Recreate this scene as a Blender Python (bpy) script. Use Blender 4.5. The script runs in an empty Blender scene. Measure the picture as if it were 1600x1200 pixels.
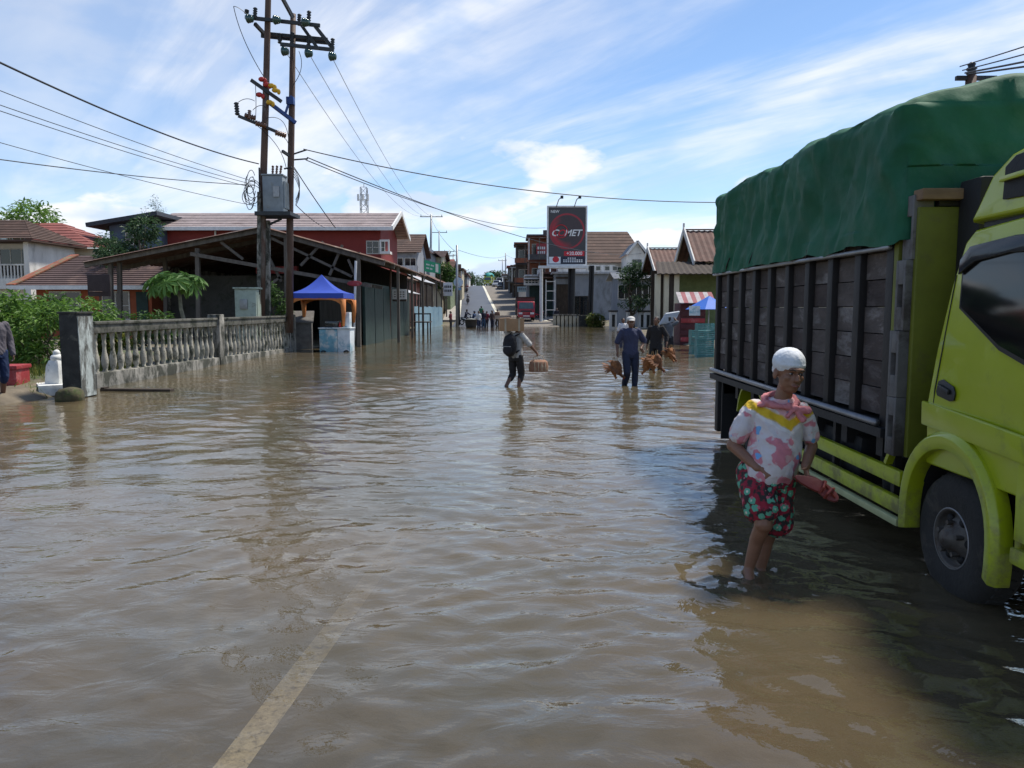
import bpy, bmesh, math, random
import numpy as np
from mathutils import Vector, Matrix, noise
R = math.radians
random.seed(7); rng = np.random.default_rng(7)
sc = bpy.context.scene
COL = sc.collection

# ------------------------------------------------------------------ camera
EYE = 1.70; PITCH = 5.58; FPX = 1208.0
cam = bpy.data.cameras.new('camera'); camo = bpy.data.objects.new('camera', cam); COL.objects.link(camo)
cam.sensor_width = 36; cam.lens = 36 * FPX / 1600
camo.location = (0, 0, EYE); camo.rotation_euler = (R(90 - PITCH), 0, 0)
cam.clip_start = 0.05; cam.clip_end = 9000
sc.camera = camo

# ------------------------------------------------------------------ world and sun
SUN_AZ, SUN_EL = 54.0, 63.0           # azimuth from +Y towards +X
w = bpy.data.worlds.new('World'); sc.world = w; w.use_nodes = True
nt = w.node_tree; N = nt.nodes; L = nt.links
for n in list(N): N.remove(n)
out = N.new('ShaderNodeOutputWorld')
sky = N.new('ShaderNodeTexSky'); sky.sky_type = 'NISHITA'; sky.sun_disc = False
sky.sun_elevation = R(SUN_EL); sky.sun_rotation = R(SUN_AZ)
sky.air_density = 1.0; sky.dust_density = 0.1; sky.ozone_density = 4.0; sky.altitude = 600
bg = N.new('ShaderNodeBackground'); bg.inputs[1].default_value = 0.086
L.new(sky.outputs[0], bg.inputs[0])
tc = N.new('ShaderNodeTexCoord'); sep = N.new('ShaderNodeSeparateXYZ'); L.new(tc.outputs['Generated'], sep.inputs[0])
def wm(op, a, b=None, c=None, clamp=False):
    n = N.new('ShaderNodeMath'); n.operation = op; n.use_clamp = clamp
    for i, v in enumerate((a, b, c)):
        if v is None: continue
        if isinstance(v, (int, float)): n.inputs[i].default_value = v
        else: L.new(v, n.inputs[i])
    return n.outputs[0]
zc = wm('MAXIMUM', sep.outputs['Z'], 0.0)
zp = wm('ADD', zc, 0.16)
cxy = N.new('ShaderNodeCombineXYZ')
L.new(wm('DIVIDE', sep.outputs['X'], zp), cxy.inputs[0]); L.new(wm('DIVIDE', sep.outputs['Y'], zp), cxy.inputs[1])
def wmap(src, rot, scale, loc):
    m0 = N.new('ShaderNodeMapping'); L.new(src, m0.inputs[0]); m0.inputs['Rotation'].default_value = (0, 0, R(rot))
    mp = N.new('ShaderNodeMapping'); L.new(m0.outputs[0], mp.inputs[0]); mp.inputs['Scale'].default_value = scale; mp.inputs['Location'].default_value = loc; return mp.outputs[0]
def wnoise(vec, scale, detail, rough, dist, dim='3D'):
    n = N.new('ShaderNodeTexNoise'); n.inputs['Scale'].default_value = scale; n.inputs['Detail'].default_value = detail
    n.inputs['Roughness'].default_value = rough; n.inputs['Distortion'].default_value = dist; L.new(vec, n.inputs['Vector']); return n.outputs[0]
def wramp(f, lo, hi, tmax=1.0):
    n = N.new('ShaderNodeMapRange'); n.interpolation_type = 'SMOOTHSTEP'
    n.inputs['From Min'].default_value = lo; n.inputs['From Max'].default_value = hi; n.inputs['To Max'].default_value = tmax
    L.new(f, n.inputs['Value']); return n.outputs[0]
CO = (2.7, 7.1, 0.0)
cirrus = wramp(wnoise(wmap(cxy.outputs[0], 42, (0.34, 1.25, 1), CO), 1.0, 12, 0.60, 0.8), 0.36, 0.68, 0.88)
big = wramp(wnoise(wmap(cxy.outputs[0], 42, (0.45, 0.8, 1), (CO[0] + 2.0, CO[1], 0)), 0.55, 4, 0.5, 0.4), 0.38, 0.56)
veil = wramp(wnoise(wmap(cxy.outputs[0], 42, (0.3, 1.0, 1), (9.1, 2.3, 0)), 0.8, 7, 0.55, 0.6), 0.42, 0.75, 0.45)
cirrus = wm('MAXIMUM', wm('MULTIPLY', cirrus, wm('ADD', wm('MULTIPLY', big, 0.85), 0.15)), veil)
# low cumulus banks close to the horizon
mp2 = wmap(tc.outputs['Generated'], 0, (1, 1, 2.4), (1.4, 0.2, 0.9))
cum = wnoise(mp2, 5.2, 10, 0.52, 0.1)
low = wramp(sep.outputs['Z'], 0.26, 0.05)
cumm = wramp(wm('ADD', cum, wm('MULTIPLY', low, 0.07)), 0.565, 0.65, 0.95)
cumm = wm('MULTIPLY', cumm, wramp(sep.outputs['Z'], 0.29, 0.18))
haze_low = wramp(sep.outputs['Z'], 0.16, 0.0, 0.45)
mask = wm('MAXIMUM', wm('MAXIMUM', cirrus, cumm), haze_low)
shade = N.new('ShaderNodeMixRGB'); shade.inputs[1].default_value = (0.62, 0.74, 0.95, 1); shade.inputs[2].default_value = (0.98, 0.985, 1.0, 1)
L.new(wramp(wnoise(mp2, 8.0, 6, 0.5, 0.0), 0.35, 0.60), shade.inputs[0])
bg2 = N.new('ShaderNodeBackground'); bg2.inputs[1].default_value = 0.57; L.new(shade.outputs[0], bg2.inputs[0])
mx = N.new('ShaderNodeMixShader'); L.new(mask, mx.inputs[0]); L.new(bg.outputs[0], mx.inputs[1]); L.new(bg2.outputs[0], mx.inputs[2])
L.new(mx.outputs[0], out.inputs[0])

sl = bpy.data.lights.new('sun', 'SUN'); so = bpy.data.objects.new('sun', sl); COL.objects.link(so)
sl.energy = 2.8; sl.angle = R(7); sl.color = (1.0, 0.94, 0.84)
sd = Vector((math.sin(R(SUN_AZ)) * math.cos(R(SUN_EL)), math.cos(R(SUN_AZ)) * math.cos(R(SUN_EL)), math.sin(R(SUN_EL))))
so.rotation_euler = sd.to_track_quat('Z', 'Y').to_euler(); so.location = (20, 10, 30)

sc.view_settings.view_transform = 'Standard'; sc.view_settings.look = 'None'
sc.view_settings.exposure = 0.95; sc.view_settings.gamma = 1.0; sc.view_settings.use_curve_mapping = False
sc.render.engine = 'CYCLES'
sc.cycles.max_bounces = 7; sc.cycles.transparent_max_bounces = 12; sc.cycles.use_denoising = True
sc.cycles.caustics_reflective = False; sc.cycles.caustics_refractive = False

# ------------------------------------------------------------------ measuring helper: picture point at a real distance
_c, _s = math.cos(R(PITCH)), math.sin(R(PITCH))
def at(px, py, Y):
    u = (px - 800) / FPX; v = (600 - py) / FPX; t = Y / (_c + v * _s)
    return Vector((u * t, Y, EYE + t * (-_s + v * _c)))
def ax(px, Y, py=482): return at(px, py, Y).x
def az(py, Y): return at(800, py, Y).z

# ------------------------------------------------------------------ materials
MATS = {}
def mat(name, c, r=0.7, var=0.3, scale=4.0, bump=0.15, bscale=30.0, metal=0.0, c2=None, c2amt=0.5, c2scale=2.0, stretch=(1, 1, 1), spec=0.4, coat=0.0, trans=0.0, rand=False):
    if name in MATS: return MATS[name]
    m = bpy.data.materials.new(name); m.use_nodes = True; n = m.node_tree.nodes; l = m.node_tree.links
    p = n['Principled BSDF']; p.inputs['Roughness'].default_value = r; p.inputs['Metallic'].default_value = metal
    p.inputs['Specular IOR Level'].default_value = spec; p.inputs['Coat Weight'].default_value = coat
    t = n.new('ShaderNodeTexCoord'); mpn = n.new('ShaderNodeMapping'); mpn.inputs['Scale'].default_value = stretch
    if rand:
        oi = n.new('ShaderNodeObjectInfo'); av = n.new('ShaderNodeVectorMath'); av.operation = 'MULTIPLY_ADD'
        l.new(oi.outputs['Random'], av.inputs[0]); av.inputs[1].default_value = (37, 53, 71); l.new(t.outputs['Object'], av.inputs[2]); l.new(av.outputs[0], mpn.inputs[0])
    else: l.new(t.outputs['Object'], mpn.inputs[0])
    nz = n.new('ShaderNodeTexNoise'); nz.inputs['Scale'].default_value = scale; nz.inputs['Detail'].default_value = 6; nz.inputs['Roughness'].default_value = 0.65
    l.new(mpn.outputs[0], nz.inputs['Vector'])
    rp = n.new('ShaderNodeMapRange'); rp.inputs['From Min'].default_value = 0.3; rp.inputs['From Max'].default_value = 0.7
    rp.inputs['To Min'].default_value = 1 - var; rp.inputs['To Max'].default_value = 1 + var * 0.5; l.new(nz.outputs[0], rp.inputs['Value'])
    mul = n.new('ShaderNodeVectorMath'); mul.operation = 'SCALE'
    base = n.new('ShaderNodeRGB'); base.outputs[0].default_value = (*c, 1)
    src = base.outputs[0]
    if c2 is not None:
        n2 = n.new('ShaderNodeTexNoise'); n2.inputs['Scale'].default_value = c2scale; n2.inputs['Detail'].default_value = 8; n2.inputs['Roughness'].default_value = 0.7; n2.inputs['Distortion'].default_value = 0.3
        l.new(mpn.outputs[0], n2.inputs['Vector'])
        r2 = n.new('ShaderNodeMapRange'); r2.inputs['From Min'].default_value = 0.62 - c2amt * 0.3; r2.inputs['From Max'].default_value = 0.74 - c2amt * 0.3
        l.new(n2.outputs[0], r2.inputs['Value'])
        mixc = n.new('ShaderNodeMixRGB'); l.new(r2.outputs[0], mixc.inputs[0]); l.new(src, mixc.inputs[1]); mixc.inputs[2].default_value = (*c2, 1); src = mixc.outputs[0]
    l.new(src, mul.inputs[0]); l.new(rp.outputs[0], mul.inputs['Scale']); l.new(mul.outputs[0], p.inputs['Base Color'])
    if bump:
        nb = n.new('ShaderNodeTexNoise'); nb.inputs['Scale'].default_value = bscale; nb.inputs['Detail'].default_value = 5; l.new(mpn.outputs[0], nb.inputs['Vector'])
        b = n.new('ShaderNodeBump'); b.inputs['Strength'].default_value = min(1, bump); b.inputs['Distance'].default_value = 0.02; l.new(nb.outputs[0], b.inputs['Height']); l.new(b.outputs[0], p.inputs['Normal'])
    if trans: p.inputs['Transmission Weight'].default_value = trans
    MATS[name] = m
    return m
def leafmat(name, c, c2):
    if name in MATS: return MATS[name]
    m = bpy.data.materials.new(name); m.use_nodes = True; n = m.node_tree.nodes; l = m.node_tree.links
    p = n['Principled BSDF']; p.inputs['Roughness'].default_value = 0.55; p.inputs['Specular IOR Level'].default_value = 0.35
    g = n.new('ShaderNodeNewGeometry'); mixc = n.new('ShaderNodeMixRGB'); mixc.inputs[1].default_value = (*c, 1); mixc.inputs[2].default_value = (*c2, 1)
    l.new(g.outputs['Random Per Island'], mixc.inputs[0]); l.new(mixc.outputs[0], p.inputs['Base Color'])
    tr = n.new('ShaderNodeBsdfTranslucent'); l.new(mixc.outputs[0], tr.inputs[0]); ms = n.new('ShaderNodeMixShader'); ms.inputs[0].default_value = 0.35
    l.new(p.outputs[0], ms.inputs[1]); l.new(tr.outputs[0], ms.inputs[2]); l.new(ms.outputs[0], n['Material Output'].inputs[0])
    MATS[name] = m; return m

# ------------------------------------------------------------------ mesh builder
class MB:
    def __init__(s): s.v = []; s.f = []
    def add(s, vs, fs):
        o = len(s.v); s.v.extend([tuple(q) for q in vs]); s.f.extend([tuple(i + o for i in f) for f in fs]); return s
    def box(s, x0, x1, y0, y1, z0, z1):
        vs = [(x, y, z) for z in (z0, z1) for y in (y0, y1) for x in (x0, x1)]
        return s.add(vs, [(0, 2, 3, 1), (4, 5, 7, 6), (0, 1, 5, 4), (2, 6, 7, 3), (0, 4, 6, 2), (1, 3, 7, 5)])
    def beam(s, p, q, wd, h=None, up=(0, 0, 1)):
        p = Vector(p); q = Vector(q); h = h or wd; d = (q - p).normalized(); u = Vector(up)
        if abs(d.dot(u)) > 0.98: u = Vector((0, 1, 0))
        a = d.cross(u).normalized(); b = a.cross(d).normalized()
        vs = [e + a * sx * wd / 2 + b * sz * h / 2 for e in (p, q) for sz in (-1, 1) for sx in (-1, 1)]
        return s.add(vs, [(0, 1, 3, 2), (4, 6, 7, 5), (0, 4, 5, 1), (2, 3, 7, 6), (0, 2, 6, 4), (1, 5, 7, 3)])
    def tube(s, pts, rad, seg=8, cap=True):
        pts = [Vector(p) for p in pts]; n = len(pts)
        if isinstance(rad, (int, float)): rad = [rad] * n
        vs = []; fs = []; pa = None
        for i, p in enumerate(pts):
            d = (pts[min(i + 1, n - 1)] - pts[max(i - 1, 0)])
            if d.length < 1e-9: d = Vector((0, 0, 1))
            d.normalize()
            if pa is None:
                u = Vector((0, 0, 1)) if abs(d.z) < 0.9 else Vector((0, 1, 0)); a = d.cross(u).normalized()
            else: a = (pa - d * pa.dot(d)).normalized()
            pa = a; b = d.cross(a)
            for k in range(seg):
                t = 2 * math.pi * k / seg; vs.append(p + (a * math.cos(t) + b * math.sin(t)) * rad[i])
        for i in range(n - 1):
            for k in range(seg):
                k2 = (k + 1) % seg; fs.append((i * seg + k, i * seg + k2, (i + 1) * seg + k2, (i + 1) * seg + k))
        if cap: fs.append(tuple(range(seg - 1, -1, -1))); fs.append(tuple((n - 1) * seg + k for k in range(seg)))
        return s.add(vs, fs)
    def loft(s, rings, seg=16):          # rings: (center, rx, ry[, rotz]) horizontal ellipses
        vs = []; fs = []
        for rg in rings:
            c, rx, ry = rg[:3]; a = rg[3] if len(rg) > 3 else 0
            for k in range(seg):
                t = 2 * math.pi * k / seg; x, y = rx * math.cos(t), ry * math.sin(t)
                vs.append((c[0] + x * math.cos(a) - y * math.sin(a), c[1] + x * math.sin(a) + y * math.cos(a), c[2]))
        n = len(rings)
        for i in range(n - 1):
            for k in range(seg):
                k2 = (k + 1) % seg; fs.append((i * seg + k, i * seg + k2, (i + 1) * seg + k2, (i + 1) * seg + k))
        fs.append(tuple(range(seg - 1, -1, -1))); fs.append(tuple((n - 1) * seg + k for k in range(seg)))
        return s.add(vs, fs)
    def lathe(s, prof, c=(0, 0, 0), seg=12):   # prof: (r, z)
        return s.loft([((c[0], c[1], c[2] + z), max(r, 1e-4), max(r, 1e-4)) for r, z in prof], seg)
    def capsule(s, p, q, r1, r2, seg=12):
        p = Vector(p); q = Vector(q); d = (q - p); ln = d.length; d = d / max(ln, 1e-6)
        pts = []; rad = []
        for a in (-80, -50, -20): pts.append(p + d * r1 * math.sin(R(a))); rad.append(r1 * math.cos(R(a)))
        pts.append(p + d * ln * 0.5); rad.append((r1 + r2) / 2)
        for a in (20, 50, 80): pts.append(q + d * r2 * math.sin(R(a))); rad.append(r2 * math.cos(R(a)))
        return s.tube(pts, rad, seg)
    def ell(s, c, rx, ry, rz, rot=None, nu=14, nv=9):
        M = rot.to_matrix() if rot is not None else Matrix.Identity(3); c = Vector(c)
        vs = []; fs = []
        for j in range(nv):
            ph = math.pi * (j + 0.5) / nv - math.pi / 2
            for i in range(nu):
                t = 2 * math.pi * i / nu
                vs.append(c + M @ Vector((rx * math.cos(ph) * math.cos(t), ry * math.cos(ph) * math.sin(t), rz * math.sin(ph))))
        for j in range(nv - 1):
            for i in range(nu):
                i2 = (i + 1) % nu; fs.append((j * nu + i, j * nu + i2, (j + 1) * nu + i2, (j + 1) * nu + i))
        fs.append(tuple(range(nu - 1, -1, -1))); fs.append(tuple((nv - 1) * nu + i for i in range(nu)))
        return s.add(vs, fs)
    def prism(s, poly, off):             # polygon extruded by a vector
        off = Vector(off); a = [Vector(p) for p in poly]; n = len(a)
        fs = [tuple(range(n - 1, -1, -1)), tuple(range(n, 2 * n))]
        for i in range(n): fs.append((i, (i + 1) % n, n + (i + 1) % n, n + i))
        return s.add(a + [p + off for p in a], fs)
    def slab(s, p0, p1, p2, p3, th):     # roof slab, thickness downwards along its normal
        p = [Vector(q) for q in (p0, p1, p2, p3)]; n = (p[1] - p[0]).cross(p[3] - p[0]).normalized()
        if n.z < 0: n = -n
        return s.prism(p, -n * th)
    def torus(s, c, R0, r, axis='x', nu=24, nv=8):
        vs = []; fs = []
        for i in range(nu):
            t = 2 * math.pi * i / nu
            for j in range(nv):
                q = 2 * math.pi * j / nv; rr = R0 + r * math.cos(q); h = r * math.sin(q)
                a, b = rr * math.cos(t), rr * math.sin(t)
                o = (h, a, b) if axis == 'x' else ((a, h, b) if axis == 'y' else (a, b, h))
                vs.append((c[0] + o[0], c[1] + o[1], c[2] + o[2]))
        for i in range(nu):
            for j in range(nv):
                i2, j2 = (i + 1) % nu, (j + 1) % nv; fs.append((i * nv + j, i2 * nv + j, i2 * nv + j2, i * nv + j2))
        return s.add(vs, fs)
    def xlathe(s, prof, c, seg=28):      # prof: (r, x) around the x axis
        vs = []; fs = []; n = len(prof)
        for r, x in prof:
            for k in range(seg):
                t = 2 * math.pi * k / seg; vs.append((c[0] + x, c[1] + r * math.cos(t), c[2] + r * math.sin(t)))
        for i in range(n - 1):
            for k in range(seg):
                k2 = (k + 1) % seg; fs.append((i * seg + k, i * seg + k2, (i + 1) * seg + k2, (i + 1) * seg + k))
        return s.add(vs, fs)
    def mesh(s, name='mesh', off=None):
        me = bpy.data.meshes.new(name)
        v = s.v if off is None else [(a - off[0], b - off[1], c - off[2]) for a, b, c in s.v]
        me.from_pydata(v, [], s.f); return me
    def build(s, name, m, parent=None, smooth=False, bevel=0.0, world=False, bseg=2):
        off = None
        if world and parent is not None: off = root_of(parent).location
        me = s.mesh(name, off); bm = bmesh.new(); bm.from_mesh(me)
        bmesh.ops.recalc_face_normals(bm, faces=bm.faces)
        if bevel:
            ed = [e for e in bm.edges if len(e.link_faces) == 2 and e.calc_face_angle(0) > 0.5]
            bmesh.ops.bevel(bm, geom=ed, offset=bevel, segments=bseg, affect='EDGES', profile=0.6, clamp_overlap=True)
        bm.to_mesh(me); bm.free()
        if smooth or bevel:
            me.shade_smooth()
            if bevel: me.set_sharp_from_angle(angle=R(45))
        if m is not None: me.materials.append(m)
        return place(name, me, parent)
def root_of(o):
    while o.parent is not None: o = o.parent
    return o
def place(name, me, parent=None, loc=(0, 0, 0), rot=(0, 0, 0)):
    o = bpy.data.objects.new(name, me); COL.objects.link(o); o.location = loc; o.rotation_euler = rot
    if parent is not None: o.parent = parent
    return o
def tag(o, label=None, cat=None, group=None, kind=None):
    if label: o['label'] = label
    if cat: o['category'] = cat
    if group: o['group'] = group
    if kind: o['kind'] = kind
    return o
def thing(name, label, cat, loc=(0, 0, 0), rz=0.0, group=None):
    o = bpy.data.objects.new(name, None); COL.objects.link(o); o.location = loc; o.rotation_euler = (0, 0, rz); o.empty_display_size = 0.2
    return tag(o, label, cat, group)
def struct(o): o['kind'] = 'structure'; return o
def copy_tree(o, parent=None):
    c = o.copy(); COL.objects.link(c); c.parent = parent
    for ch in list(o.children): copy_tree(ch, c)
    return c
TMP = bpy.data.scenes.new('workbench')
def remesh(mb, voxel, name, m, parent, smooth=3, jitter=0.0, jscale=12.0):
    me = mb.mesh('tmp'); bm = bmesh.new(); bm.from_mesh(me); bmesh.ops.recalc_face_normals(bm, faces=bm.faces); bm.to_mesh(me); bm.free()
    o = bpy.data.objects.new('tmp', me); TMP.collection.objects.link(o)
    md = o.modifiers.new('r', 'REMESH'); md.mode = 'VOXEL'; md.voxel_size = voxel
    if smooth:
        ms = o.modifiers.new('s', 'SMOOTH'); ms.factor = 0.5; ms.iterations = smooth
    vl = TMP.view_layers[0]; vl.update(); me2 = bpy.data.meshes.new_from_object(o.evaluated_get(vl.depsgraph))
    bpy.data.objects.remove(o); bpy.data.meshes.remove(me)
    if jitter:
        co = np.empty(len(me2.vertices) * 3, np.float32); me2.vertices.foreach_get('co', co); no = np.empty_like(co); me2.vertex_normals.foreach_get('vector', no); co = co.reshape(-1, 3); no = no.reshape(-1, 3)
        am = np.empty(len(co), np.float32)
        for i, (x, y, z) in enumerate(co.tolist()):
            q = Vector((x * jscale, y * jscale, z * jscale * 0.42)); am[i] = noise.noise(q) - 1.5 * abs(noise.noise(q * 1.7 + Vector((z * jscale * .7, 3, 1)))) + .62
        co += no * (jitter * am)[:, None]; me2.vertices.foreach_set('co', co.ravel()); me2.update()
    me2.name = name; me2.materials.clear(); me2.materials.append(m); me2.shade_smooth()
    return place(name, me2, parent)
def bez(p, q, sag, n=24):               # hanging cable
    p = Vector(p); q = Vector(q); return [p.lerp(q, i / n) - Vector((0, 0, sag * 4 * (i / n) * (1 - i / n))) for i in range(n + 1)]
# ================================================================== ground, road, water
def sstep(a, b, x): t = np.clip((x - a) / (b - a), 0, 1); return t * t * (3 - 2 * t)
YK = [-60, 0, 2.2, 3.6, 5, 10, 17, 30, 55, 70, 78, 86, 100, 130, 160, 178, 195, 260, 400, 1000, 9000]
ZK = [.02, -.005, -.020, -.065, -.110, -.19, -.20, -.24, -.22, -.10, .12, .42, 1.15, 3.2, 5.6, 6.85, 7.35, 7.6, 6, 2, 0]
def hroad(y): return np.interp(y, YK, ZK)
def hground(x, y):
    x = np.asarray(x, float); y = np.asarray(y, float)
    h = hroad(y) - 0.0
    farl = sstep(60, 90, y)
    xl = -8.45 - 0.6 * sstep(19, 30, y) * (1 - sstep(31, 33, y)) + 1.2 * sstep(32, 36, y)
    left = sstep(0.0, -1.0, x - xl) * (1 - farl)
    lz = 0.16 + 0.12 * sstep(12, 17, y) - 0.24 * sstep(24, 33, y) + .25 * sstep(52, 62, y)
    lz = lz + 0.15 * sstep(-10, -14, x)
    near = 1 - sstep(13.6, 12.2, y + 0.25 * (x + 8.5))
    lz = lz * near - 0.12 * (1 - near)
    h = h * (1 - left) + lz * left
    right = sstep(6.5, 8.5, x - np.clip(y - 20, 0, 60) * 0.02) * sstep(6, 14, y) * (1 - farl)
    h = h * (1 - right) + (0.10 + 0.1 * sstep(40, 60, y)) * right
    return h
def hill_center(y): return np.interp(y, [-50, 60, 84, 178, 260, 400], [0, 0, -.9, -6.5, -12, -20])

m_ground = mat('soil', (0.17, 0.14, 0.10), r=0.95, var=0.5, scale=1.2, bump=0.6, bscale=18, c2=(0.09, 0.12, 0.05), c2amt=0.35, c2scale=0.6)
ys = np.concatenate([np.arange(-60, 0, 4), np.arange(0, 20, 0.4), np.arange(20, 100, 1.0), np.arange(100, 300, 5), [320, 400, 600, 1000, 2000, 4000, 8000]])
xs = np.concatenate([[-6000, -2000, -800, -300, -150, -90], np.arange(-60, -14, 3), np.arange(-14, -6, 0.25), np.arange(-6, 6, 1.0), np.arange(6, 14, 0.5), np.arange(14, 61, 3), [90, 150, 300, 800, 2000, 6000]])
X, Y = np.meshgrid(xs, ys); Z = hground(X, Y)
inroad = (np.abs(X - hill_center(Y)) < 7.5) & (Y > 60)
Z = Z - np.where(Y > 60, 0.10, 0.0) - 0.006
Z += np.where((X < -9) & (Y < 60), 0.03 * np.sin(X * 2.1) * np.sin(Y * 1.7 + 1), 0)
def grid_mesh(name, X, Y, Z):
    nr, nc = X.shape; v = np.stack([X, Y, Z], -1).reshape(-1, 3)
    i = np.arange(nr * nc).reshape(nr, nc); f = np.stack([i[:-1, :-1], i[:-1, 1:], i[1:, 1:], i[1:, :-1]], -1).reshape(-1, 4)
    me = bpy.data.meshes.new(name); me.vertices.add(len(v)); me.vertices.foreach_set('co', v.ravel())
    me.loops.add(f.size); me.loops.foreach_set('vertex_index', f.ravel().astype(np.int32)); me.polygons.add(len(f))
    me.polygons.foreach_set('loop_start', np.arange(0, f.size, 4, dtype=np.int32)); me.update(calc_edges=True); me.validate()
    me.shade_smooth(); return me
me = grid_mesh('ground', X, Y, Z); me.materials.append(m_ground); struct(place('ground', me))

# submerged asphalt carriageway (also climbs out of the flood towards the hill)
m_asph = mat('asphalt', (0.052, 0.050, 0.048), r=0.85, var=0.45, scale=5, bump=0.5, bscale=90, c2=(0.10, 0.09, 0.075), c2amt=0.35, c2scale=1.3)
ys = np.concatenate([np.arange(-8, 20, 0.5), np.arange(20, 73, 2.0)])
xs = np.linspace(-6.3, 6.0, 26); X, Y = np.meshgrid(xs, ys)
me = grid_mesh('road', X, Y, hroad(Y) + 0.004); me.materials.append(m_asph); struct(place('road', me))
m_line = mat('road_paint', (0.62, 0.58, 0.47), r=0.8, var=0.5, scale=30, bump=0.4, bscale=80, c2=(0.12, 0.11, 0.10), c2amt=0.35, c2scale=22)
ys = np.arange(1.2, 72, 0.4); X, Y = np.meshgrid(np.array([-0.065, 0.065]), ys); X = X - 1.22 + np.clip(Y, 0, 12) * 0.055
me = grid_mesh('road_marking', X, Y, hroad(Y) + 0.009); me.materials.append(m_line); struct(place('road_marking', me))
# hill road: left lane wet, right lane dry, kerbs and lines
m_wet = mat('wet_asphalt', (0.066, 0.070, 0.082), r=0.5, var=0.25, scale=0.6, bump=0.05, bscale=40, spec=0.35)
m_dry = mat('dry_asphalt', (0.185, 0.165, 0.14), r=0.9, var=0.2, scale=0.7, bump=0.25, bscale=40)
def strip(name, a, b, m, dz, y0=71.0, y1=300, sub=2):
    ys = np.arange(y0, y1, 2.5); u = np.linspace(a, b, sub); X, Y = np.meshgrid(u, ys); X = X + hill_center(Y)
    me = grid_mesh(name, X, Y, hroad(Y) + dz); me.materials.append(m); return struct(place(name, me))
strip('road_lane', -5.2, -0.1, m_wet, 0.014); strip('road_lane', -0.1, 5.0, m_dry, 0.012)
m_yel = mat('line_paint', (0.62, 0.60, 0.50), r=0.8, var=0.3, scale=3, bump=0)
strip('road_marking', -0.30, 0.12, m_yel, 0.020, 84); strip('road_marking', 4.45, 4.85, m_yel, 0.018, 84); strip('road_marking', -5.1, -4.75, m_yel, 0.020, 84)
for a, b in ((-6.6, -5.2), (5.0, 6.4)):
    ys = np.arange(84, 300, 2.5); mb = MB(); cc = hill_center(ys); zz = hroad(ys)
    for i in range(len(ys) - 1):
        q = [(cc[i] + a, ys[i], zz[i] + .13), (cc[i] + b, ys[i], zz[i] + .13), (cc[i + 1] + b, ys[i + 1], zz[i + 1] + .13), (cc[i + 1] + a, ys[i + 1], zz[i + 1] + .13)]
        mb.prism(q, (0, 0, -0.35))
    struct(mb.build('pavement', mat('pavement_concrete', (0.33, 0.31, 0.28), r=0.9, var=0.35, scale=1.0)))
# far hills behind the crest
m_hill = mat('hill_green', (0.05, 0.085, 0.06), r=1, var=0.4, scale=0.02, bump=0)
xs = np.linspace(-1600, 1600, 121); ys = np.array([1200., 1300, 1450, 1650, 1900, 2300]); X, Y = np.meshgrid(xs, ys)
prof = np.array([0, 20, 42, 60, 70, 60])[:, None]; rid = np.array([noise.fractal(Vector((x * .0032, 3.1, 0)), 1.0, 2.0, 5) for x in xs])
me = grid_mesh('hills', X, Y, prof * (0.75 + 0.35 * rid[None, :])); me.materials.append(m_hill); struct(place('hills', me))

# ------------------------------------------------------------------ flood water
def wave_field(X, Y, D):
    rs = np.random.default_rng(21); H = np.zeros_like(X)
    wx = 0.35 * np.sin(X * 0.9 + 0.6 * Y) + 0.25 * np.sin(Y * 1.3 - 0.7 * X + 2); wy = 0.35 * np.sin(Y * 0.8 + 1.1 * X + 1) + 0.2 * np.sin(X * 1.7 - Y * .9)
    Xw, Yw = X + wx * 0.6, Y + wy * 0.6
    patch = 0.55 + 0.45 * np.sin(X * 0.55 + 1.3 * np.sin(Y * 0.21)) * np.sin(Y * 0.37 + 0.8 * np.sin(X * 0.4) + 0.5)
    for lam, amp, n in ((1.7, .0016, 6), (0.85, .0018, 9), (0.45, .0018, 12), (0.23, .00115, 16), (0.12, .0005, 16)):
        for _ in range(n):
            th = rs.normal(1.35, 0.85); l = lam * rs.uniform(0.75, 1.35); k = 2 * math.pi / l
            ph = rs.uniform(0, 6.28); s = np.sin(k * (Xw * math.cos(th) + Yw * math.sin(th)) + ph)
            a = amp * np.clip((l / np.maximum(D, 1e-3) - 2.5) / 3.0, 0, 1) * (patch if lam < 0.5 else 1)
            H += a * (s + 0.28 * (s * s - 0.5))
    return H
def rings(X, Y, H, cx, cy, amp, lam, rad, seed=0, turb=0.0):
    d = np.hypot(X - cx, (Y - cy)); e = np.exp(-d / rad); wob = 0.25 * np.sin(3 * np.arctan2(Y - cy, X - cx) + seed)
    H += amp * e * np.sin(2 * math.pi * (d + wob * d * .35) / lam + seed) * np.clip(d / 0.06, 0, 1)
    if turb:
        q = np.exp(-(d / turb) ** 2); idx = np.argwhere(q > 0.03)
        for i, j in idx:
            p = Vector((X[i, j], Y[i, j], 0)); H[i, j] += q[i, j] * (0.022 * abs(noise.noise(p * 9)) + 0.018 * noise.noise(p * 20) + 0.009 * noise.noise(p * 42))
ysl = [-4.0, -2.0, 0.0, 1.0, 1.5]
while ysl[-1] < 92: ysl.append(ysl[-1] + max(0.026, 0.0058 * ysl[-1]))
ys = np.array(ysl)
xh = np.concatenate([np.arange(0, 3.6, 0.03), np.arange(3.6, 12, 0.09), [12, 12.5, 13, 14, 15, 17, 20, 25, 32, 45]]); xs = np.concatenate([-xh[:0:-1], xh])
X, Y = np.meshgrid(xs, ys)
D = np.maximum(np.maximum(0.026, 0.0058 * Y), 0.03 + 0.06 * sstep(2.2, 3.6, np.abs(X))); D = D + 1.0 * sstep(9, 12, np.abs(X))
H = wave_field(X, Y, D)
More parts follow.
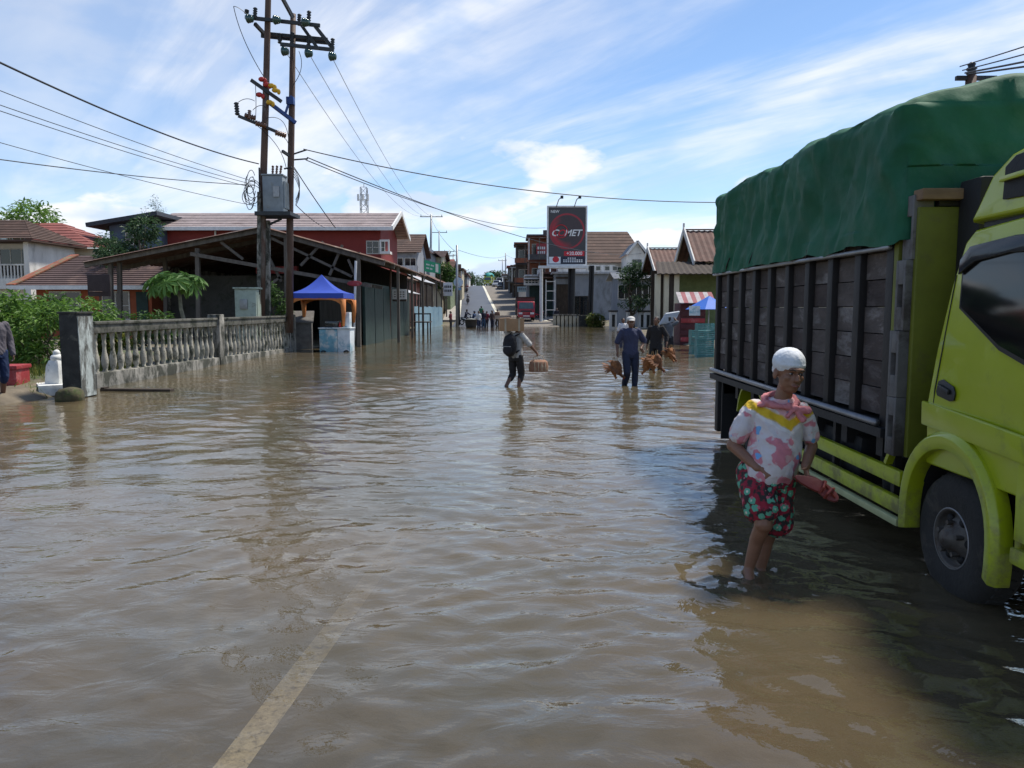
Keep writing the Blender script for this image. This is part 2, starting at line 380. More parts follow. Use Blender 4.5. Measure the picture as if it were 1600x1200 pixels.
rings(X, Y, H, 1.55, 4.84, 0.012, 0.24, 0.50, 0.3, 0.50); rings(X, Y, H, 2.75, 4.4, 0.004, 0.35, 0.5, 1.2)
for (cx, cy) in ((-0.05, 17.0), (2.6, 17.3), (4.15, 21.5)): rings(X, Y, H, cx, cy, 0.010, 0.5, 0.8, 0.7)
me = grid_mesh('flood_water', X, Y, H)
dep = me.attributes.new('depth', 'FLOAT', 'POINT'); dep.data.foreach_set('value', np.maximum(0.0, -hground(X, Y)).ravel().astype(np.float32))
wm_ = bpy.data.materials.new('muddy_water'); wm_.use_nodes = True; n = wm_.node_tree.nodes; l = wm_.node_tree.links
for q in list(n): n.remove(q)
o_ = n.new('ShaderNodeOutputMaterial'); tcn = n.new('ShaderNodeTexCoord')
def nodenoise(scale, stretch, detail=4, rough=0.6, dist=0.0):
    mpn = n.new('ShaderNodeMapping'); mpn.inputs['Scale'].default_value = stretch; l.new(tcn.outputs['Object'], mpn.inputs[0])
    q = n.new('ShaderNodeTexNoise'); q.inputs['Scale'].default_value = scale; q.inputs['Detail'].default_value = detail; q.inputs['Roughness'].default_value = rough; q.inputs['Distortion'].default_value = dist
    l.new(mpn.outputs[0], q.inputs['Vector']); return q.outputs[0]
b1 = n.new('ShaderNodeBump'); b1.inputs['Strength'].default_value = 1.0; b1.inputs['Distance'].default_value = 0.018; l.new(nodenoise(3.0, (0.9, 1.5, 1), 4, 0.5, 0.9), b1.inputs['Height'])
pt_ = n.new('ShaderNodeMapRange'); pt_.inputs['From Min'].default_value = 0.35; pt_.inputs['From Max'].default_value = 0.62; pt_.inputs['To Min'].default_value = 0.35; pt_.inputs['To Max'].default_value = 1.0; l.new(nodenoise(0.28, (1, 0.6, 1), 3, 0.5, 0.5), pt_.inputs['Value']); l.new(pt_.outputs[0], b1.inputs['Strength'])
b2 = n.new('ShaderNodeBump'); b2.inputs['Strength'].default_value = 1.0; b2.inputs['Distance'].default_value = 0.0018; l.new(nodenoise(13.0, (1, 1.5, 1), 3, 0.5, 0.4), b2.inputs['Height']); l.new(b1.outputs[0], b2.inputs['Normal'])
gl = n.new('ShaderNodeBsdfGlossy'); gl.inputs['Roughness'].default_value = 0.035; gl.inputs['Color'].default_value = (0.97, 0.97, 0.97, 1); l.new(b2.outputs[0], gl.inputs['Normal'])
df = n.new('ShaderNodeBsdfDiffuse'); cr = n.new('ShaderNodeMixRGB'); cr.inputs[1].default_value = (0.138, 0.102, 0.056, 1); cr.inputs[2].default_value = (0.092, 0.082, 0.052, 1)
crm = n.new('ShaderNodeMapRange'); crm.inputs['From Min'].default_value = 0.38; crm.inputs['From Max'].default_value = 0.62; l.new(nodenoise(0.16, (1, 1, 1), 6, 0.6, 1.2), crm.inputs['Value']); l.new(crm.outputs[0], cr.inputs[0]); l.new(cr.outputs[0], df.inputs['Color'])
tr = n.new('ShaderNodeBsdfTransparent'); tr.inputs['Color'].default_value = (0.92, 0.87, 0.76, 1)
at_ = n.new('ShaderNodeAttribute'); at_.attribute_name = 'depth'
def nm(op, a, b):
    q = n.new('ShaderNodeMath'); q.operation = op; q.use_clamp = False
    for i, v in enumerate((a, b)):
        if isinstance(v, (int, float)): q.inputs[i].default_value = v
        elif v is not None: l.new(v, q.inputs[i])
    return q.outputs[0]
al = nm('SUBTRACT', 1.0, nm('EXPONENT', nm('MULTIPLY', at_.outputs['Fac'], -16.0), None))
m1 = n.new('ShaderNodeMixShader'); l.new(al, m1.inputs[0]); l.new(tr.outputs[0], m1.inputs[1]); l.new(df.outputs[0], m1.inputs[2])
fr = n.new('ShaderNodeFresnel'); fr.inputs['IOR'].default_value = 1.55; l.new(b2.outputs[0], fr.inputs['Normal'])
m2 = n.new('ShaderNodeMixShader'); l.new(fr.outputs[0], m2.inputs[0]); l.new(m1.outputs[0], m2.inputs[1]); l.new(gl.outputs[0], m2.inputs[2]); l.new(m2.outputs[0], o_.inputs[0])
me.materials.append(wm_); struct(place('flood_water', me))
# ================================================================== shared builders for buildings and plants
G = lambda x, y: float(hground(x, y))
m_white = mat('white_plaster', (0.72, 0.70, 0.66), r=0.85, var=0.22, scale=1.2, c2=(0.45, 0.44, 0.40), c2amt=0.25, c2scale=0.9, stretch=(1, 1, .45))
m_cream = mat('cream_plaster', (0.58, 0.52, 0.38), r=0.85, var=0.25, scale=1.5, c2=(0.36, 0.33, 0.27), c2amt=0.3, c2scale=1.0, stretch=(1, 1, .45))
m_redwall = mat('red_painted_wall', (0.22, 0.030, 0.024), r=0.75, var=0.25, scale=0.6, bump=0.05)
m_orange = mat('orange_red_wall', (0.34, 0.085, 0.035), r=0.8, var=0.3, scale=1.2, bump=0.05)
m_conc = mat('weathered_concrete', (0.30, 0.285, 0.25), r=0.92, var=0.45, scale=3.0, bump=0.45, bscale=25, c2=(0.050, 0.052, 0.040), c2amt=0.62, c2scale=2.2, stretch=(1, 1, .6))
m_dconc = mat('dark_concrete', (0.045, 0.045, 0.042), r=0.95, var=0.5, scale=4, bump=0.5, bscale=22, c2=(0.13, 0.125, 0.10), c2amt=0.25, c2scale=3)
m_grey = mat('grey_plaster', (0.26, 0.28, 0.31), r=0.9, var=0.25, scale=0.8, c2=(0.15, 0.16, 0.17), c2amt=0.3, c2scale=0.5, stretch=(1, 1, .5))
m_dkwood = mat('dark_wood', (0.050, 0.036, 0.026), r=0.85, var=0.5, scale=5, bump=0.4, bscale=20, stretch=(1, 1, .3))
m_wood = mat('grey_weathered_wood', (0.135, 0.118, 0.10), r=0.9, var=0.45, scale=6, bump=0.4, bscale=30, stretch=(1, 1, .25))
m_rust = mat('rusty_corrugated_iron', (0.14, 0.075, 0.050), r=0.75, var=0.45, scale=2.0, bump=0.2, c2=(0.24, 0.19, 0.16), c2amt=0.35, c2scale=1.1, metal=0.1)
m_rust2 = mat('brown_red_roofing', (0.135, 0.070, 0.054), r=0.8, var=0.4, scale=1.6, bump=0.2, c2=(0.10, 0.055, 0.045), c2amt=0.4, c2scale=1.3)
m_maroon = mat('maroon_roofing', (0.095, 0.060, 0.055), r=0.75, var=0.3, scale=1.0, bump=0.15, c2=(0.17, 0.11, 0.09), c2amt=0.2, c2scale=0.9)
m_pinkroof = mat('faded_pink_roof_tile', (0.38, 0.315, 0.305), r=0.8, var=0.25, scale=1.2, bump=0.15, c2=(0.28, 0.22, 0.21), c2amt=0.3, c2scale=0.7)
m_redroof = mat('red_roof_tile', (0.24, 0.078, 0.064), r=0.8, var=0.3, scale=1.0, bump=0.1)
m_brownroof = mat('dark_brown_roof_tile', (0.085, 0.052, 0.040), r=0.85, var=0.35, scale=0.8, bump=0.25, bscale=8, c2=(0.14, 0.08, 0.06), c2amt=0.3, c2scale=0.6)
m_fascia = mat('white_fascia_paint', (0.70, 0.70, 0.69), r=0.6, var=0.2, scale=3, bump=0.05)
m_blue = mat('blue_grey_paint', (0.095, 0.135, 0.20), r=0.8, var=0.25, scale=1, bump=0.05)
m_zinc = mat('zinc_sheet', (0.42, 0.43, 0.45), r=0.5, var=0.3, scale=2, bump=0.1, metal=0.3, c2=(0.25, 0.17, 0.12), c2amt=0.25, c2scale=1.5)
m_glass = mat('dark_window_glass', (0.015, 0.018, 0.020), r=0.08, var=0.2, bump=0.0, spec=0.6)
m_frame = mat('window_frame_paint', (0.55, 0.53, 0.48), r=0.6, var=0.2, bump=0.05)
m_dkgreen = mat('dark_green_shutter', (0.018, 0.042, 0.036), r=0.7, var=0.35, scale=3, bump=0.1)
m_black = mat('black_metal', (0.022, 0.022, 0.024), r=0.5, var=0.3, bump=0.05, metal=0.4)
m_steel = mat('galvanised_steel', (0.30, 0.31, 0.32), r=0.45, var=0.25, scale=5, bump=0.05, metal=0.6)
m_bark = mat('tree_bark', (0.11, 0.085, 0.06), r=0.95, var=0.4, scale=8, bump=0.6, bscale=30)
m_rustpole = mat('rust_brown_steel', (0.10, 0.060, 0.045), r=0.7, var=0.4, scale=4, bump=0.1, c2=(0.2, 0.19, 0.18), c2amt=0.25, c2scale=2, stretch=(1, 1, .2))

def window(parent, p, rt, up, wd, h, mf=None, mg=None, nx=2, ny=1, fw=0.06, out=0.03):
    p = Vector(p); rt = Vector(rt).normalized(); up = Vector(up).normalized(); nrm = rt.cross(up).normalized()
    mb = MB()
    def bar(a, b, t):
        o = nrm * out * 0.5; mb.beam(p + a + o, p + b + o, t, out, up=nrm)
    for x in (fw / 2, wd - fw / 2): bar(rt * x, rt * x + up * h, fw)
    for z in (fw / 2, h - fw / 2): bar(up * z + rt * fw, up * z + rt * (wd - fw), fw)
    for i in range(1, nx): bar(rt * wd * i / nx + up * fw, rt * wd * i / nx + up * (h - fw), fw * 0.7)
    for i in range(1, ny): bar(up * h * i / ny + rt * fw, up * h * i / ny + rt * (wd - fw), fw * 0.6)
    f = mb.build('window', mf or m_frame, parent, world=True)
    g = MB().add([p + nrm * .008, p + rt * wd + nrm * .008, p + rt * wd + up * h + nrm * .008, p + up * h + nrm * .008], [(0, 1, 2, 3)]).build('pane', mg or m_glass, f, world=True)
    return f
def tiled(mb, e0, e1, r1, r0, n=12, th=0.05):      # roof face laid in overlapping courses from eave to ridge
    e0, e1, r1, r0 = map(Vector, (e0, e1, r1, r0)); nr = (e1 - e0).cross(r0 - e0).normalized()
    if nr.z < 0: nr = -nr
    for i in range(n):
        a, b = i / n, (i + 1.12) / n if i < n - 1 else 1.0
        mb.prism([e0.lerp(r0, a) + nr * th, e1.lerp(r1, a) + nr * th, e1.lerp(r1, b) + nr * th * .15, e0.lerp(r0, b) + nr * th * .15], -nr * th * 1.1)
def ribbed(mb, e0, e1, r1, r0, n=30, amp=0.03, th=0.03):  # corrugated sheet, ribs running from eave to ridge
    e0, e1, r1, r0 = map(Vector, (e0, e1, r1, r0)); nr = (e1 - e0).cross(r0 - e0).normalized()
    if nr.z < 0: nr = -nr
    vs = []; fs = []
    for i in range(2 * n + 1):
        o = nr * (amp if i % 2 else 0); t = i / (2 * n); vs += [e0.lerp(e1, t) + o, r0.lerp(r1, t) + o, e0.lerp(e1, t) + o - nr * th, r0.lerp(r1, t) + o - nr * th]
    for i in range(2 * n):
        a, b = i * 4, i * 4 + 4; fs += [(a, b, b + 1, a + 1), (a + 2, a + 3, b + 3, b + 2), (a, a + 2, b + 2, b), (a + 1, b + 1, b + 3, a + 3)]
    mb.add(vs, fs)
def leaf_cloud(clumps, n, size, seed=0, droop=0.3, flat=0.5):
    """clumps: (center, radii). leaf-sized bent quads spread through the volume of the clumps"""
    r = np.random.default_rng(seed); mb = MB(); tot = sum(c[1][0] * c[1][1] * c[1][2] for c in clumps) ** 1.0
    for c, rad in clumps:
        k = max(8, int(n * (rad[0] * rad[1] * rad[2]) / tot))
        for _ in range(k):
            d = r.normal(size=3); d /= np.linalg.norm(d); q = r.uniform(0.25, 1.0) ** 0.45
            p = Vector((c[0] + d[0] * rad[0] * q, c[1] + d[1] * rad[1] * q, c[2] + d[2] * rad[2] * q))
            ln = size * r.uniform(0.6, 1.35); wd = ln * 0.42
            a = Vector((d[0] + r.normal() * .6, d[1] + r.normal() * .6, d[2] * .5 - droop + r.normal() * .35)).normalized()
            sdv = a.cross(Vector((r.normal() * flat, r.normal() * flat, 1))).normalized(); up = sdv.cross(a)
            mb.add([p, p + a * ln * .5 + sdv * wd * .5 + up * ln * .06, p + a * ln - up * ln * .08, p + a * ln * .5 - sdv * wd * .5 + up * ln * .06], [(0, 1, 2, 3)])
    return mb
def limb(mb, p, q, r0, r1, wob=0.08, seed=0, seg=7):
    rr = random.Random(seed); p = Vector(p); q = Vector(q); L_ = (q - p).length; pts = []; n = 6
    for i in range(n + 1):
        t = i / n; o = Vector((rr.uniform(-1, 1), rr.uniform(-1, 1), 0)) * wob * L_ * math.sin(math.pi * t) * .6; pts.append(p.lerp(q, t) + o)
    mb.tube(pts, [r0 + (r1 - r0) * i / n for i in range(n + 1)], seg); return pts
def tree(name, label, base, h, rad, n, size, mleaf, seed, trunk_r=0.12, crown_base=0.35, cat='tree', nclump=14, flatz=0.8, open_=0.55):
    t = thing(name, label, cat, base); r = random.Random(seed); mb = MB(); cl = []
    top = Vector((r.uniform(-.1, .1) * h, r.uniform(-.1, .1) * h, h * 0.8)); limb(mb, (0, 0, -0.1), top, trunk_r, trunk_r * .35, .08, seed)
    for i in range(nclump):
        a = 2 * math.pi * (i + r.random()) / nclump * 2.4; q = r.uniform(.15, .85) ** .7; z = h * (crown_base + (1 - crown_base) * r.uniform(0.12, 0.93))
        zf = 1 - abs((z / h - crown_base) / (1 - crown_base) - .45) * 1.1
        c = Vector((math.cos(a) * rad * q * max(.35, zf), math.sin(a) * rad * q * max(.35, zf), z)); s = rad * r.uniform(.24, .46) * open_ / .55
        cl.append((c, (s, s, s * flatz))); st = Vector((0, 0, -.1)).lerp(top, max(.25, min(.9, z / h - .22))); limb(mb, st, c, trunk_r * .35, trunk_r * .10, .12, seed + i, 5)
    mb.build('trunk', m_bark, t, smooth=True)
    lm = leaf_cloud(cl, n, size, seed); lm.build('crown', mleaf, t)
    return t
lf_bright = leafmat('leaf_bright', (0.15, 0.27, 0.045), (0.07, 0.15, 0.025))
lf_mid = leafmat('leaf_mid', (0.085, 0.17, 0.035), (0.04, 0.09, 0.02))
lf_dark = leafmat('leaf_dark', (0.03, 0.07, 0.028), (0.06, 0.11, 0.045))
lf_yel = leafmat('leaf_yellowish', (0.24, 0.23, 0.05), (0.06, 0.12, 0.025))
lf_pap = leafmat('leaf_papaya', (0.19, 0.34, 0.08), (0.11, 0.22, 0.05))

# ================================================================== left side of the road
# ---- balustrade fence along the roadside
fx, f0, f1 = -9.0, 16.4, 31.2
fen = thing('balustrade_fence', 'weathered concrete balustrade with bulbous balusters running along the flooded roadside', 'fence', (fx, f0, 0.0))
def fz(y): return 0.22 - 0.22 * (y - f0) / (f1 - f0)
mb = MB(); mb.prism([(fx - .14, f0, -.35), (fx + .16, f0, -.35), (fx + .16, f0, fz(f0) + .1), (fx - .14, f0, fz(f0) + .1)], (0, f1 - f0, 0))
for i in (2, 3, 6, 7): pass
plinth = mb.build('plinth', m_conc, fen, bevel=0.02, world=True)
for q in plinth.data.vertices:
    if q.co.z > 0.1: q.co.z -= 0.20 * (q.co.y / (f1 - f0))
pil = 23.55
m_rail = mat('dark_weathered_rail', (0.14, 0.135, 0.115), r=.95, var=.5, scale=4, bump=.5, bscale=25, c2=(.04, .045, .03), c2amt=.5, c2scale=2.5)
prof = [(.055, 0), (.06, .03), (.04, .06), (.05, .10), (.062, .17), (.068, .24), (.06, .32), (.042, .40), (.034, .48), (.034, .54), (.045, .57), (.034, .60), (.04, .68), (.05, .74), (.055, .80)]
bal_me = MB().lathe([(r * 1.15, z * 1.03) for r, z in prof], seg=10).mesh('baluster'); bal_me.materials.append(mat('baluster_stone', (0.42, 0.39, 0.32), r=0.9, var=0.4, scale=5, bump=0.4, c2=(0.07, 0.075, 0.05), c2amt=0.46, c2scale=4, rand=True)); bal_me.shade_smooth()
for a, b in ((f0 + .1, pil - .25), (pil + .25, f1)):
    mb = MB(); mb.box(fx - .10, fx + .12, a - .05, b + .05, 1.17, 1.40); mb.box(fx - .13, fx + .15, a - .05, b + .05, 1.36, 1.42)
    r_ = mb.build('top_rail', m_rail, fen, bevel=0.012, world=True)
    nb = int((b - a) / .345)
    for i in range(nb):
        y = a + (i + .5) * (b - a) / nb; zb = fz(y) + 0.07
        o = place('baluster', bal_me, fen, (0.01 + random.uniform(-.008, .008), y - f0, zb), (0, 0, random.uniform(0, 3))); o.scale = (1.0, 1.0, (1.19 - zb) / .824)
MB().box(fx - .17, fx + .19, pil - .2, pil + .2, -.35, 1.52).build('pillar', m_conc, fen, bevel=0.02, world=True)
MB().box(fx - .17, fx + .19, f1 + .06, f1 + .40, -.35, 1.45).build('pillar', m_conc, fen, bevel=0.02, world=True)
# ---- gate pillar with mossy block
gp = thing('gate_pillar', 'tall square gate pillar, dark front and streaked pale side coloured as sunlit, at the fence end', 'pillar', (-8.35, 14.85, 0))
mb = MB(); mb.box(-.17, .17, -.28, .28, -.3, 1.60)
o = mb.build('shaft', m_dconc, gp, bevel=0.025)
MB().box(.172, .186, -.262, .262, 0.02, 1.55).build('sunlit_face', mat('streaked_sunlit_side', (0.50, 0.55, 0.53), r=0.9, var=0.4, scale=4, bump=0.3, c2=(0.09, 0.09, 0.08), c2amt=0.62, c2scale=3.5, stretch=(1, 1, .4)), gp)  # pale streaked sheet paints the sunlight on the road side
MB().box(-.185, .19, -.295, .295, 1.60, 1.64).build('cap', m_dconc, gp, bevel=0.012)
m_moss = mat('mossy_stone', (0.085, 0.075, 0.04), r=0.95, var=0.5, scale=6, bump=0.8, bscale=14, c2=(0.05, 0.07, 0.02), c2amt=0.4, c2scale=5)
def rock(name, label, loc, dims, seed, m, cat='stone'):
    mb = MB(); mb.ell((0, 0, 0), *dims, nu=16, nv=10); me = mb.mesh(name)
    for v in me.vertices:
        k = max(abs(v.co.x / dims[0]), abs(v.co.y / dims[1]), abs(v.co.z / dims[2])); v.co /= max(k, .3) ** .6
        v.co *= 1 + .16 * noise.noise(v.co * 5 + Vector((seed, 0, 0)))
    me.materials.append(m); me.shade_smooth(); return tag(place(name, me, None, loc), label, cat)
rock('stone_block', 'squat mossy stone block at the foot of the gate pillar', (-8.22, 14.28, 0.08), (.23, .18, .16), 2, m_moss)
pk = thing('timber_plank', 'dark wet plank lying at the waterline in front of the balustrade', 'plank', (-7.75, 15.9, 0.03), R(-4))
mb = MB(); mb.box(-.75, .75, -.09, .09, -.03, .02); mb.box(-.74, -.66, -.087, .087, .021, .05); mb.build('board', m_dkwood, pk, bevel=0.008)
# ---- white boundary marker on its slab
bm_ = thing('boundary_marker', 'white painted tapering marker stone standing on a square slab by the gate pillar', 'marker', (-9.02, 15.3, 0.16), R(35))
mw = mat('chalk_white_paint', (0.78, 0.78, 0.74), r=0.8, var=0.2, scale=6, c2=(0.45, 0.45, 0.42), c2amt=0.2, c2scale=4)
MB().box(-.36, .36, -.36, .36, -.15, .06).build('slab', mw, bm_, bevel=0.012)
mb = MB(); mb.loft([((0, 0, z), r, r * .8) for z, r in ((.06, .235), (.30, .215), (.42, .20), (.47, .17), (.52, .15))], 4); mb.build('body', mw, bm_, bevel=0.012)
mb = MB(); mb.ell((0, 0, .56), .12, .10, .09); mb.ell((0, 0, .66), .065, .06, .07); mb.build('finial', mw, bm_, smooth=True)
# ---- red box
rb = thing('red_crate', 'red painted box on the bank beside the person in jeans', 'crate', (-10.0, 15.25, 0.17), R(8))
m_redp = mat('faded_red_paint', (0.32, 0.035, 0.04), r=0.6, var=0.3, scale=4, c2=(0.42, 0.13, 0.13), c2amt=0.3, c2scale=3)
MB().box(-.42, .30, -.28, .28, -.05, .34).build('body', m_redp, rb, bevel=0.015)
MB().box(-.45, .33, -.31, .31, .345, .42).build('lid', m_redp, rb, bevel=0.015); MB().box(-.43, .31, -.295, -.283, .12, .17).build('batten', m_redp, rb)
# ---- bushes on the bank
def shrub(name, label, loc, clumps, n, size, ml, seed):
    t = thing(name, label, 'shrub', loc); mb = MB()
    for i, (c, rd) in enumerate(clumps): limb(mb, (c[0] * .25, c[1] * .25, -.1), c, .025, .008, .15, seed + i, 5)
    mb.build('stem', m_bark, t); leaf_cloud(clumps, n, size, seed).build('foliage', ml, t); return t
rr = random.Random(3)
def cl(nx, w_, d_, h_, s_): return [((rr.uniform(-w_, w_), rr.uniform(-d_, d_), rr.uniform(.25, h_)), (s_ * rr.uniform(.7, 1.2),) * 2 + (s_ * rr.uniform(.6, 1.0),)) for _ in range(nx)]
shrub('leafy_bush', 'bright green rambling bush on the bank behind the white marker', (-11.0, 18.2, .3), cl(20, 1.3, .7, 1.5, .42), 5200, .15, lf_bright, 1)
shrub('leafy_bush', 'yellowing undergrowth between the bright bush and the gate pillar', (-10.1, 18.9, .28), cl(12, .75, .5, 1.2, .32), 2600, .14, lf_yel, 2)
shrub('leafy_bush', 'dense bush at the house corner behind the standing person', (-13.0, 20.0, .35), cl(16, 1.0, .6, 1.35, .45), 4200, .17, lf_mid, 3)
shrub('leafy_bush', 'low round shrub behind the balustrade below the papaya tree', (-12.6, 25.4, .3), cl(14, 1.3, .5, 1.35, .42), 3200, .16, lf_mid, 4)
shrub('leafy_bush', 'dark shrub growing between the twin utility poles and the blue canopy', (-9.75, 32.2, .1), cl(10, .35, .35, 2.5, .3), 1500, .15, lf_mid, 6)
# grass on the bank
mb = MB(); r = random.Random(5)
for _ in range(5200):
    y = r.uniform(14.6, 19.5); x = r.uniform(-13.5, -8.9); 
    if x > -9.9 and y < 15.8 and r.random() < .8: continue
    z = G(x, y); hgt = r.uniform(.05, .24) * (1.25 if y > 16 else .6); a = r.uniform(0, 6.3); dx, dy = math.cos(a) * .012, math.sin(a) * .012; bx, by = r.uniform(-.09, .09), r.uniform(-.09, .09)
    mb.add([(x - dx, y - dy, z - .02), (x + dx, y + dy, z - .02), (x + bx, y + by, z + hgt)], [(0, 1, 2)])
tag(mb.build('bank_grass', lf_yel), 'short yellow green grass on the muddy bank', 'grass', kind='stuff')

# ---- papaya tree with its own large lobed leaves
pt = thing('papaya_tree', 'papaya tree with an umbrella of big lobed leaves behind the balustrade', 'tree', at(292, 500, 27.5) * 1.0)
pt.location.z = .2; mb = MB(); limb(mb, (0.25, 0, -.2), (-.35, 0, 2.35), .085, .055, .05, 3, 9); mb.build('trunk', mat('papaya_trunk', (.20, .19, .14), r=.9, var=.4, scale=8), pt, smooth=True)
mb = MB(); lobes = 9; c0 = (0, 0, 0); vs = [(0, 0, 0)]; fs = []
for k in range(lobes):
    a = R(-150 + 300 * k / (lobes - 1)); ln = .50 * (1 - .25 * abs(k - 4) / 4)
    def pp(t, off): return (math.cos(a) * ln * t - math.sin(a) * off, math.sin(a) * ln * t + math.cos(a) * off, -.22 * t * t * ln * 1.6)
    o = len(vs); vs += [pp(.40, .042), pp(.72, .062), pp(1.0, 0), pp(.72, -.062), pp(.40, -.042)]; fs += [(0, o + 4, o + 3, o + 2), (0, o + 2, o + 1, o)]
pl_me = MB().add(vs, fs).mesh('leaf'); pl_me.materials.append(lf_pap)
r = random.Random(11); crown = Vector((-.35, 0, 2.3))
mbp = MB()
for k in range(46):
    a = 2 * math.pi * k / 17 + r.uniform(-.2, .2); el = r.uniform(-.25, .95); ln = r.uniform(.45, .95) * (1 if el < .6 else .7)
    tip = crown + Vector((math.cos(a) * math.cos(el) * ln, math.sin(a) * math.cos(el) * ln * .8, math.sin(el) * ln * .75 + .05))
    mbp.tube([crown, crown.lerp(tip, .6) + Vector((0, 0, .06)), tip], [.014, .010, .008], 4)
    o = place('leaf', pl_me, pt, tip, (r.uniform(-.45, .45), r.uniform(.25, .7) + (.5 if el < .25 else 0), a)); o.scale = (r.uniform(.75, 1.15),) * 3
mbp.build('leaf_stalks', lf_pap, pt)

# ---- white two-storey house at far left
wx1, wd = ax(118, 47), 47.0
h = thing('white_house', 'white two-storey house with balcony and dark brown roof behind the bushes', 'house', (-30, 48, .2))
x0 = -42.0; x1 = ax(50, 45.8)
MB().box(x0, x1 - .3, wd, wd + 3.6, -.3, az(398, wd)).build('wall', m_white, h, world=True)
MB().box(x1 - .3, x1, wd - 1.2, wd + 3.6, az(470, wd), az(376, wd)).build('wall', m_white, h, world=True)
MB().box(x0, x1 - .305, wd - .9, wd + .1, az(452, wd), az(436, wd)).build('balcony_slab', m_white, h, world=True)
MB().box(x0, x1 - .305, wd + .005, wd + 3.6, az(398, wd) + .003, az(376, wd)).build('upper_wall', m_white, h, world=True)
zt, zb = az(416, wd), az(436, wd); mb = MB(); mb.box(x0, x1 - .305, wd - .92, wd - .80, zt, zt + .09); mb.build('balcony_rail', m_white, h, world=True)
bme = MB().box(-.035, .035, -.035, .035, 0, zt - zb).mesh('baluster'); bme.materials.append(m_white)
for i in range(18): place('baluster', bme, h, (x1 - .5 - i * .2 + 30, wd - .86 - 48, zb - .2))
for a in (x1 - 2.5, x1 - 5.0): window(h, (a, wd, az(432, wd)), (1, 0, 0), (0, 0, 1), 2.0, az(388, wd) - az(432, wd), nx=3)
ze = az(377, wd); zr = az(344, 48.2)
mb = MB(); ov = .55
rx0, rx1, ry0, ry1 = x0 - ov, x1 + ov, wd - 1.2 - ov, wd + 3.6 + ov
tiled(mb, (rx0, ry0, ze), (rx1, ry0, ze), (rx1 - 2.2, wd + 1.2, zr), (rx0, wd + 1.2, zr), 11); tiled(mb, (rx1, ry0, ze), (rx1, ry1, ze), (rx1 - 2.2, wd + 1.4, zr), (rx1 - 2.2, wd + 1.2, zr), 11)
mb.prism([(rx0, ry0 + .02, ze - .02), (rx1 - .02, ry0 + .02, ze - .02), (rx1 - .02, ry1, ze - .02), (rx0, ry1, ze - .02)], (0, 0, -.12))
mb.build('roof', m_brownroof, h, world=True)

# ---- low orange house with maroon roof
hd = 39.0
h = thing('orange_house', 'low orange-red house under a long maroon roof with white eave board', 'house', (-17, hd + 2, .25))
xa, xb = ax(30, hd), ax(250, hd); ze = az(447, hd - .6)
MB().box(xa + .9, xb - .4, hd, hd + 5, -.2, ze + .1).build('wall', m_orange, h, world=True)
for px in (78, 160): window(h, (ax(px, hd), hd, az(500, hd)), (1, 0, 0), (0, 0, 1), 1.6 if px < 100 else 1.4, az(455, hd) - az(500, hd), nx=2, ny=2)
MB().box(ax(214, hd), ax(232, hd), hd - .05, hd - .003, -.1, az(456, hd)).build('door', m_dkgreen, h, world=True)
rl, rt = ax(122, hd + 3.2), ax(300, hd + 3.2); zr = az(400, hd + 3.2)
mb = MB(); tiled(mb, (xa, hd - .6, ze), (xb, hd - .6, ze), (xb, hd + 3.2, zr), (rl, hd + 3.2, zr), 16); mb.build('roof', m_maroon, h, world=True)
mb = MB(); e0 = Vector((xa, hd - .6, ze + .06)); r0 = Vector((rl, hd + 3.2, zr + .06)); mb.beam(e0, r0, .55, .06); mb.build('hip_edge', mat('mossy_red_ridge', (.30, .10, .06), r=.9, var=.4, scale=3, c2=(.16, .17, .10), c2amt=.4, c2scale=2), h, world=True)
MB().box(xa - .05, xb + .05, hd - .68, hd - .61, ze - .17, ze + .03).build('eave_board', m_fascia, h, world=True)
# ---- red hip-roofed house further back
hd = 52.0
h = thing('red_roof_house', 'pale house with a bright red hipped roof behind the white house', 'house', (ax(130, hd), hd + 3, .3))
xa, xb = ax(60, hd), ax(150, hd); ze = az(388, hd)
MB().box(xa, xb, hd, hd + 7, -.3, ze).build('wall', m_cream, h, world=True)
mb = MB(); rx = ax(98, hd + 3); zr = az(348, hd + 3); e = .5
tiled(mb, (xa - e, hd - e, ze), (xb + e, hd - e, ze), (rx, hd + 3.2, zr), (rx - 2, hd + 3.2, zr), 9); tiled(mb, (xb + e, hd - e, ze), (xb + e, hd + 7 + e, ze), (rx, hd + 3.8, zr), (rx, hd + 3.2, zr), 9); mb.build('roof', m_redroof, h, world=True)
window(h, (xb - 1.6, hd, ze - 1.6), (1, 0, 0), (0, 0, 1), 1.0, 1.1)
# ---- trees behind the houses
tree('broadleaf_tree', 'wide bright green tree showing over the white house roof', (ax(45, 58), 58, .3), az(330, 58) - .1, 4.2, 5200, .34, lf_bright, 21, .2, .4)
tree('broadleaf_tree', 'dark green tree in front of the blue-grey gable wall', (ax(212, 42), 42, .3), az(348, 42), 2.1, 4200, .24, lf_dark, 22, .13, .25)
tree('broadleaf_tree', 'dark bush-like tree between the red hipped roof and the blue-grey gable', (ax(178, 45), 45, .3), az(372, 45), 1.5, 2200, .22, lf_dark, 27, .1, .25)
tree('sparse_tree', 'thin sparse tree rising above the end of the long red building', (ax(248, 75), 75, .3), az(308, 75), 1.5, 420, .16, lf_dark, 23, .10, .72, nclump=16, open_=.4)

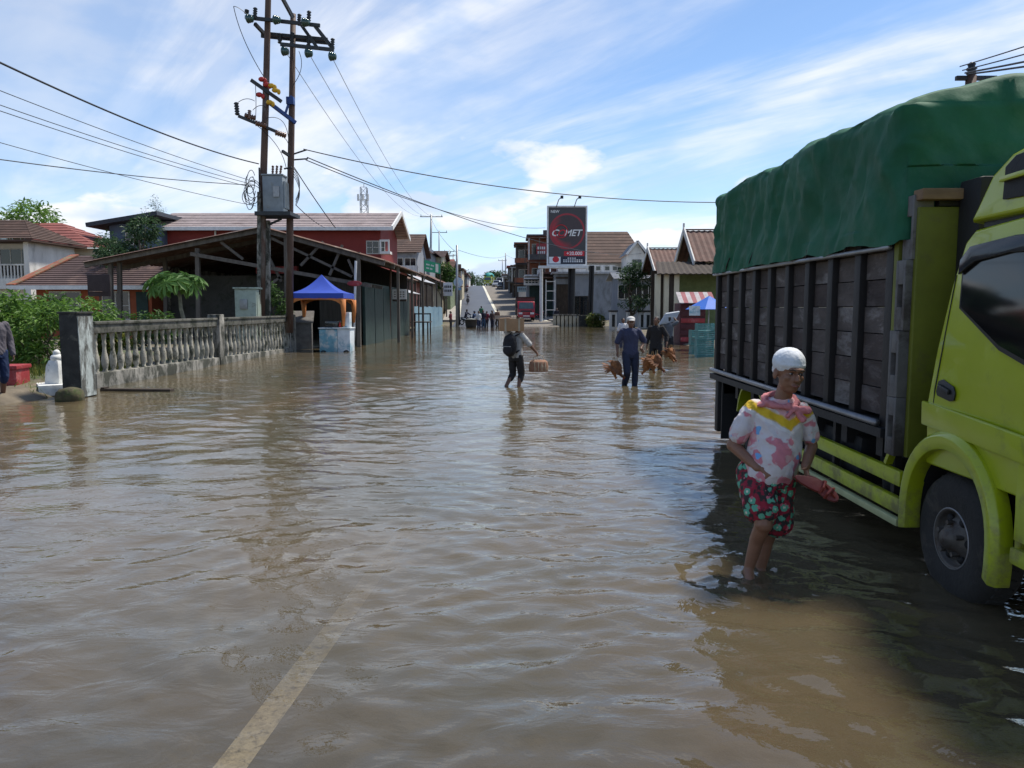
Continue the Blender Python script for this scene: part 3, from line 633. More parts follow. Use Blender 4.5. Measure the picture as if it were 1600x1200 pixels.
# ---- long red building with faded tile roof
rd = 56.0
h = thing('long_red_building', 'long red-walled upper storey building with faded pink tile roof behind the market shed', 'building', (-14, rd + 4, .3))
xa, xb = ax(240, rd), ax(616, rd) ; ze = az(357, rd); zr = az(333, rd + 4)
MB().box(xa + .8, xb - .9, rd + .02, rd + 8, -.3, ze).build('wall', m_redwall, h, world=True)
mb = MB(); tiled(mb, (xa, rd - .7, ze), (xb, rd - .7, ze), (xb, rd + 4, zr), (xa, rd + 4, zr), 9, .07); tiled(mb, (xb, rd + 8.7, ze), (xa, rd + 8.7, ze), (xa, rd + 4, zr), (xb, rd + 4, zr), 9, .07); mb.build('roof', m_pinkroof, h, world=True)
mb = MB(); mb.box(xa - .05, xb + .05, rd - .79, rd - .705, ze - .20, ze + .05); mb.build('eave_board', m_fascia, h, world=True)
mb = MB(); mb.beam((xb + .05, rd - .75, ze - .05), (xb + .05, rd + 4, zr), .12, .32); mb.beam((xb + .05, rd + 8.75, ze - .05), (xb + .05, rd + 4, zr), .12, .32); mb.build('barge_board', m_fascia, h, world=True)
MB().prism([(xb - .9, rd + .1, ze), (xb - .9, rd + 7.9, ze), (xb - .9, rd + 4, zr - .1)], (-.1, 0, 0)).build('gable_wall', m_redwall, h, world=True)
mb = MB(); mb.box(xa + 4.6, xa + 4.72, rd - .06, rd + .015, .5, ze - .05); mb.build('downpipe', m_fascia, h, world=True)
window(h, (ax(574, rd), rd + .02, az(397, rd)), (1, 0, 0), (0, 0, 1), 1.35, az(376, rd) - az(397, rd), nx=3, ny=2)
MB().box(ax(598, rd), xb - .1, rd - .9, rd + .015, az(398, rd), az(394, rd)).build('balcony_slab', m_white, h, world=True)
mb = MB(); a, b = ax(598, rd), xb - .15
for x in (a + .05, b - .05): mb.box(x - .05, x + .05, rd - .88, rd - .78, az(394, rd), az(376, rd))
mb.box(a + .1, b - .1, rd - .88, rd - .78, az(379, rd), az(376, rd)); mb.build('balcony_frame', m_white, h, world=True)
# blue-grey end with its own mono-pitch roof
h2 = thing('blue_grey_annex', 'blue-grey rendered annex with dark overhanging mono-pitch roof', 'building', (ax(190, rd - 1), rd + 1, .3))
x0, x1 = ax(176, rd - 1), ax(240, rd - 1) + .75
MB().box(x0, x1 - .01, rd - .9, rd + 5, -.3, az(352, rd)).build('wall', m_blue, h2, world=True)
mb = MB(); mb.slab((ax(140, rd - 2), rd - 2, az(348, rd - 2)), (x1 + .2, rd - 2, az(333, rd - 2) + .15), (x1 + .2, rd + 5, az(333, rd - 2) + .2), (ax(140, rd - 2), rd + 5, az(348, rd - 2)), .28); mb.build('roof', mat('dark_slate_sheet', (.035, .042, .055), r=.7, var=.3), h2, world=True)
window(h2, (x0 + 1.1, rd - .9, az(385, rd)), (1, 0, 0), (0, 0, 1), 1.1, .9)

# ---- open market shed
SD, SE = 34.5, 51.0
sh = thing('market_shed', 'large dark open market shed with timber trusses and low gabled iron roof', 'shed', (-12, SD, 0))
xL, xR, xA = ax(142, SD), ax(604, SD), ax(418, SD); zL, zR, zA = az(411, SD), az(408, SD), az(356, SD)
mb = MB(); ribbed(mb, (xL, SD + 3.0, zL), (xL, SD - .5, zL), (xA, SD - .5, zA), (xA, SD + 3.0, zA), 12, .05, .04); mb.build('roof_sheet', m_rust, sh, world=True)
mb = MB(); ribbed(mb, (xR, SD - .5, zR), (xR, SE, zR), (xA, SE, zA), (xA, SD - .5, zA), 46, .05, .04); mb.build('roof_sheet', m_rust, sh, world=True)
def bm(name, p, q, wd, h_, m=m_wood): return MB().beam(p, q, wd, h_).build(name, m, sh, world=True)
for yy in (SD - .3, SD + 2.6, SD + 11):
    if yy < SD + 3: bm('rafter', (xL, yy, zL - .12), (xA, yy, zA - .12), .12, .20)
    bm('rafter', (xR, yy, zR - .12), (xA, yy, zA - .12), .12, .20)
    bm('tie_beam', (xA - 3.2, yy + .02, zA - 1.15), (xR - .6, yy + .02, zR - 1.1), .12, .16)
for a, b in (((470, 415), (505, 378)), ((515, 430), (535, 383)), ((380, 405), (345, 378)), ((440, 440), (408, 378)), ((424, 372), (550, 432)), ((440, 432), (400, 460)), ((544, 405), (556, 432))):
    bm('brace', at(*a, SD - .1), at(*b, SD - .1), .11, .11)
posts = [(172, SD, 409), (186, SD + .3, 410), (258, SD + 2.6, 400), (309, SD - .2, 388), (448, SD - .25, 366), (560, SD - .3, 394)]
for px, yy, pt_ in posts: bm('post', (ax(px, yy, 490), yy, -.3), (ax(px, yy, 400), yy, az(pt_, yy)), .17, .17, m_wood)
xs_ = ax(612, SD)
for k in range(3):
    yy = SD + 4.6 + k * 5.4; bm('post', (xR - .15, yy, -.3), (xR - .15, yy, zR), .13, .13, m_wood)
MB().box(ax(268, SD + 6) - .2, ax(268, SD + 6) - .003, SD + 6, SE - .75, -.2, 4.4).build('partition', m_conc, sh, world=True)
px_ = ax(268, SD + 6) - .2; pz_ = zL + (zA - zL) * (px_ - xL) / (xA - xL)
mb = MB(); ribbed(mb, (px_, SE, pz_), (px_, SD + 3.02, pz_), (xA, SD + 3.02, zA), (xA, SE, zA), 30, .05, .04); mb.build('roof_sheet', m_rust, sh, world=True)
MB().prism([(px_, SE - .7, -.2), (xR - 1.2, SE - .7, -.2), (xR - 1.2, SE - .7, zR), (xA, SE - .7, zA - .05), (px_, SE - .7, pz_ - .05)], (0, .2, 0)).build('back_wall', mat('shade_dark_planks', (.06, .055, .05), r=.9, var=.4, scale=3, stretch=(6, 1, .3)), sh, world=True)  # wall carried up to the roof, planks darkened for the deep shade
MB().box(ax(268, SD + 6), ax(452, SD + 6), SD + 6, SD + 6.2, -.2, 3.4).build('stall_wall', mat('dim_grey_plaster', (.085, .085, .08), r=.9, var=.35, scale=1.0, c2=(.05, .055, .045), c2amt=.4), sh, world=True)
for k in range(6):     # shuttered lock-up fronts on the road side
    y0 = SD + 1.2 + k * 2.55
    o = MB(); o.box(xR - 1.3, xR - 1.2, y0, y0 + 2.45, -.25, 2.9)
    for j in range(8): o.box(xR - 1.2, xR - 1.175, y0 + .05 + j * .3, y0 + .30 + j * .3, -.2, 2.75)
    o.build('shutter', m_dkgreen, sh, world=True)
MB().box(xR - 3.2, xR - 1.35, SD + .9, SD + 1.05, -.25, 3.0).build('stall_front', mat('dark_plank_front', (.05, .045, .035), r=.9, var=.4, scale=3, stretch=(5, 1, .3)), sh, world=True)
MB().box(xL + 6.2, xL + 8.2, SD + 3.6, SD + 3.9, 3.4, 3.75).build('sign_board', m_redp, sh, world=True)

# ---- basketball backboard
bb = thing('basketball_hoop', 'dark basketball backboard on a post in front of the maroon roof', 'hoop', (ax(158, 27.5), 27.5, .25))
MB().tube([(0, 0, -.2), (0, 0, az(440, 27.5) - .25)], .05, 8).build('post', m_rustpole, bb)
x_, z_ = 0, az(447, 27.5) - .25
mb = MB(); mb.box(-.40, .40, -.08, -.05, z_ - .36, z_ + .40); mb.build('backboard', mat('backboard_dark', (.05, .035, .035), r=.8, var=.3), bb, bevel=.005)
MB().torus((0, -.3, z_ - .2), .2, .012, 'z').build('rim', m_rustpole, bb)
# ---- pale green utility cabinet
uc = thing('utility_cabinet', 'pale green metal cabinet with small meter box beside the utility poles', 'cabinet', (ax(388, 29.5), 29.5, .1))
mg_ = mat('pale_green_metal', (.36, .42, .35), r=.6, var=.2, scale=3, c2=(.22, .24, .19), c2amt=.3)
hh = az(452, 29.5) - .1; MB().box(-.40, .40, -.3, .3, -.2, hh).build('body', mg_, uc, bevel=.02); MB().box(-.45, .45, -.35, .35, hh + .003, hh + .07).build('top', mg_, uc, bevel=.01)
MB().box(-.2, .08, -.36, -.303, hh - .75, hh - .38).build('meter_box', m_steel, uc, bevel=.01)
MB().box(.405, .42, -.2, .2, .2, hh - .2).build('door', mg_, uc)
# ================================================================== twin utility poles with transformer
PD = 30.0
up = thing('transformer_poles', 'twin steel utility poles carrying a grey transformer, crossarms and green insulators', 'utility pole', (ax(430, PD), PD, .15))
def W(px, py, dy=0.0): return at(px, py, PD + dy)
m_arm = mat('dark_steel_arm', (0.045, 0.05, 0.055), r=0.6, var=0.3, bump=0.05, metal=0.3)
m_ins = mat('green_glass_insulator', (0.018, 0.062, 0.052), r=0.15, var=0.2, bump=0, spec=0.7)
m_brn = mat('brown_porcelain', (0.13, 0.05, 0.022), r=0.25, var=0.3, bump=0, spec=0.6)
m_blk = mat('black_polymer', (0.015, 0.016, 0.018), r=0.45, var=0.2, bump=0)
m_redc = mat('red_fuse_cover', (0.42, 0.03, 0.025), r=0.4, var=0.2, bump=0); m_yelc = mat('yellow_fuse_cover', (0.62, 0.36, 0.02), r=0.4, var=0.2, bump=0)
m_bluep = mat('blue_paint_metal', (0.02, 0.06, 0.22), r=0.5, var=0.2, bump=0)
def ub(name, mb, m, smooth=False, bevel=0): return mb.build(name, m, up, smooth=smooth, world=True, bevel=bevel)
ub('pole', MB().tube([W(407, 500) - Vector((0, 0, .5)), W(410, 330), W(415, 170), W(419, 0), W(420, -40)], [.16, .14, .125, .11, .105], 12), m_rustpole, True)
ub('pole', MB().tube([W(452, 500, .6) - Vector((0, 0, .5)), W(453, 330, .6), W(456, 170, .6), W(458, 22, .6)], [.15, .135, .12, .105], 12), m_rustpole, True)
ub('concrete_stub', MB().beam(W(404, 500, -.35) - Vector((0, 0, .4)), W(405, 300, -.35), .12, .12), m_conc)
ub('concrete_stub', MB().beam(W(417, 500, .1) - Vector((0, 0, .4)), W(417, 345, .1), .22, .2), m_conc)
for a, b, d0, d1 in (((383, 27), (500, 40), -.2, -.1), ((408, 52), (512, 62), .3, .5), ((408, 56), (512, 67), .55, .75), ((438, 69), (522, 78), -.3, -.1), ((490, 38), (521, 77), -.1, .1), ((470, 38), (496, 75), .3, .3), ((398, 37), (414, 54), -.2, .3), ((440, -5), (458, 28), 0, .4)):
    ub('crossarm', MB().beam(W(*a, d0), W(*b, d1), .10, .12), m_arm)
def disc(px, py, dy=0, r=.17):
    c = W(px, py, dy); mb = MB()
    for k in range(3): mb.ell(c + Vector((k * .08 - .08, -.05 * k, -.02 * k)), .09, r * (1 - .1 * k), r * (1 - .1 * k), nu=12, nv=7)
    ub('insulator', mb, m_ins, True)
for p in ((391, 29, -.3), (433, 31, -.25), (478, 35, -.2), (446, 80, -.3), (483, 83, -.25), (520, 88, -.2)): disc(*p)
def stack(name, p, q, r, m, n=5):
    p = Vector(p); q = Vector(q); pts = []; rd = []
    for i in range(2 * n + 1): pts.append(p.lerp(q, i / (2 * n))); rd.append(r if i % 2 else r * .55)
    ub(name, MB().tube(pts, rd, 8), m, True)
for (x, y0, y1, dy) in ((398, 30, 12, -.2), (482, 38, 17, -.1), (467, 40, 22, .3), (519, 78, 60, 0), (456, 70, 50, .3), (437, 68, 52, .3), (482, 72, 54, .3), (385, 22, 15, -.2)): stack('arrester', W(x, y0, dy), W(x + 1, y1, dy), .09, m_blk)
ub('crossarm', MB().beam(W(392, 125, -.3), W(440, 159, .0), .1, .12), m_arm); ub('crossarm', MB().beam(W(420, 160, -.1), W(462, 192, .5), .1, .13), m_bluep); ub('crossarm', MB().beam(W(372, 181, -.5), W(442, 210, .1), .1, .1), m_arm)
ub('bracket', MB().beam(W(446, 177, .3), W(455, 150, .5), .07, .07), m_bluep); ub('bracket', MB().beam(W(441, 236, .2), W(456, 246, .6), .09, .1), m_arm)
ub('switch_block', MB().box(*sum([(a - .14, a + .14) for a in W(454, 158, .45)], ())), m_bluep, bevel=.02)
for (x, y, mm) in ((409, 124, m_redc), (416, 132, m_redc), (405, 148, m_redc), (424, 134, m_yelc), (430, 141, m_yelc), (421, 160, m_yelc)):
    c = W(x, y, -.25); mb = MB(); mb.ell(c, .13, .10, .09); mb.ell(c + Vector((.13, 0, -.06)), .07, .07, .10); ub('fuse_cover', mb, mm, True)
stack('arrester', W(371, 180, -.5), W(369, 160, -.5), .10, m_blk)
for x, y in ((390, 183), (407, 195), (438, 210)): stack('bushing', W(x - 8, y - 3, -.4), W(x + 9, y + 2, -.2), .12, m_brn)
stack('bushing', W(389, 186, -.4), W(390, 172, -.4), .08, m_brn)
m_tr = mat('transformer_grey_paint', (0.25, 0.285, 0.31), r=0.5, var=0.2, scale=4, bump=0.03, c2=(0.22, 0.22, 0.2), c2amt=.15)
c0 = W(431, 333); c1 = W(431, 277); tz0, tz1 = c0.z, c1.z
tb = MB().box(c0.x - .36, c0.x + .40, PD - .40, PD + .22, tz0, tz1); t_ = ub('transformer', tb, m_tr, bevel=.03)
for k in range(5): MB().box(c0.x + .405, c0.x + .47, PD - .34 + k * .12, PD - .31 + k * .12, tz0 + .15, tz1 - .2).build('cooling_fin', m_tr, t_, world=True)
MB().box(c0.x - .39, c0.x + .43, PD - .43, PD + .25, tz1 + .003, tz1 + .06).build('lid', m_tr, t_, world=True, bevel=.01)
MB().box(c0.x + .05, c0.x + .28, PD - .45, PD - .403, tz0 + .55, tz0 + .95).build('rating_plate', m_steel, t_, world=True)
for k in range(3): stack('bushing', (c0.x - .05 + k * .14, PD - .1, tz1 + .05), (c0.x - .03 + k * .16, PD - .1, tz1 + .42), .055, m_brn, 4)
stack('bushing', (c0.x + .3, PD + .2, tz1 + .35), (c0.x + .62, PD + .2, tz1 + .40), .04, m_blk, 4)
ub('platform', MB().box(c0.x - .62, c0.x + .72, PD - .6, PD + .75, tz0 - .14, tz0 - .003), m_arm)
ub('bracket', MB().beam(W(455, 242, .6), W(479, 234, .55), .05, .05), m_arm); ub('bracket', MB().beam(W(455, 250, .6), W(481, 248, .6), .05, .05), m_arm)
ub('brace', MB().beam(W(418, 352, .1), W(440, 342, .2), .08, .08), m_arm)
# drop leads and coiled service wires on the poles
def wire(mb, pts, r=.012): mb.tube(pts, r, 5)
mb = MB()
def crv(a, b, c, n=14): a, b, c = map(Vector, (a, b, c)); return [a * (1 - t) ** 2 + b * 2 * t * (1 - t) + c * t * t for t in [i / n for i in range(n + 1)]]
wire(mb, crv(W(365, 10, -.6), W(375, 60, -.6), W(411, 118, -.2)), .014); wire(mb, crv(W(365, 10, -.6), W(372, 9, -.6), W(391, 27, -.3)), .012)
wire(mb, crv(W(372, 160, -.5), W(385, 150, -.5), W(398, 158, -.3))); wire(mb, crv(W(395, 172, -.4), W(407, 160, -.3), W(415, 168, -.2)))
wire(mb, crv(W(467, 80, .2), W(478, 105, .2), W(460, 130, .5))); wire(mb, crv(W(460, 130, .5), W(452, 145, .5), W(455, 160, .5)))
wire(mb, crv(W(400, 195, -.3), W(440, 225, 0), W(447, 262, 0))); wire(mb, crv(W(437, 212, -.1), W(450, 215, 0), W(452, 232, .3))); wire(mb, crv(W(415, 185, -.2), W(450, 175, .1), W(451, 225, .3)))
wire(mb, crv(W(399, 130, -.3), W(401, 165, -.3), W(399, 190, -.3)))
ub('drop_lead', mb, m_blk)
mb = MB(); r = random.Random(8)
for k in range(9):
    cx, cy, rx, ry = 395 + r.uniform(-8, 6), 297 + r.uniform(-10, 12), r.uniform(5, 14), r.uniform(9, 24); n_ = 18; a0 = r.uniform(0, 6)
    wire(mb, [W(cx + rx * math.cos(a0 + i / n_ * 5.2), cy + ry * math.sin(a0 + i / n_ * 5.2), -.5 + .25 * math.sin(i * .7 + k)) for i in range(n_ + 1)], .013)
for k in range(4): wire(mb, crv(W(458, 262 + k * 4, .6), W(476, 285 + k * 5, .5), W(462, 312 + k * 3, .6)), .013)
wire(mb, [W(405, 262, -.2), W(406, 330, -.3), W(406, 460, -.3)], .03)
ub('coiled_wire', mb, m_blk)

# ================================================================== cables
def cable(label, p, q, sag, r=.014, m=None, n=26, group=None):
    o = MB().tube(bez(p, q, sag, n), r, 5).build('overhead_cable', m or m_blk); return tag(o, label, 'cable', group)
cable('thick black service cable sagging from the left to the transformer pole', at(-120, 40, 13), W(404, 256, -.1), .25, .022)
for k, (y0, y1) in enumerate(((138, 284), (164, 289), (174, 294))): cable(('topmost', 'middle', 'lowest')[k] + ' of three thin parallel wires running from the transformer pole over the houses', at(-80, y0 - 28, 16), W(398, y1, -.3), .10, .010, group='parallel wires left of the pole')
cable('lone thin wire running nearly level to the coiled wires on the pole', at(-80, 238, 17), W(392, 289, -.3), .10, .013); cable('lowest thin wire sloping down to the pole above the red roof', at(-80, 200, 17), W(400, 322, -.3), .10, .009)
cable('long cable crossing the flooded road from the pole towards the truck tarpaulin', W(474, 233, .5), at(1330, 308, 34), .9, .020, n=40)
cable('cable from the pole dipping towards the tall billboard', W(478, 250, .6), at(852, 356, 82), .8, .020, n=40); cable('lower cable from the pole running past the billboard to the far roofs', W(480, 246, .6), at(1010, 395, 95), 1.4, .022, n=40)
cable('steep black stay cable dropping from the pole to the shed roof', W(460, 262, .6), W(524, 356, 4.6), .05, .02); cable('second stay cable dropping from the pole to the long red roof', W(462, 320, .6), at(508, 356, 50), .1, .018)
for k, (x0, y0) in enumerate(((447, 82), (484, 86), (520, 92))): cable(('faint high-voltage line from the green insulator beside the pole', 'faint high-voltage line from the middle hanging green insulator', 'faint high-voltage line from the outermost green insulator of the crossarm')[k] + ' to the far pole', at(x0, y0, PD), at(668 + k * 10, 335, 118), 2.2, .012, m_steel, 40, 'high-voltage lines along the road')
cable('high cable leaving the pole top towards the sky above the road', W(458, 30, .5), at(420, -60, 22), .05, .015)

# ================================================================== blue canopy stall
TD = 31.6
tn = thing('canopy_tent', 'pop-up canopy tent with blue pyramid roof and orange leg drapes', 'tent', (ax(500, TD), TD, 0))
m_tarpb = mat('blue_canopy_cloth', (0.022, 0.065, 0.40), r=0.6, var=0.15, scale=2, bump=0.1, bscale=8); m_tarpo = mat('orange_canopy_cloth', (0.55, 0.19, 0.05), r=0.7, var=0.2, scale=3, bump=0.1, bscale=8)
xa, xb, ya, yb = ax(451, TD - 1.0), ax(537, TD - 1.0), TD - 1.0, TD + 1.1; ze = az(458, TD - 1); zt = az(429, TD)
c = Vector(((xa + xb) / 2, TD, zt)); cs = [Vector((xa, ya, ze)), Vector((xb, ya, ze)), Vector((xb, yb, ze)), Vector((xa, yb, ze))]
mb = MB(); 
for i in range(4):
    a, b = cs[i], cs[(i + 1) % 4]; n_ = 8; vs = []; fs = []
    for j in range(n_ + 1):
        for k in range(n_ + 1):
            e = a.lerp(b, k / n_); t = j / n_; p = e.lerp(c, t); p.z -= .16 * math.sin(math.pi * t) * (1 - .0) ; vs.append(p)
    for j in range(n_):
        for k in range(n_): q = j * (n_ + 1) + k; fs.append((q, q + 1, q + n_ + 2, q + n_ + 1))
    mb.add(vs, fs)
mb.build('roof', m_tarpb, tn, smooth=True, world=True)
mb = MB()
for i in range(4):
    a, b = cs[i], cs[(i + 1) % 4]; n_ = 16; vs = []; fs = []
    for k in range(n_ + 1):
        p = a.lerp(b, k / n_); o = Vector((0, 0, 0)); vs += [p, p - Vector((0, 0, .20 + .012 * math.sin(k * 1.9)))]
    for k in range(n_): fs.append((2 * k, 2 * k + 2, 2 * k + 3, 2 * k + 1))
    mb.add(vs, fs)
mb.build('valance', m_tarpb, tn, world=True)
mb = MB(); s_ = .004
for i in range(4):
    a, b = cs[i] - Vector((0, 0, .2)), cs[(i + 1) % 4] - Vector((0, 0, .2)); n_ = 14; vs = []; fs = []
    for k in range(n_ + 1):
        t = k / n_; p = a.lerp(b, t); p = p.lerp(c - Vector((0, 0, zt - p.z)), .012); vs += [p, p - Vector((0, 0, .05 + .34 * (abs(2 * t - 1) ** 5)))]
    for k in range(n_): fs.append((2 * k, 2 * k + 2, 2 * k + 3, 2 * k + 1))
    mb.add(vs, fs)
mb.build('orange_trim', m_tarpo, tn, world=True)
ldr = mat('leg_drape_yellow', (0.50, 0.33, 0.10), r=0.7, var=0.2, scale=3, bump=.1)
for i, p in enumerate(cs):
    q = p.lerp(c, .03); MB().tube([(q.x, q.y, -.3), (q.x, q.y, ze - .02)], .022, 6).build('leg', m_steel, tn, world=True)
    zt2 = ze - .30; zb2 = [.95, 1.0, 1.1, 1.1][i]
    mb = MB(); mb.tube([(q.x, q.y, zt2 + .05), (q.x + .02, q.y, (zt2 + zb2) / 2), (q.x, q.y, zb2)], [.12, .085, .05], 8); mb.build('leg_drape', m_tarpo if i else ldr, tn, smooth=True, world=True)
# cart under the canopy
ct = thing('food_cart', 'blue and white painted vendor cart standing in the water under the blue canopy', 'cart', (ax(524, 30.7), 30.9, 0))
m_cb = mat('cart_light_blue', (0.16, 0.36, 0.44), r=0.5, var=0.3, scale=3, bump=.05, c2=(0.55, 0.55, 0.52), c2amt=.45, c2scale=2.6); m_cw = mat('cart_white', (0.66, 0.70, 0.72), r=0.5, var=0.2, scale=3, bump=.05, c2=(0.25, 0.42, 0.50), c2amt=.35, c2scale=2.4)
MB().box(-.60, .10, -.45, .45, -.15, .88).build('body', m_cb, ct, bevel=.015); MB().box(.105, .60, -.42, .42, -.12, .90).build('side_cabinet', m_cw, ct, bevel=.015)
MB().box(-.64, .64, -.48, .48, .905, .95).build('counter', m_cw, ct, bevel=.01); MB().box(-.4, .1, -.3, .3, .955, 1.20).build('display_case', m_glass, ct, bevel=.01); MB().box(.3, .55, -.2, .2, .955, 1.55).build('back_panel', m_cw, ct, bevel=.01)
for sx in (-.45, .45):
    for sy in (-.44, .44): MB().torus((sx, sy, -.08), .12, .03, 'y', 14, 6).build('wheel', m_blk, ct)
for k in range(3):
    o = MB(); o.lathe([(.05, 0), (.055, .12), (.03, .17), (.03, .2)], (.18, -.25 + k * .14, .955), 8); jar = o.build('sauce_jar', (m_redc, m_yelc, m_brn)[k], None, world=True); jar.location = ct.location; tag(jar, ('red', 'yellow', 'brown')[k] + ' jar standing on the cart counter under the blue canopy', 'jar')
# leaning grey cupboard in the shade
cb = thing('old_cupboard', 'grey battered cupboard leaning in the shade left of the vendor cart', 'cupboard', (ax(470, 32.6), 32.7, -.15), R(10))
m_gw = mat('grey_board', (.16, .15, .14), r=.9, var=.4, scale=4)
MB().box(-.42, .42, -.28, .28, .1, 1.25).build('body', m_gw, cb, bevel=.02); MB().prism([(-.5, -.4, 1.25), (.5, -.4, 1.25), (.5, .3, 1.7), (-.5, .3, 1.7)], (0, 0, .05)).build('sloping_lid', m_gw, cb)
for sx in (-.36, .36): MB().box(sx - .04, sx + .04, -.25, .25, -.2, .098).build('leg', m_gw, cb)
# red round sign and white sign on posts along the shed
sg = thing('red_sign_post', 'white leaning post with a red oval plate at the shed corner', 'sign', (ax(556, 34), 33.8, -.25))
MB().tube([(-.12, 0, -.05), (0, 0, 2.2), (.08, 0, 4.0)], .055, 8).build('post', m_fascia, sg); mb = MB(); mb.ell((.02, -.09, az(443, 33.8) + .25), .32, .03, .12, nu=18); mb.build('plate', m_redp, sg, smooth=True)
sg = thing('white_sign_post', 'white notice panel hanging on a tall thin post beside the shed shutters', 'sign', (ax(616, 44), 43, -.25))
MB().tube([(-.15, 0, -.05), (0, 0, 4.4)], .06, 8).build('post', m_rustpole, sg); z0, z1 = az(471, 43) + .25, az(452, 43) + .25
MB().box(.07, .85, -.03, .02, z0, z1).build('panel', m_white, sg, bevel=.01); MB().box(.07, .85, -.045, -.033, z0, z0 + .12).build('dark_strip', m_dkwood, sg)
for j in range(3):
    o = MB()
    for k in range(4): o.box(.16 + k * .16, .25 + k * .16, -.042, -.034, z1 - .18 - j * .13, z1 - .12 - j * .13)
    o.build('faded_lettering', m_gw, sg)
# ================================================================== shop row along the left, further up the road
m_pink = mat('pink_wall', (.50, .22, .18), r=.8, var=.25); m_tan = mat('tan_wall', (.33, .29, .22), r=.9, var=.35, scale=1)
m_ltblue = mat('light_blue_sheet', (.26, .40, .48), r=.55, var=.25, scale=2, c2=(.35, .33, .3), c2amt=.15)
m_green = mat('green_banner_cloth', (.03, .30, .16), r=.7, var=.15, scale=2, bump=.05)
def shoprow(label, y0, y1, xf, zf, mback, mroof, depth=4.0, posts=4, zback=None):
    g = G(xf - 1, y0); t = thing('shop_stall', label, 'stall', (xf - 2, (y0 + y1) / 2, g)); zb = zback or zf + .9
    mb = MB(); ribbed(mb, (xf, y0, zf), (xf, y1, zf + .1), (xf - depth, y1, zb), (xf - depth, y0, zb), int((y1 - y0) * 1.6), .05, .04); mb.build('awning', mroof, t, world=True)
    MB().box(xf - depth - .2, xf - depth + .5, y0 + .3, y1 - .3, g - .3, zb - .12).build('wall', mback, t, world=True)
    MB().box(xf - depth + .51, xf - .6, y0 + .35, y0 + .5, g - .3, zf - .1).build('end_wall', mback, t, world=True)
    for i in range(posts):
        y = y0 + .4 + (y1 - y0 - .8) * i / (posts - 1)
        MB().beam((xf - .25, y, g - .4), (xf - .25, y, zf), .14, .14).build('post', m_wood, t, world=True); MB().beam((xf - .25, y, zf - .12), (xf - depth, y, zb - .12), .1, .16).build('rafter', m_wood, t, world=True)
        if i < posts - 1: MB().box(xf - depth + .5, xf - depth + .56, y + .5, y + 2.0, g - .2, g + 2.3).build('doorway', m_dkwood, t, world=True)
    MB().beam((xf - .25, y0, zf - .02), (xf - .25, y1, zf + .05), .1, .14).build('eave_beam', m_wood, t, world=True)
    return t
shoprow('open-fronted timber stall with iron awning next to the market shed', 53, 66, -7.9, 3.9, m_tan, m_rust, 2.2)
shoprow('low stall with pink wall and sagging awning behind the light blue fence', 66.5, 77, -7.6, 4.0, m_pink, m_zinc, 1.9, 3)
shoprow('tan walled roadside stall where the road starts to climb', 77.5, 90, -7.3, 4.4, m_tan, m_rust2, 1.9, 3)
t = thing('zinc_canopy', 'pale zinc lean-to sheet over the stall entrance beside the shed', 'canopy', (-7.2, 55, 0)); mb = MB(); ribbed(mb, (-6.9, 52.5, 2.75), (-6.9, 58.5, 2.75), (-8.1, 58.5, 3.15), (-8.1, 52.5, 3.15), 14, .04, .03); mb.build('sheet', m_zinc, t, world=True)
for y in (52.7, 58.3): MB().beam((-7.0, y, -.3), (-7.0, y, 2.72), .1, .1).build('post', m_wood, t, world=True)
fb = thing('sheet_metal_fence', 'light blue corrugated sheet fence standing at the edge of the flood', 'fence', (-7.6, 66, 0))
for k in range(14):
    y0 = 58.5 + k * 1.5; mb = MB(); z1 = 1.85 + .04 * math.sin(k * 2.3); ribbed(mb, (-7.35 + .008 * k * 2, y0, -.2), (-7.35 + .008 * k * 2, y0 + 1.48, -.2), (-7.36 + .008 * k * 2, y0 + 1.48, z1), (-7.36 + .008 * k * 2, y0, z1), 6, .035, .01); mb.build('panel', m_ltblue, fb, world=True)
    MB().beam((-7.45 + .016 * k, y0, -.3), (-7.45 + .016 * k, y0, z1 - .1), .07, .07).build('post', m_wood, fb, world=True)
tb = thing('market_table', 'dark timber frame table standing in the flood before the blue fence', 'table', (ax(658, 50), 50, -.2))
MB().box(-.6, .6, -.9, .9, 1.0, 1.06).build('top', m_dkwood, tb)
for sx in (-.5, .5):
    for sy in (-.8, .8): MB().beam((sx, sy, -.05), (sx, sy, 1.6 if sy > 0 else .998), .08, .08).build('leg', m_dkwood, tb)
MB().beam((-.5, .8, 1.55), (.5, .8, 1.55), .06, .08).build('rail', m_dkwood, tb)
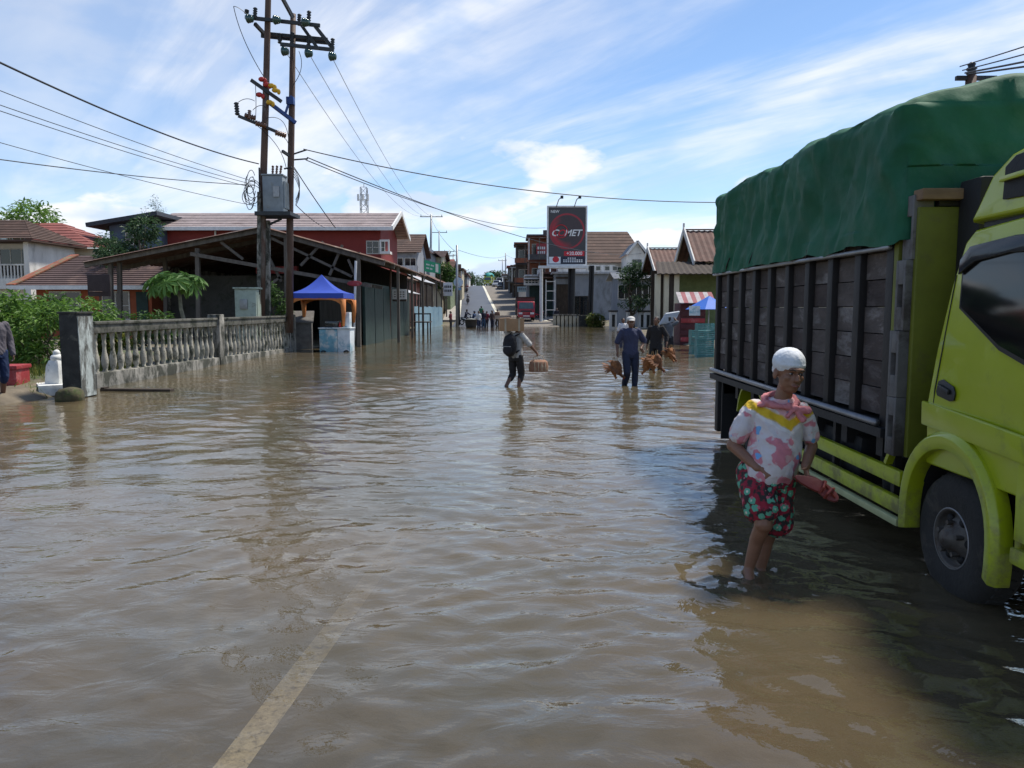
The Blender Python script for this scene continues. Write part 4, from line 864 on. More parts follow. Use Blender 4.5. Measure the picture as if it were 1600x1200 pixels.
def house(name, label, d, pl, pr, pyb, pye, pyr, mw_, mr_, depth=8, ridge='x', floors=2, nwin=2, ov=.5, group=None, hip=0.0):
    g = float(hroad(d)) if d > 75 else .2; xa, xb = ax(pl, d), ax(pr, d); ze, zr = az(pye, d), az(pyr, d + depth / 2)
    t = thing(name, label, 'house', ((xa + xb) / 2, d + depth / 2, g)); MB().box(xa, xb, d, d + depth, g - 1.0, ze).build('wall', mw_, t, world=True)
    mb = MB()
    if ridge == 'x':
        i = hip * (xb - xa); tiled(mb, (xa - ov, d - ov, ze), (xb + ov, d - ov, ze), (xb + ov - i, d + depth / 2, zr), (xa - ov + i, d + depth / 2, zr), 10); tiled(mb, (xb + ov, d + depth + ov, ze), (xa - ov, d + depth + ov, ze), (xa - ov + i, d + depth / 2, zr), (xb + ov - i, d + depth / 2, zr), 10)
        if hip:
            tiled(mb, (xb + ov, d - ov, ze), (xb + ov, d + depth + ov, ze), (xb + ov - i, d + depth / 2 + .1, zr), (xb + ov - i, d + depth / 2, zr), 10); tiled(mb, (xa - ov, d + depth + ov, ze), (xa - ov, d - ov, ze), (xa - ov + i, d + depth / 2, zr), (xa - ov + i, d + depth / 2 + .1, zr), 10)
        else:
            for x in (xa, xb - .1): MB().prism([(x, d + .05, ze), (x, d + depth - .05, ze), (x, d + depth / 2, zr - .08)], (.1, 0, 0)).build('gable_wall', mw_, t, world=True)
    else:
        xm = (xa + xb) / 2; zr = az(pyr, d); tiled(mb, (xa - ov, d + depth, ze), (xa - ov, d - ov, ze), (xm, d - ov, zr), (xm, d + depth, zr), 8); tiled(mb, (xb + ov, d - ov, ze), (xb + ov, d + depth, ze), (xm, d + depth, zr), (xm, d - ov, zr), 8)
        MB().prism([(xa, d - .003, ze - .03), (xb, d - .003, ze - .03), (xm, d - .003, zr - .08)], (0, .12, 0)).build('gable_wall', mw_, t, world=True)
        mbb = MB(); mbb.beam((xa - ov, d - ov - .04, ze), (xm, d - ov - .04, zr + .02), .06, .25); mbb.beam((xb + ov, d - ov - .04, ze), (xm, d - ov - .04, zr + .02), .06, .25); mbb.build('barge_board', m_fascia, t, world=True)
    mb.build('roof', mr_, t, world=True)
    hf = 2.9
    for f in range(floors):
        zt = ze - .5 - f * hf
        if zt - 1.3 < g: break
        for k in range(nwin): window(t, (xa + (xb - xa) * (k + .5) / nwin - .6, d, zt - 1.3), (1, 0, 0), (0, 0, 1), 1.2, 1.3)
    return t
h = house('balcony_house', 'grey two-storey house with white balcony and dark roof beyond the market shed', 80, 612, 652, 470, 395, 366, m_grey, m_brownroof, 9)
zb = az(427, 79); MB().box(ax(612, 79), ax(655, 79), 78.6, 79.98, zb - .15, zb).build('balcony_slab', m_white, h, world=True); MB().box(ax(612, 79), ax(655, 79), 78.55, 78.65, zb + .003, zb + .75).build('balcony_wall', m_white, h, world=True)
house('gable_house', 'house with pale front gable and maroon roof behind the balcony house', 92, 636, 672, 470, 394, 375, m_grey, m_maroon, 10, 'y', 1, 1)
house('far_house', 'small maroon-roofed house behind the green banner', 100, 655, 690, 470, 402, 392, m_cream, m_maroon, 8, 'x', 1, 1)
house('far_house', 'low green-walled house at the start of the climbing road', 104, 672, 704, 470, 420, 408, mat('olive_wall', (.2, .25, .16), r=.9), m_rust2, 8, 'x', 1, 2)
bn = thing('green_banner', 'green and white banner stretched on two poles above the stall roofs', 'banner', (ax(676, 70), 70, 4.2))
p = [at(663, 406, 70), at(688, 412, 71), at(688, 428, 71), at(663, 424, 70)]; mb = MB(); mb.prism(p, (0, .03, 0)); mb.build('cloth', m_green, bn, world=True)
for j, (a, b) in enumerate(((.12, .62), (.12, .5))):
    q0 = p[0].lerp(p[1], a); q1 = p[0].lerp(p[1], b); dz = -.28 - .32 * j; mb = MB()
    for k in range(7):
        if k == 3: continue
        u0 = q0.lerp(q1, k / 7); u1 = q0.lerp(q1, (k + .7) / 7); mb.add([u0 + Vector((0, -.02, dz - .14)), u1 + Vector((0, -.02, dz - .14)), u1 + Vector((0, -.02, dz)), u0 + Vector((0, -.02, dz))], [(0, 1, 2, 3)])
    mb.build('lettering', m_fascia, bn, world=True)
mb = MB(); a = p[0].lerp(p[1], .70); b = p[3].lerp(p[2], .70); mb.add([a + Vector((0, -.025, -.1)), p[1] + Vector((-.05, -.025, -.1)), p[2] + Vector((-.05, -.025, .1)), b + Vector((0, -.025, .1))], [(0, 1, 2, 3)]); mb.build('white_panel', m_white, bn, world=True)
for q in (p[3], p[2]): MB().beam(q + Vector((0, .08, -1.2)), q + Vector((0, .08, 1.2)), .08, .08).build('pole', m_wood, bn, world=True)
def simple_pole(label, px, pyt, pyb, d, arm=True, r=.11, aw=1.0, lean=0):
    p0, p1 = at(px, pyb, d), at(px + lean, pyt, d); t = thing('utility_pole', label, 'utility pole', (p0.x, d, p0.z))
    MB().tube([p0 - Vector((0, 0, .6)), p1], [r, r * .7], 8).build('pole', m_black if r < .1 else m_steel, t, smooth=True, world=True)
    if arm:
        for k in range(arm if arm > 1 else 1):
            z = p1.z - .35 - k * .8; MB().beam((p1.x - aw, d, z), (p1.x + aw, d, z), .09, .1).build('crossarm', m_arm, t, world=True)
            for s in (-.92, 0.05, .92): MB().tube([(p1.x + aw * s, d, z + .04), (p1.x + aw * s, d, z + .32)], [.06, .045], 6).build('insulator', m_ins, t, world=True)
    return t
simple_pole('tall steel pole with one wide crossarm above the gable house', 672, 335, 440, 118, 1, .2, 1.7, 2); simple_pole('thin pole with plain crossarm next to the taller crossarm pole', 686, 360, 440, 135, 1, .12, 1.4)
simple_pole('dark bare pole beside the round blue sign', 714, 383, 510, 73, 0, .14); simple_pole('slim black pole close against the dark bare pole', 718, 450, 506, 76, 0, .07)
simple_pole('bare grey pole on the crest of the hill road', 790, 395, 440, 175, 0, .16); simple_pole('short pole beside the crest pole on the hill', 785, 405, 440, 190, 1, .12, 1.0)
for k, (px, pt_, d, lab) in enumerate(((696, 392, 125, 'weathered pole behind the green banner'), (702, 390, 140, 'double-armed pole among the distant roof tops'), (708, 396, 160, 'slender distant pole left of the hill road'), (727, 420, 200, 'small pole over the hill crest on the left'))): simple_pole(lab, px, pt_, 445, d, 2 if k % 2 else 1, .11, .9)
rs = thing('round_sign', 'round pale blue sign disc on a black post at the foot of the hill road', 'sign', (ax(717, 74), 73.6, float(hroad(74))))
z = az(441, 73.6) - rs.location.z; MB().tube([(0, 0, -.4), (0, 0, z + .3)], .05, 8).build('post', m_black, rs); mb = MB()
mb.xlathe([(0.001, 0), (.45, 0), (.45, .05), (.001, .05)], (0, 0, 0), 24); me = mb.mesh('disc')
for v in me.vertices: v.co = Vector((v.co.y, -.06 - v.co.x, v.co.z + z))
me.materials.append(mat('pale_blue_sign', (.45, .62, .78), r=.5, var=.2, scale=6, c2=(.7, .75, .8), c2amt=.5, c2scale=4)); place('disc', me, rs)
MB().box(-.28, .28, -.08, -.055, z - .75, z - .5).build('sub_plate', mat('blue_plate', (.2, .4, .62), r=.5), rs)
# telecom tower
tt = thing('telecom_tower', 'far lattice telecom tower with antenna drums above the red roof', 'tower', (ax(572, 260), 260, 3))
zb, zt = 3, az(293, 260); x = ax(572, 260); mb = MB()
for s in ((-1, -1), (1, -1), (1, 1), (-1, 1)): mb.beam((x + s[0] * 1.6, 260 + s[1] * 1.6, zb), (x + s[0] * 1.0, 260 + s[1] * 1.0, zt), .22, .22)
for k in range(16):
    z0 = zb + (zt - zb) * k / 16; z1 = zb + (zt - zb) * (k + 1) / 16; w_ = 1.6 - .6 * k / 16
    mb.beam((x - w_, 260 - w_, z0), (x + w_, 260 - w_, z1), .12, .12); mb.beam((x + w_, 260 - w_, z0), (x - w_, 260 - w_, z1), .12, .12); mb.beam((x - w_, 260 - w_, z1), (x + w_, 260 - w_, z1), .12, .12); mb.beam((x + w_, 260 - w_, z0), (x + w_, 260 + w_, z1), .12, .12)
mb.build('lattice', m_steel, tt, world=True)
for k in range(5): MB().tube([(x - 1.6 + .8 * k, 258.2, zt - 4.5 - (k % 2) * 1.6), (x - 1.6 + .8 * k, 258.2, zt - 2.4 - (k % 2) * 1.6)], .35, 8).build('antenna', m_fascia, tt, world=True)
MB().tube([(x, 260, zt), (x, 260, zt + 1.2)], .1, 6).build('spike', m_steel, tt, world=True)

# ================================================================== right side
# billboard
BD = 82.0
bb = thing('billboard', 'tall roadside billboard with dark poster, red ring and slanted white lettering', 'billboard', (ax(888, BD), BD, .3))
x0, x1, z0, z1 = ax(857, BD, 370), ax(915, BD, 370), az(413, BD), az(324, BD)
MB().box(x0, x1, BD, BD + .3, z0, z1).build('panel', m_dkwood, bb, world=True)
mb = MB(); f = .16
for a in ((x0 - f, x0, z0 - f, z1 + f), (x1, x1 + f, z0 - f, z1 + f), (x0, x1, z1, z1 + f), (x0, x1, z0 - f, z0)): mb.box(a[0], a[1], BD - .08, BD + .32, a[2], a[3])
mb.build('frame', m_fascia, bb, world=True)
pm = bpy.data.materials.new('poster_print'); pm.use_nodes = True; n = pm.node_tree.nodes; l = pm.node_tree.links; pb = n['Principled BSDF']; pb.inputs['Roughness'].default_value = .45
tcn = n.new('ShaderNodeTexCoord'); sp = n.new('ShaderNodeSeparateXYZ'); l.new(tcn.outputs['Object'], sp.inputs[0])
def pmath(op, a, b=None, clamp=False):
    q = n.new('ShaderNodeMath'); q.operation = op; q.use_clamp = clamp
    for i, v in enumerate((a, b)):
        if v is None: continue
        if isinstance(v, (int, float)): q.inputs[i].default_value = v
        else: l.new(v, q.inputs[i])
    return q.outputs[0]
Wb, Hb = x1 - x0, z1 - z0
u = pmath('DIVIDE', sp.outputs[0], Wb); v_ = pmath('DIVIDE', sp.outputs[2], Wb)      # object origin at the panel's lower left corner
du = pmath('SUBTRACT', u, .50); dv = pmath('SUBTRACT', v_, .88); rad = pmath('SQRT', pmath('ADD', pmath('MULTIPLY', du, du), pmath('MULTIPLY', dv, dv)))
ring = pmath('SUBTRACT', 1.0, pmath('DIVIDE', pmath('ABSOLUTE', pmath('SUBTRACT', rad, .455)), .035), True)
crs = pmath('MULTIPLY', pmath('SUBTRACT', 1.0, pmath('DIVIDE', pmath('ABSOLUTE', pmath('SUBTRACT', rad, .38)), .12), True), pmath('MULTIPLY', pmath('SUBTRACT', pmath('MULTIPLY', du, -1.6), pmath('MULTIPLY', dv, .7)), 2.0, True), True)
inn = pmath('MULTIPLY', pmath('LESS_THAN', rad, .45), .5)
c1 = n.new('ShaderNodeMixRGB'); c1.inputs[1].default_value = (.045, .042, .048, 1); c1.inputs[2].default_value = (.055, .022, .024, 1); l.new(inn, c1.inputs[0])
c2 = n.new('ShaderNodeMixRGB'); l.new(c1.outputs[0], c2.inputs[1]); c2.inputs[2].default_value = (.42, .012, .03, 1); l.new(pmath('MAXIMUM', ring, crs), c2.inputs[0])
l.new(c2.outputs[0], pb.inputs['Base Color'])
me = MB().add([(0, 0, 0), (Wb, 0, 0), (Wb, 0, Hb), (0, 0, Hb)], [(0, 1, 2, 3)]).mesh('poster'); me.materials.append(pm); po = place('poster', me, bb, (x0 - bb.location.x, -.012, z0 - bb.location.z))
m_pw = mat('print_white', (.75, .75, .74), r=.5, var=.05, bump=0); m_pr = mat('print_red', (.55, .02, .035), r=.5, var=.05, bump=0); m_pd = mat('print_dark_blue', (.02, .025, .045), r=.5, var=.05, bump=0)
def text(parent, s, x, z, size, m, y, shear=0, name='lettering', sx=1.0):
    cu = bpy.data.curves.new('t', 'FONT'); cu.body = s; cu.size = size; cu.shear = shear; cu.extrude = .006; cu.align_x = 'CENTER'; cu.align_y = 'CENTER'
    if size > .3: cu.offset = size * .018
    o = bpy.data.objects.new('t', cu); COL.objects.link(o); dg = bpy.context.evaluated_depsgraph_get(); me = bpy.data.meshes.new_from_object(o.evaluated_get(dg)); bpy.data.objects.remove(o)
    for q in me.vertices: q.co = Vector((q.co.x * sx, -q.co.z, q.co.y))
    me.materials.clear(); me.materials.append(m); return place(name, me, parent, (x, y, z))
ox, oz = x0 - bb.location.x, z0 - bb.location.z
text(bb, 'C', ox + Wb * .16, oz + Wb * .83, Wb * .24, m_pw, -.022, .3, sx=1.1); text(bb, 'O', ox + Wb * .34, oz + Wb * .83, Wb * .24, m_pr, -.022, .3, sx=1.1); text(bb, 'MET', ox + Wb * .645, oz + Wb * .83, Wb * .24, m_pw, -.022, .3, sx=1.0)
text(bb, 'NEW', ox + Wb * .17, oz + Wb * 1.40, Wb * .10, m_pw, -.022)
mb = MB(); mb.torus((ox + Wb * .34, -.02, oz + Wb * .88), Wb * .17, Wb * .012, 'y', 28, 5); mb.build('printed_ring', m_pr, bb)
mb = MB(); mb.box(ox + Wb * .34, ox + Wb * .985, -.030, -.014, oz + Wb * .02, oz + Wb * .21); mb.build('info_panel', m_pd, bb); mb = MB(); mb.box(ox + Wb * .02, ox + Wb * .33, -.030, -.014, oz + Wb * .02, oz + Wb * .20); mb.build('pale_panel', m_pw, bb)
mb = MB(); mb.ell((ox + Wb * .2, -.034, oz + Wb * .13), Wb * .09, .006, Wb * .08); mb.build('red_emblem', m_pr, bb)
mb = MB(); mb.box(ox + Wb * .42, ox + Wb * .97, -.030, -.014, oz + Wb * .225, oz + Wb * .35); mb.build('price_strip', m_pr, bb); text(bb, '+20.000', ox + Wb * .70, oz + Wb * .288, Wb * .13, m_pw, -.036)
for j, zz in enumerate((.165, .115, .07)):
    mb = MB()
    for k in range(9 if j else 4): mb.box(ox + Wb * (.40 + k * .06 + (.12 if not j else 0)), ox + Wb * (.44 + k * .06 + (.12 if not j else 0)), -.036, -.031, oz + Wb * (zz - .012), oz + Wb * (zz + .012))
    mb.build('small_print', m_pw, bb)
MB().box(ax(841, BD - .6), ax(916, BD - .6), BD - 1.2, BD - .1, az(418, BD) - .12, az(416, BD)).build('catwalk', m_fascia, bb, world=True)
for px, r_ in ((893, .28), (889, .12), (920, .13), (924, .15)): MB().tube([(ax(px, BD + .6), BD + .6, -.2), (ax(px + (2 if r_ > .12 else 0), BD + .6), BD + .6, z0 + (1 if r_ > .2 else -.1))], r_, 10).build('support_post', m_black, bb, world=True)
for px in (869, 897):
    p0 = at(px, 324, BD); MB().tube([p0, at(px + 4, 312, BD - .8), at(px + 8, 308, BD - 1.6)], .05, 6).build('lamp_arm', m_steel, bb, world=True); MB().box(*sum([(a - .14, a + .14) for a in at(px + 9, 308, BD - 1.7)], ())).build('lamp_head', m_black, bb, world=True)
MB().tube([(ax(846, BD), BD + 1, -.2), (ax(846, BD), BD + 1, az(417, BD))], .18, 8).build('support_post', m_fascia, bb, world=True)
# hut houses whose gables face the road
def hut(label, xg, d, zr, ze, half, length, wall=m_cream):
    t = thing('gabled_house', label, 'house', (xg + length / 2, d, .15))
    MB().box(xg + .7, xg + length, d - half + .5, d + half - .5, -.2, ze + .1).build('wall', wall, t, world=True)
    mb = MB(); ribbed(mb, (xg, d - half, ze), (xg + length, d - half, ze), (xg + length, d, zr), (xg, d, zr), int(length * 3), .04, .04); mb.build('roof_sheet', m_rust2, t, world=True)
    mb = MB(); ribbed(mb, (xg + length, d + half, ze), (xg, d + half, ze), (xg, d, zr), (xg + length, d, zr), int(length * 3), .04, .04); mb.build('roof_sheet', m_rust2, t, world=True)
    MB().prism([(xg + .6, d - half + .5, ze), (xg + .6, d + half - .5, ze), (xg + .6, d, zr - .25)], (.12, 0, 0)).build('gable_wall', m_dkgreen, t, world=True)
    for s in (-1, 1): MB().beam((xg - .04, d + s * (half + .1), ze - .1), (xg - .04, d, zr + .06), .07, .34).build('barge_board', m_white, t, world=True)
    MB().beam((xg - .05, d, zr - .1), (xg - .05, d, zr + .45), .1, .1).build('finial', m_white, t, world=True)
    MB().beam((xg, d, zr + .08), (xg + length, d, zr + .08), .25, .06).build('ridge_cap', m_rust, t, world=True)
    for k in range(2): window(t, (xg + .7, d - .4 + k * 1.3 - .6, .9), (0, -1, 0), (0, 0, 1), .9, 1.2)
    return t
x2 = ax(1067, 46); hut('nearer house with rust-red iron roof and pale barge boards facing the road', x2, 46, az(361, 46), az(409, 43.5), 2.7, 9); x1_ = ax(1011, 60); hut('further house with low rust-red roof and pale barge boards facing the road', x1_, 60, az(389, 60), az(424, 57), 3.2, 9)
sp_ = thing('porch_canopy', 'dark iron porch roof on cream columns in front of the gabled houses', 'canopy', (ax(1050, 42), 42, .1))
a, b = ax(1018, 42), ax(1018, 42) + 7.5; zf, zb = az(428, 40.5), az(409, 44)
mb = MB(); ribbed(mb, (a, 40.5, zf), (b, 40.5, zf), (b, 44.3, zb), (a + .6, 44.3, zb), 24, .04, .05); mb.build('roof_sheet', m_dkwood, sp_, world=True)
for k, px in enumerate((1027, 1041, 1048, 1056)): mm = m_cream if k != 2 else m_dkwood; MB().box(ax(px, 41) - .14, ax(px, 41) + .14, 40.9, 41.15, -.2, zf + .02).build('column', mm, sp_, world=True, bevel=.01)
MB().box(ax(1060, 43), b - .3, 43.4, 43.6, -.2, zb - .3).build('back_wall', mat('olive_green_wall', (.17, .21, .09), r=.85, var=.3), sp_, world=True); MB().box(a + .3, ax(1060, 43) - .05, 43.9, 44.0, -.2, zb - .5).build('dark_screen', m_dkwood, sp_, world=True)
window(sp_, (ax(1066, 43), 43.4, .9), (1, 0, 0), (0, 0, 1), 1.0, 1.2)
# stall, awning, crates
m_kw = mat('grubby_white_cloth', (.42, .38, .38), r=.8); m_kr = mat('faded_pink_red_cloth', (.30, .10, .11), r=.8)
st = thing('red_kiosk', 'maroon slatted kiosk with red and white striped canopy by the porch columns', 'kiosk', (ax(1080, 37), 37.4, .0))
xa, xb = ax(1063, 37), ax(1093, 37) + .3; m_mar = mat('maroon_boards', (.085, .020, .024), r=.7, var=.35, scale=3)
MB().box(xa, xb, 37, 38.4, -.15, 1.95).build('body', m_mar, st, world=True, bevel=.02)
for k in range(6): MB().box(xa + .04, xb - .04, 36.955, 36.995, .12 + k * .3, .33 + k * .3).build('slat', m_mar if k % 3 else m_redp, st, world=True, bevel=.006)
for k in range(8):
    u0, u1 = xa - .15 + k * (xb - xa + .5) / 8, xa - .15 + (k + 1) * (xb - xa + .5) / 8; MB().prism([(u0, 36.5, az(474, 36.5)), (u1, 36.5, az(474, 36.5)), (u1, 37.4, az(457, 37)), (u0, 37.4, az(457, 37))], (0, 0, .03)).build('canopy_stripe', (m_kw, m_kr)[k % 2], st, world=True)
ba = thing('blue_parasol', 'blue market parasol with white front flap beside the maroon kiosk', 'parasol', (ax(1102, 32), 32, .0))
c = at(1108, 462, 32); mb = MB(); rim = []
for k in range(8):
    t_ = 2 * math.pi * k / 8 + .39; rim.append(Vector((c.x + .95 * math.cos(t_), 32 + .95 * math.sin(t_), az(483, 32))))
for k in range(8): mb.prism([c, rim[k], rim[(k + 1) % 8]], (0, 0, -.02))
mb.build('canopy', mat('bright_blue_cloth', (.02, .12, .5), r=.6, var=.15), ba, world=True)
MB().prism([at(1077, 478, 31.1), at(1094, 478, 31.1), at(1094, 493, 31.1), at(1077, 493, 31.1)], (0, .03, 0)).build('front_flap', m_cw, ba, world=True); MB().tube([(c.x, 32, -.2), (c.x, 32, c.z)], .03, 8).build('pole', m_steel, ba, world=True)
m_teal = mat('teal_plastic', (.09, .27, .26), r=.5, var=.3, scale=3, c2=(.3, .42, .40), c2amt=.3, c2scale=4)
def crate(label, loc, rz, m):
    t = thing('plastic_crate', label, 'crate', loc, rz, 'crates stacked by the kiosk')
    mb = MB(); mb.box(-.3, .3, -.2, .2, 0, .02); mb.box(-.3, -.28, -.2, .2, .02, .28); mb.box(.28, .3, -.2, .2, .02, .28); mb.build('tub', m, t)
    for k in range(4):
        for s in (-1, 1): MB().box(-.279, .279, s * .19 - .01, s * .19 + .01, .03 + k * .065, .07 + k * .065).build('slat', m, t)
    return t
names = ['bottom', 'second', 'third', 'fourth', 'top']
for k in range(5): crate('teal plastic crate, %s of the stack standing in water by the parasol' % names[k], (ax(1104, 27.3) + random.uniform(-.03, .03), 27.4, -.24 + k * .285), random.uniform(-.1, .1), m_teal)
for k in range(4): crate('teal plastic crate, %s of the shorter stack behind the parasol flap' % names[k], (ax(1097, 29) - .05 + random.uniform(-.03, .03), 29.3, -.24 + k * .285), random.uniform(-.1, .1), m_teal)
# pale gate posts, tree, planters
for k, (px, lab) in enumerate(((958, 'squat pale gate post with dark panel at the grey building corner'), (985, 'pale gate post directly below the dark roadside tree'), (1003, 'white gate post with black inset, next to the tree'), (1012, 'white gate post closest to the porch canopy'))):
    d = 64 - k * .8; t = thing('gate_post', lab, 'post', (ax(px, d), d, .1)); MB().box(-.28, .28, -.28, .28, -.3, 1.32).build('shaft', m_white, t, bevel=.02); MB().box(-.36, .36, -.36, .36, 1.325, 1.45).build('cap', m_dconc, t, bevel=.02); MB().box(-.12, .12, -.30, -.283, .1, 1.1).build('dark_inset', m_dconc, t)
tree('broadleaf_tree', 'dense dark roadside tree in front of the grey building', (ax(992, 62), 62.5, .2), az(416, 62), 1.7, 3600, .22, lf_dark, 31, .12, .22)
shrub('grass_clump', 'tall yellow green grass clump at the end of the planter row', (ax(931, 74), 74, .1), [((dx, 0, .5), (.45, .4, .6)) for dx in (-.35, 0, .4)], 900, .3, lf_yel, 41)
pr = thing('planter_wall', 'low row of concrete planter boxes with pale posts under the billboard', 'wall', (ax(898, 75), 75, .0))
MB().box(ax(905, 75), ax(925, 75), 74.6, 75.6, -.3, 1.05).build('planter', m_dconc, pr, world=True, bevel=.03)
for k in range(7): xx = ax(866 + k * 6.2, 76); MB().box(xx - .14, xx + .14, 75.4, 75.7, -.3, 1.0).build('post', m_cream, pr, world=True, bevel=.02)
MB().box(ax(864, 76), ax(905, 76) - .02, 75.35, 75.75, 1.005, 1.14).build('rail', m_conc, pr, world=True, bevel=.02); MB().box(ax(864, 76), ax(905, 76) - .02, 75.8, 76.2, -.3, .75).build('back_wall', m_dconc, pr, world=True)
# grey building, big brown roof house, white gable
h = thing('grey_building', 'plain grey rendered building behind the billboard posts', 'building', (ax(930, 88), 90, .3))
MB().box(ax(866, 88), ax(962, 88), 88, 96, -.2, az(428, 88)).build('wall', m_grey, h, world=True); MB().box(ax(862, 88), ax(966, 88), 87.6, 96.4, az(428, 88) + .003, az(425, 88)).build('parapet', m_zinc, h, world=True)
MB().box(ax(872, 90), ax(960, 90), 90, 94, az(425, 88) + .01, az(414, 90)).build('clerestory', m_white, h, world=True)
for px in (918, 930, 944, 956): window(h, (ax(px, 90), 90, az(423, 90)), (1, 0, 0), (0, 0, 1), .6, .55, nx=1)
for px in (893, 905): window(h, (ax(px, 88), 88, .9), (1, 0, 0), (0, 0, 1), 1.0, 2.2, m_dkwood)
MB().box(ax(868, 88), ax(890, 88), 86.6, 87.58, az(436, 88), az(433, 88)).build('canopy', m_dkwood, h, world=True); MB().box(ax(869, 88), ax(888, 88), 87.93, 87.995, -.1, az(444, 88)).build('shopfront', m_dkwood, h, world=True)
house('brown_roof_house', 'large house with steep dark brown hipped roof behind the grey building', 99, 897, 1000, 470, 411, 362, m_white, m_brownroof, 12, 'x', 1, 5, .8, hip=.20)
house('white_gable_house', 'small white gable with grey roof peeking beside the brown roof', 92, 981, 1007, 470, 398, 377, m_white, m_blue, 6, 'y', 1, 1, .3)
house('side_wall_house', 'low grey lean-to house behind the dark roadside tree', 70, 966, 1022, 480, 436, 426, m_grey, m_zinc, 5, 'x', 1, 3)
# tangled shop-houses climbing right of the hill road
def shophouse(label, d, pl, pr, floors, pyt, mw_, acc, seed, depth=8):
    r = random.Random(seed); g = float(hroad(d)); xa, xb = ax(pl, d), ax(pr, d); zt = az(pyt, d); t = thing('shop_house', label, 'building', ((xa + xb) / 2, d + 3, g))
    MB().box(xa, xb, d, d + depth, g - .8, zt).build('wall', mw_, t, world=True); MB().box(xa - .3, xb + .3, d - .4, d + depth, zt + .003, zt + .22).build('roof_slab', acc, t, world=True)
    fh = (zt - g) / floors
    for f in range(floors):
        z = g + f * fh; zc = z + fh * .92
        MB().box(xa - .35, xb + .2, d - 1.5, d - .003, zc - .12, zc).build('awning' if f == 0 else 'balcony_slab', (m_rust, m_zinc, m_dkwood)[r.randrange(3)], t, world=True)
        if f:
            MB().box(xa - .2, xb + .1, d - 1.45, d - 1.38, z + .02, z + .75).build('balcony_front', (acc, m_dkwood, m_conc)[r.randrange(3)], t, world=True)
            for k in range(3): xx = xa + (xb - xa) * k / 2; MB().beam((xx, d - 1.42, z), (xx, d - 1.42, zc - .12), .12, .12).build('column', (m_fascia, m_wood)[r.randrange(2)], t, world=True)
        nw = max(1, int((xb - xa) / 1.5))
        for k in range(nw):
            x = xa + (xb - xa) * (k + .15) / nw
            if f == 0: MB().box(x, x + (xb - xa) / nw * .7, d - .05, d - .004, z, z + fh * .75).build('shopfront', (m_dkwood, m_dkgreen, m_white)[r.randrange(3)], t, world=True)
            else: window(t, (x, d, z + .6), (1, 0, 0), (0, 0, 1), (xb - xa) / nw * .65, fh * .5)
    MB().tube([(xb - .5, d + 1, zt), (xb - .5, d + 1, zt + .9)], .35, 8).build('water_tank', acc, t, world=True)
    return t
m_brick = mat('orange_brick_wall', (.26, .10, .06), r=.9, var=.35, scale=2); m_dkgrey = mat('dark_grey_wall', (.085, .08, .08), r=.9, var=.4, scale=1.2)
shophouse('dark two-storey shop house with grey columns below the crest on the right', 122, 806, 834, 3, 381, m_dkgrey, m_brick, 3)
shophouse('tall shop house with orange brick upper storey left of the billboard', 108, 826, 858, 3, 369, m_brick, m_dkgrey, 4)
shophouse('low grey shop with pale front under the tall shop house', 97, 823, 850, 1, 432, m_grey, m_zinc, 5, 6)
shophouse('small dark roadside shop with wide awning beside the red truck', 135, 800, 822, 2, 416, m_dkgrey, m_rust, 6, 8); shophouse('hilltop shop with zinc roof near the crest', 160, 786, 802, 1, 430, m_grey, m_rust, 7, 8)
shophouse('cluttered timber shop behind the white scaffold frame', 91, 847, 872, 1, 428, m_dkwood, m_rust2, 8, 5)
sf = thing('scaffold_frame', 'white tubular scaffold frame standing before the timber shop', 'scaffold', (ax(860, 86), 86, .3)); a, b = ax(853, 86), ax(867, 86); z1 = az(437, 86)
for x in (a, b): MB().beam((x, 86, .1), (x, 86, z1), .1, .1).build('upright', m_fascia, sf, world=True)
for k in range(5): z = .5 + k * (z1 - .7) / 4; MB().beam((a + .05, 86, z), (b - .05, 86, z), .08, .08).build('rung', m_fascia, sf, world=True)
# houses left of the hill road near the crest, and trees on the skyline
shophouse('pale little shop left of the climbing road', 112, 690, 714, 1, 432, m_tan, m_rust, 9, 6); shophouse('grey shop near the crest on the left side', 150, 708, 730, 1, 430, m_grey, m_rust2, 10, 6)
shophouse('narrow two-storey shop with rusty roof half way up the left of the hill', 128, 700, 722, 2, 421, m_cream, m_rust, 21, 6); shophouse('low white shop at the left of the crest', 172, 716, 733, 1, 433, m_white, m_rust2, 22, 6)
shophouse('grey shop with red roof slab above the parked dark car', 148, 794, 812, 2, 417, m_grey, m_redp, 23, 6); shophouse('tan two-storey shop behind the small dark roadside shop', 142, 812, 828, 2, 402, m_tan, m_rust, 24, 6); house('far_house', 'far house with red tiled roof left of the hill road', 140, 684, 704, 470, 418, 405, m_white, m_redroof, 8, 'x', 1, 1)
for k, (px, d, py, rad_, lab) in enumerate(((694, 100, 410, 1.6, 'small green tree behind the tan stall'), (735, 230, 430, 4, 'distant tree on the crest left of the road'), (776, 240, 426, 3.5, 'distant tree behind the crest traffic'), (766, 215, 424, 2.2, 'dark tree rising behind the teal loaded truck'), (745, 330, 434, 8, 'hazy tree group far beyond the crest'))):
    g = float(hroad(d)); tree('broadleaf_tree', lab, (ax(px, d), d, g), max(2.5, az(py, d) - g), rad_, 1400, .3 + d * .0014, lf_mid if k == 0 else lf_dark, 50 + k, .12 + d * .0004, .25)
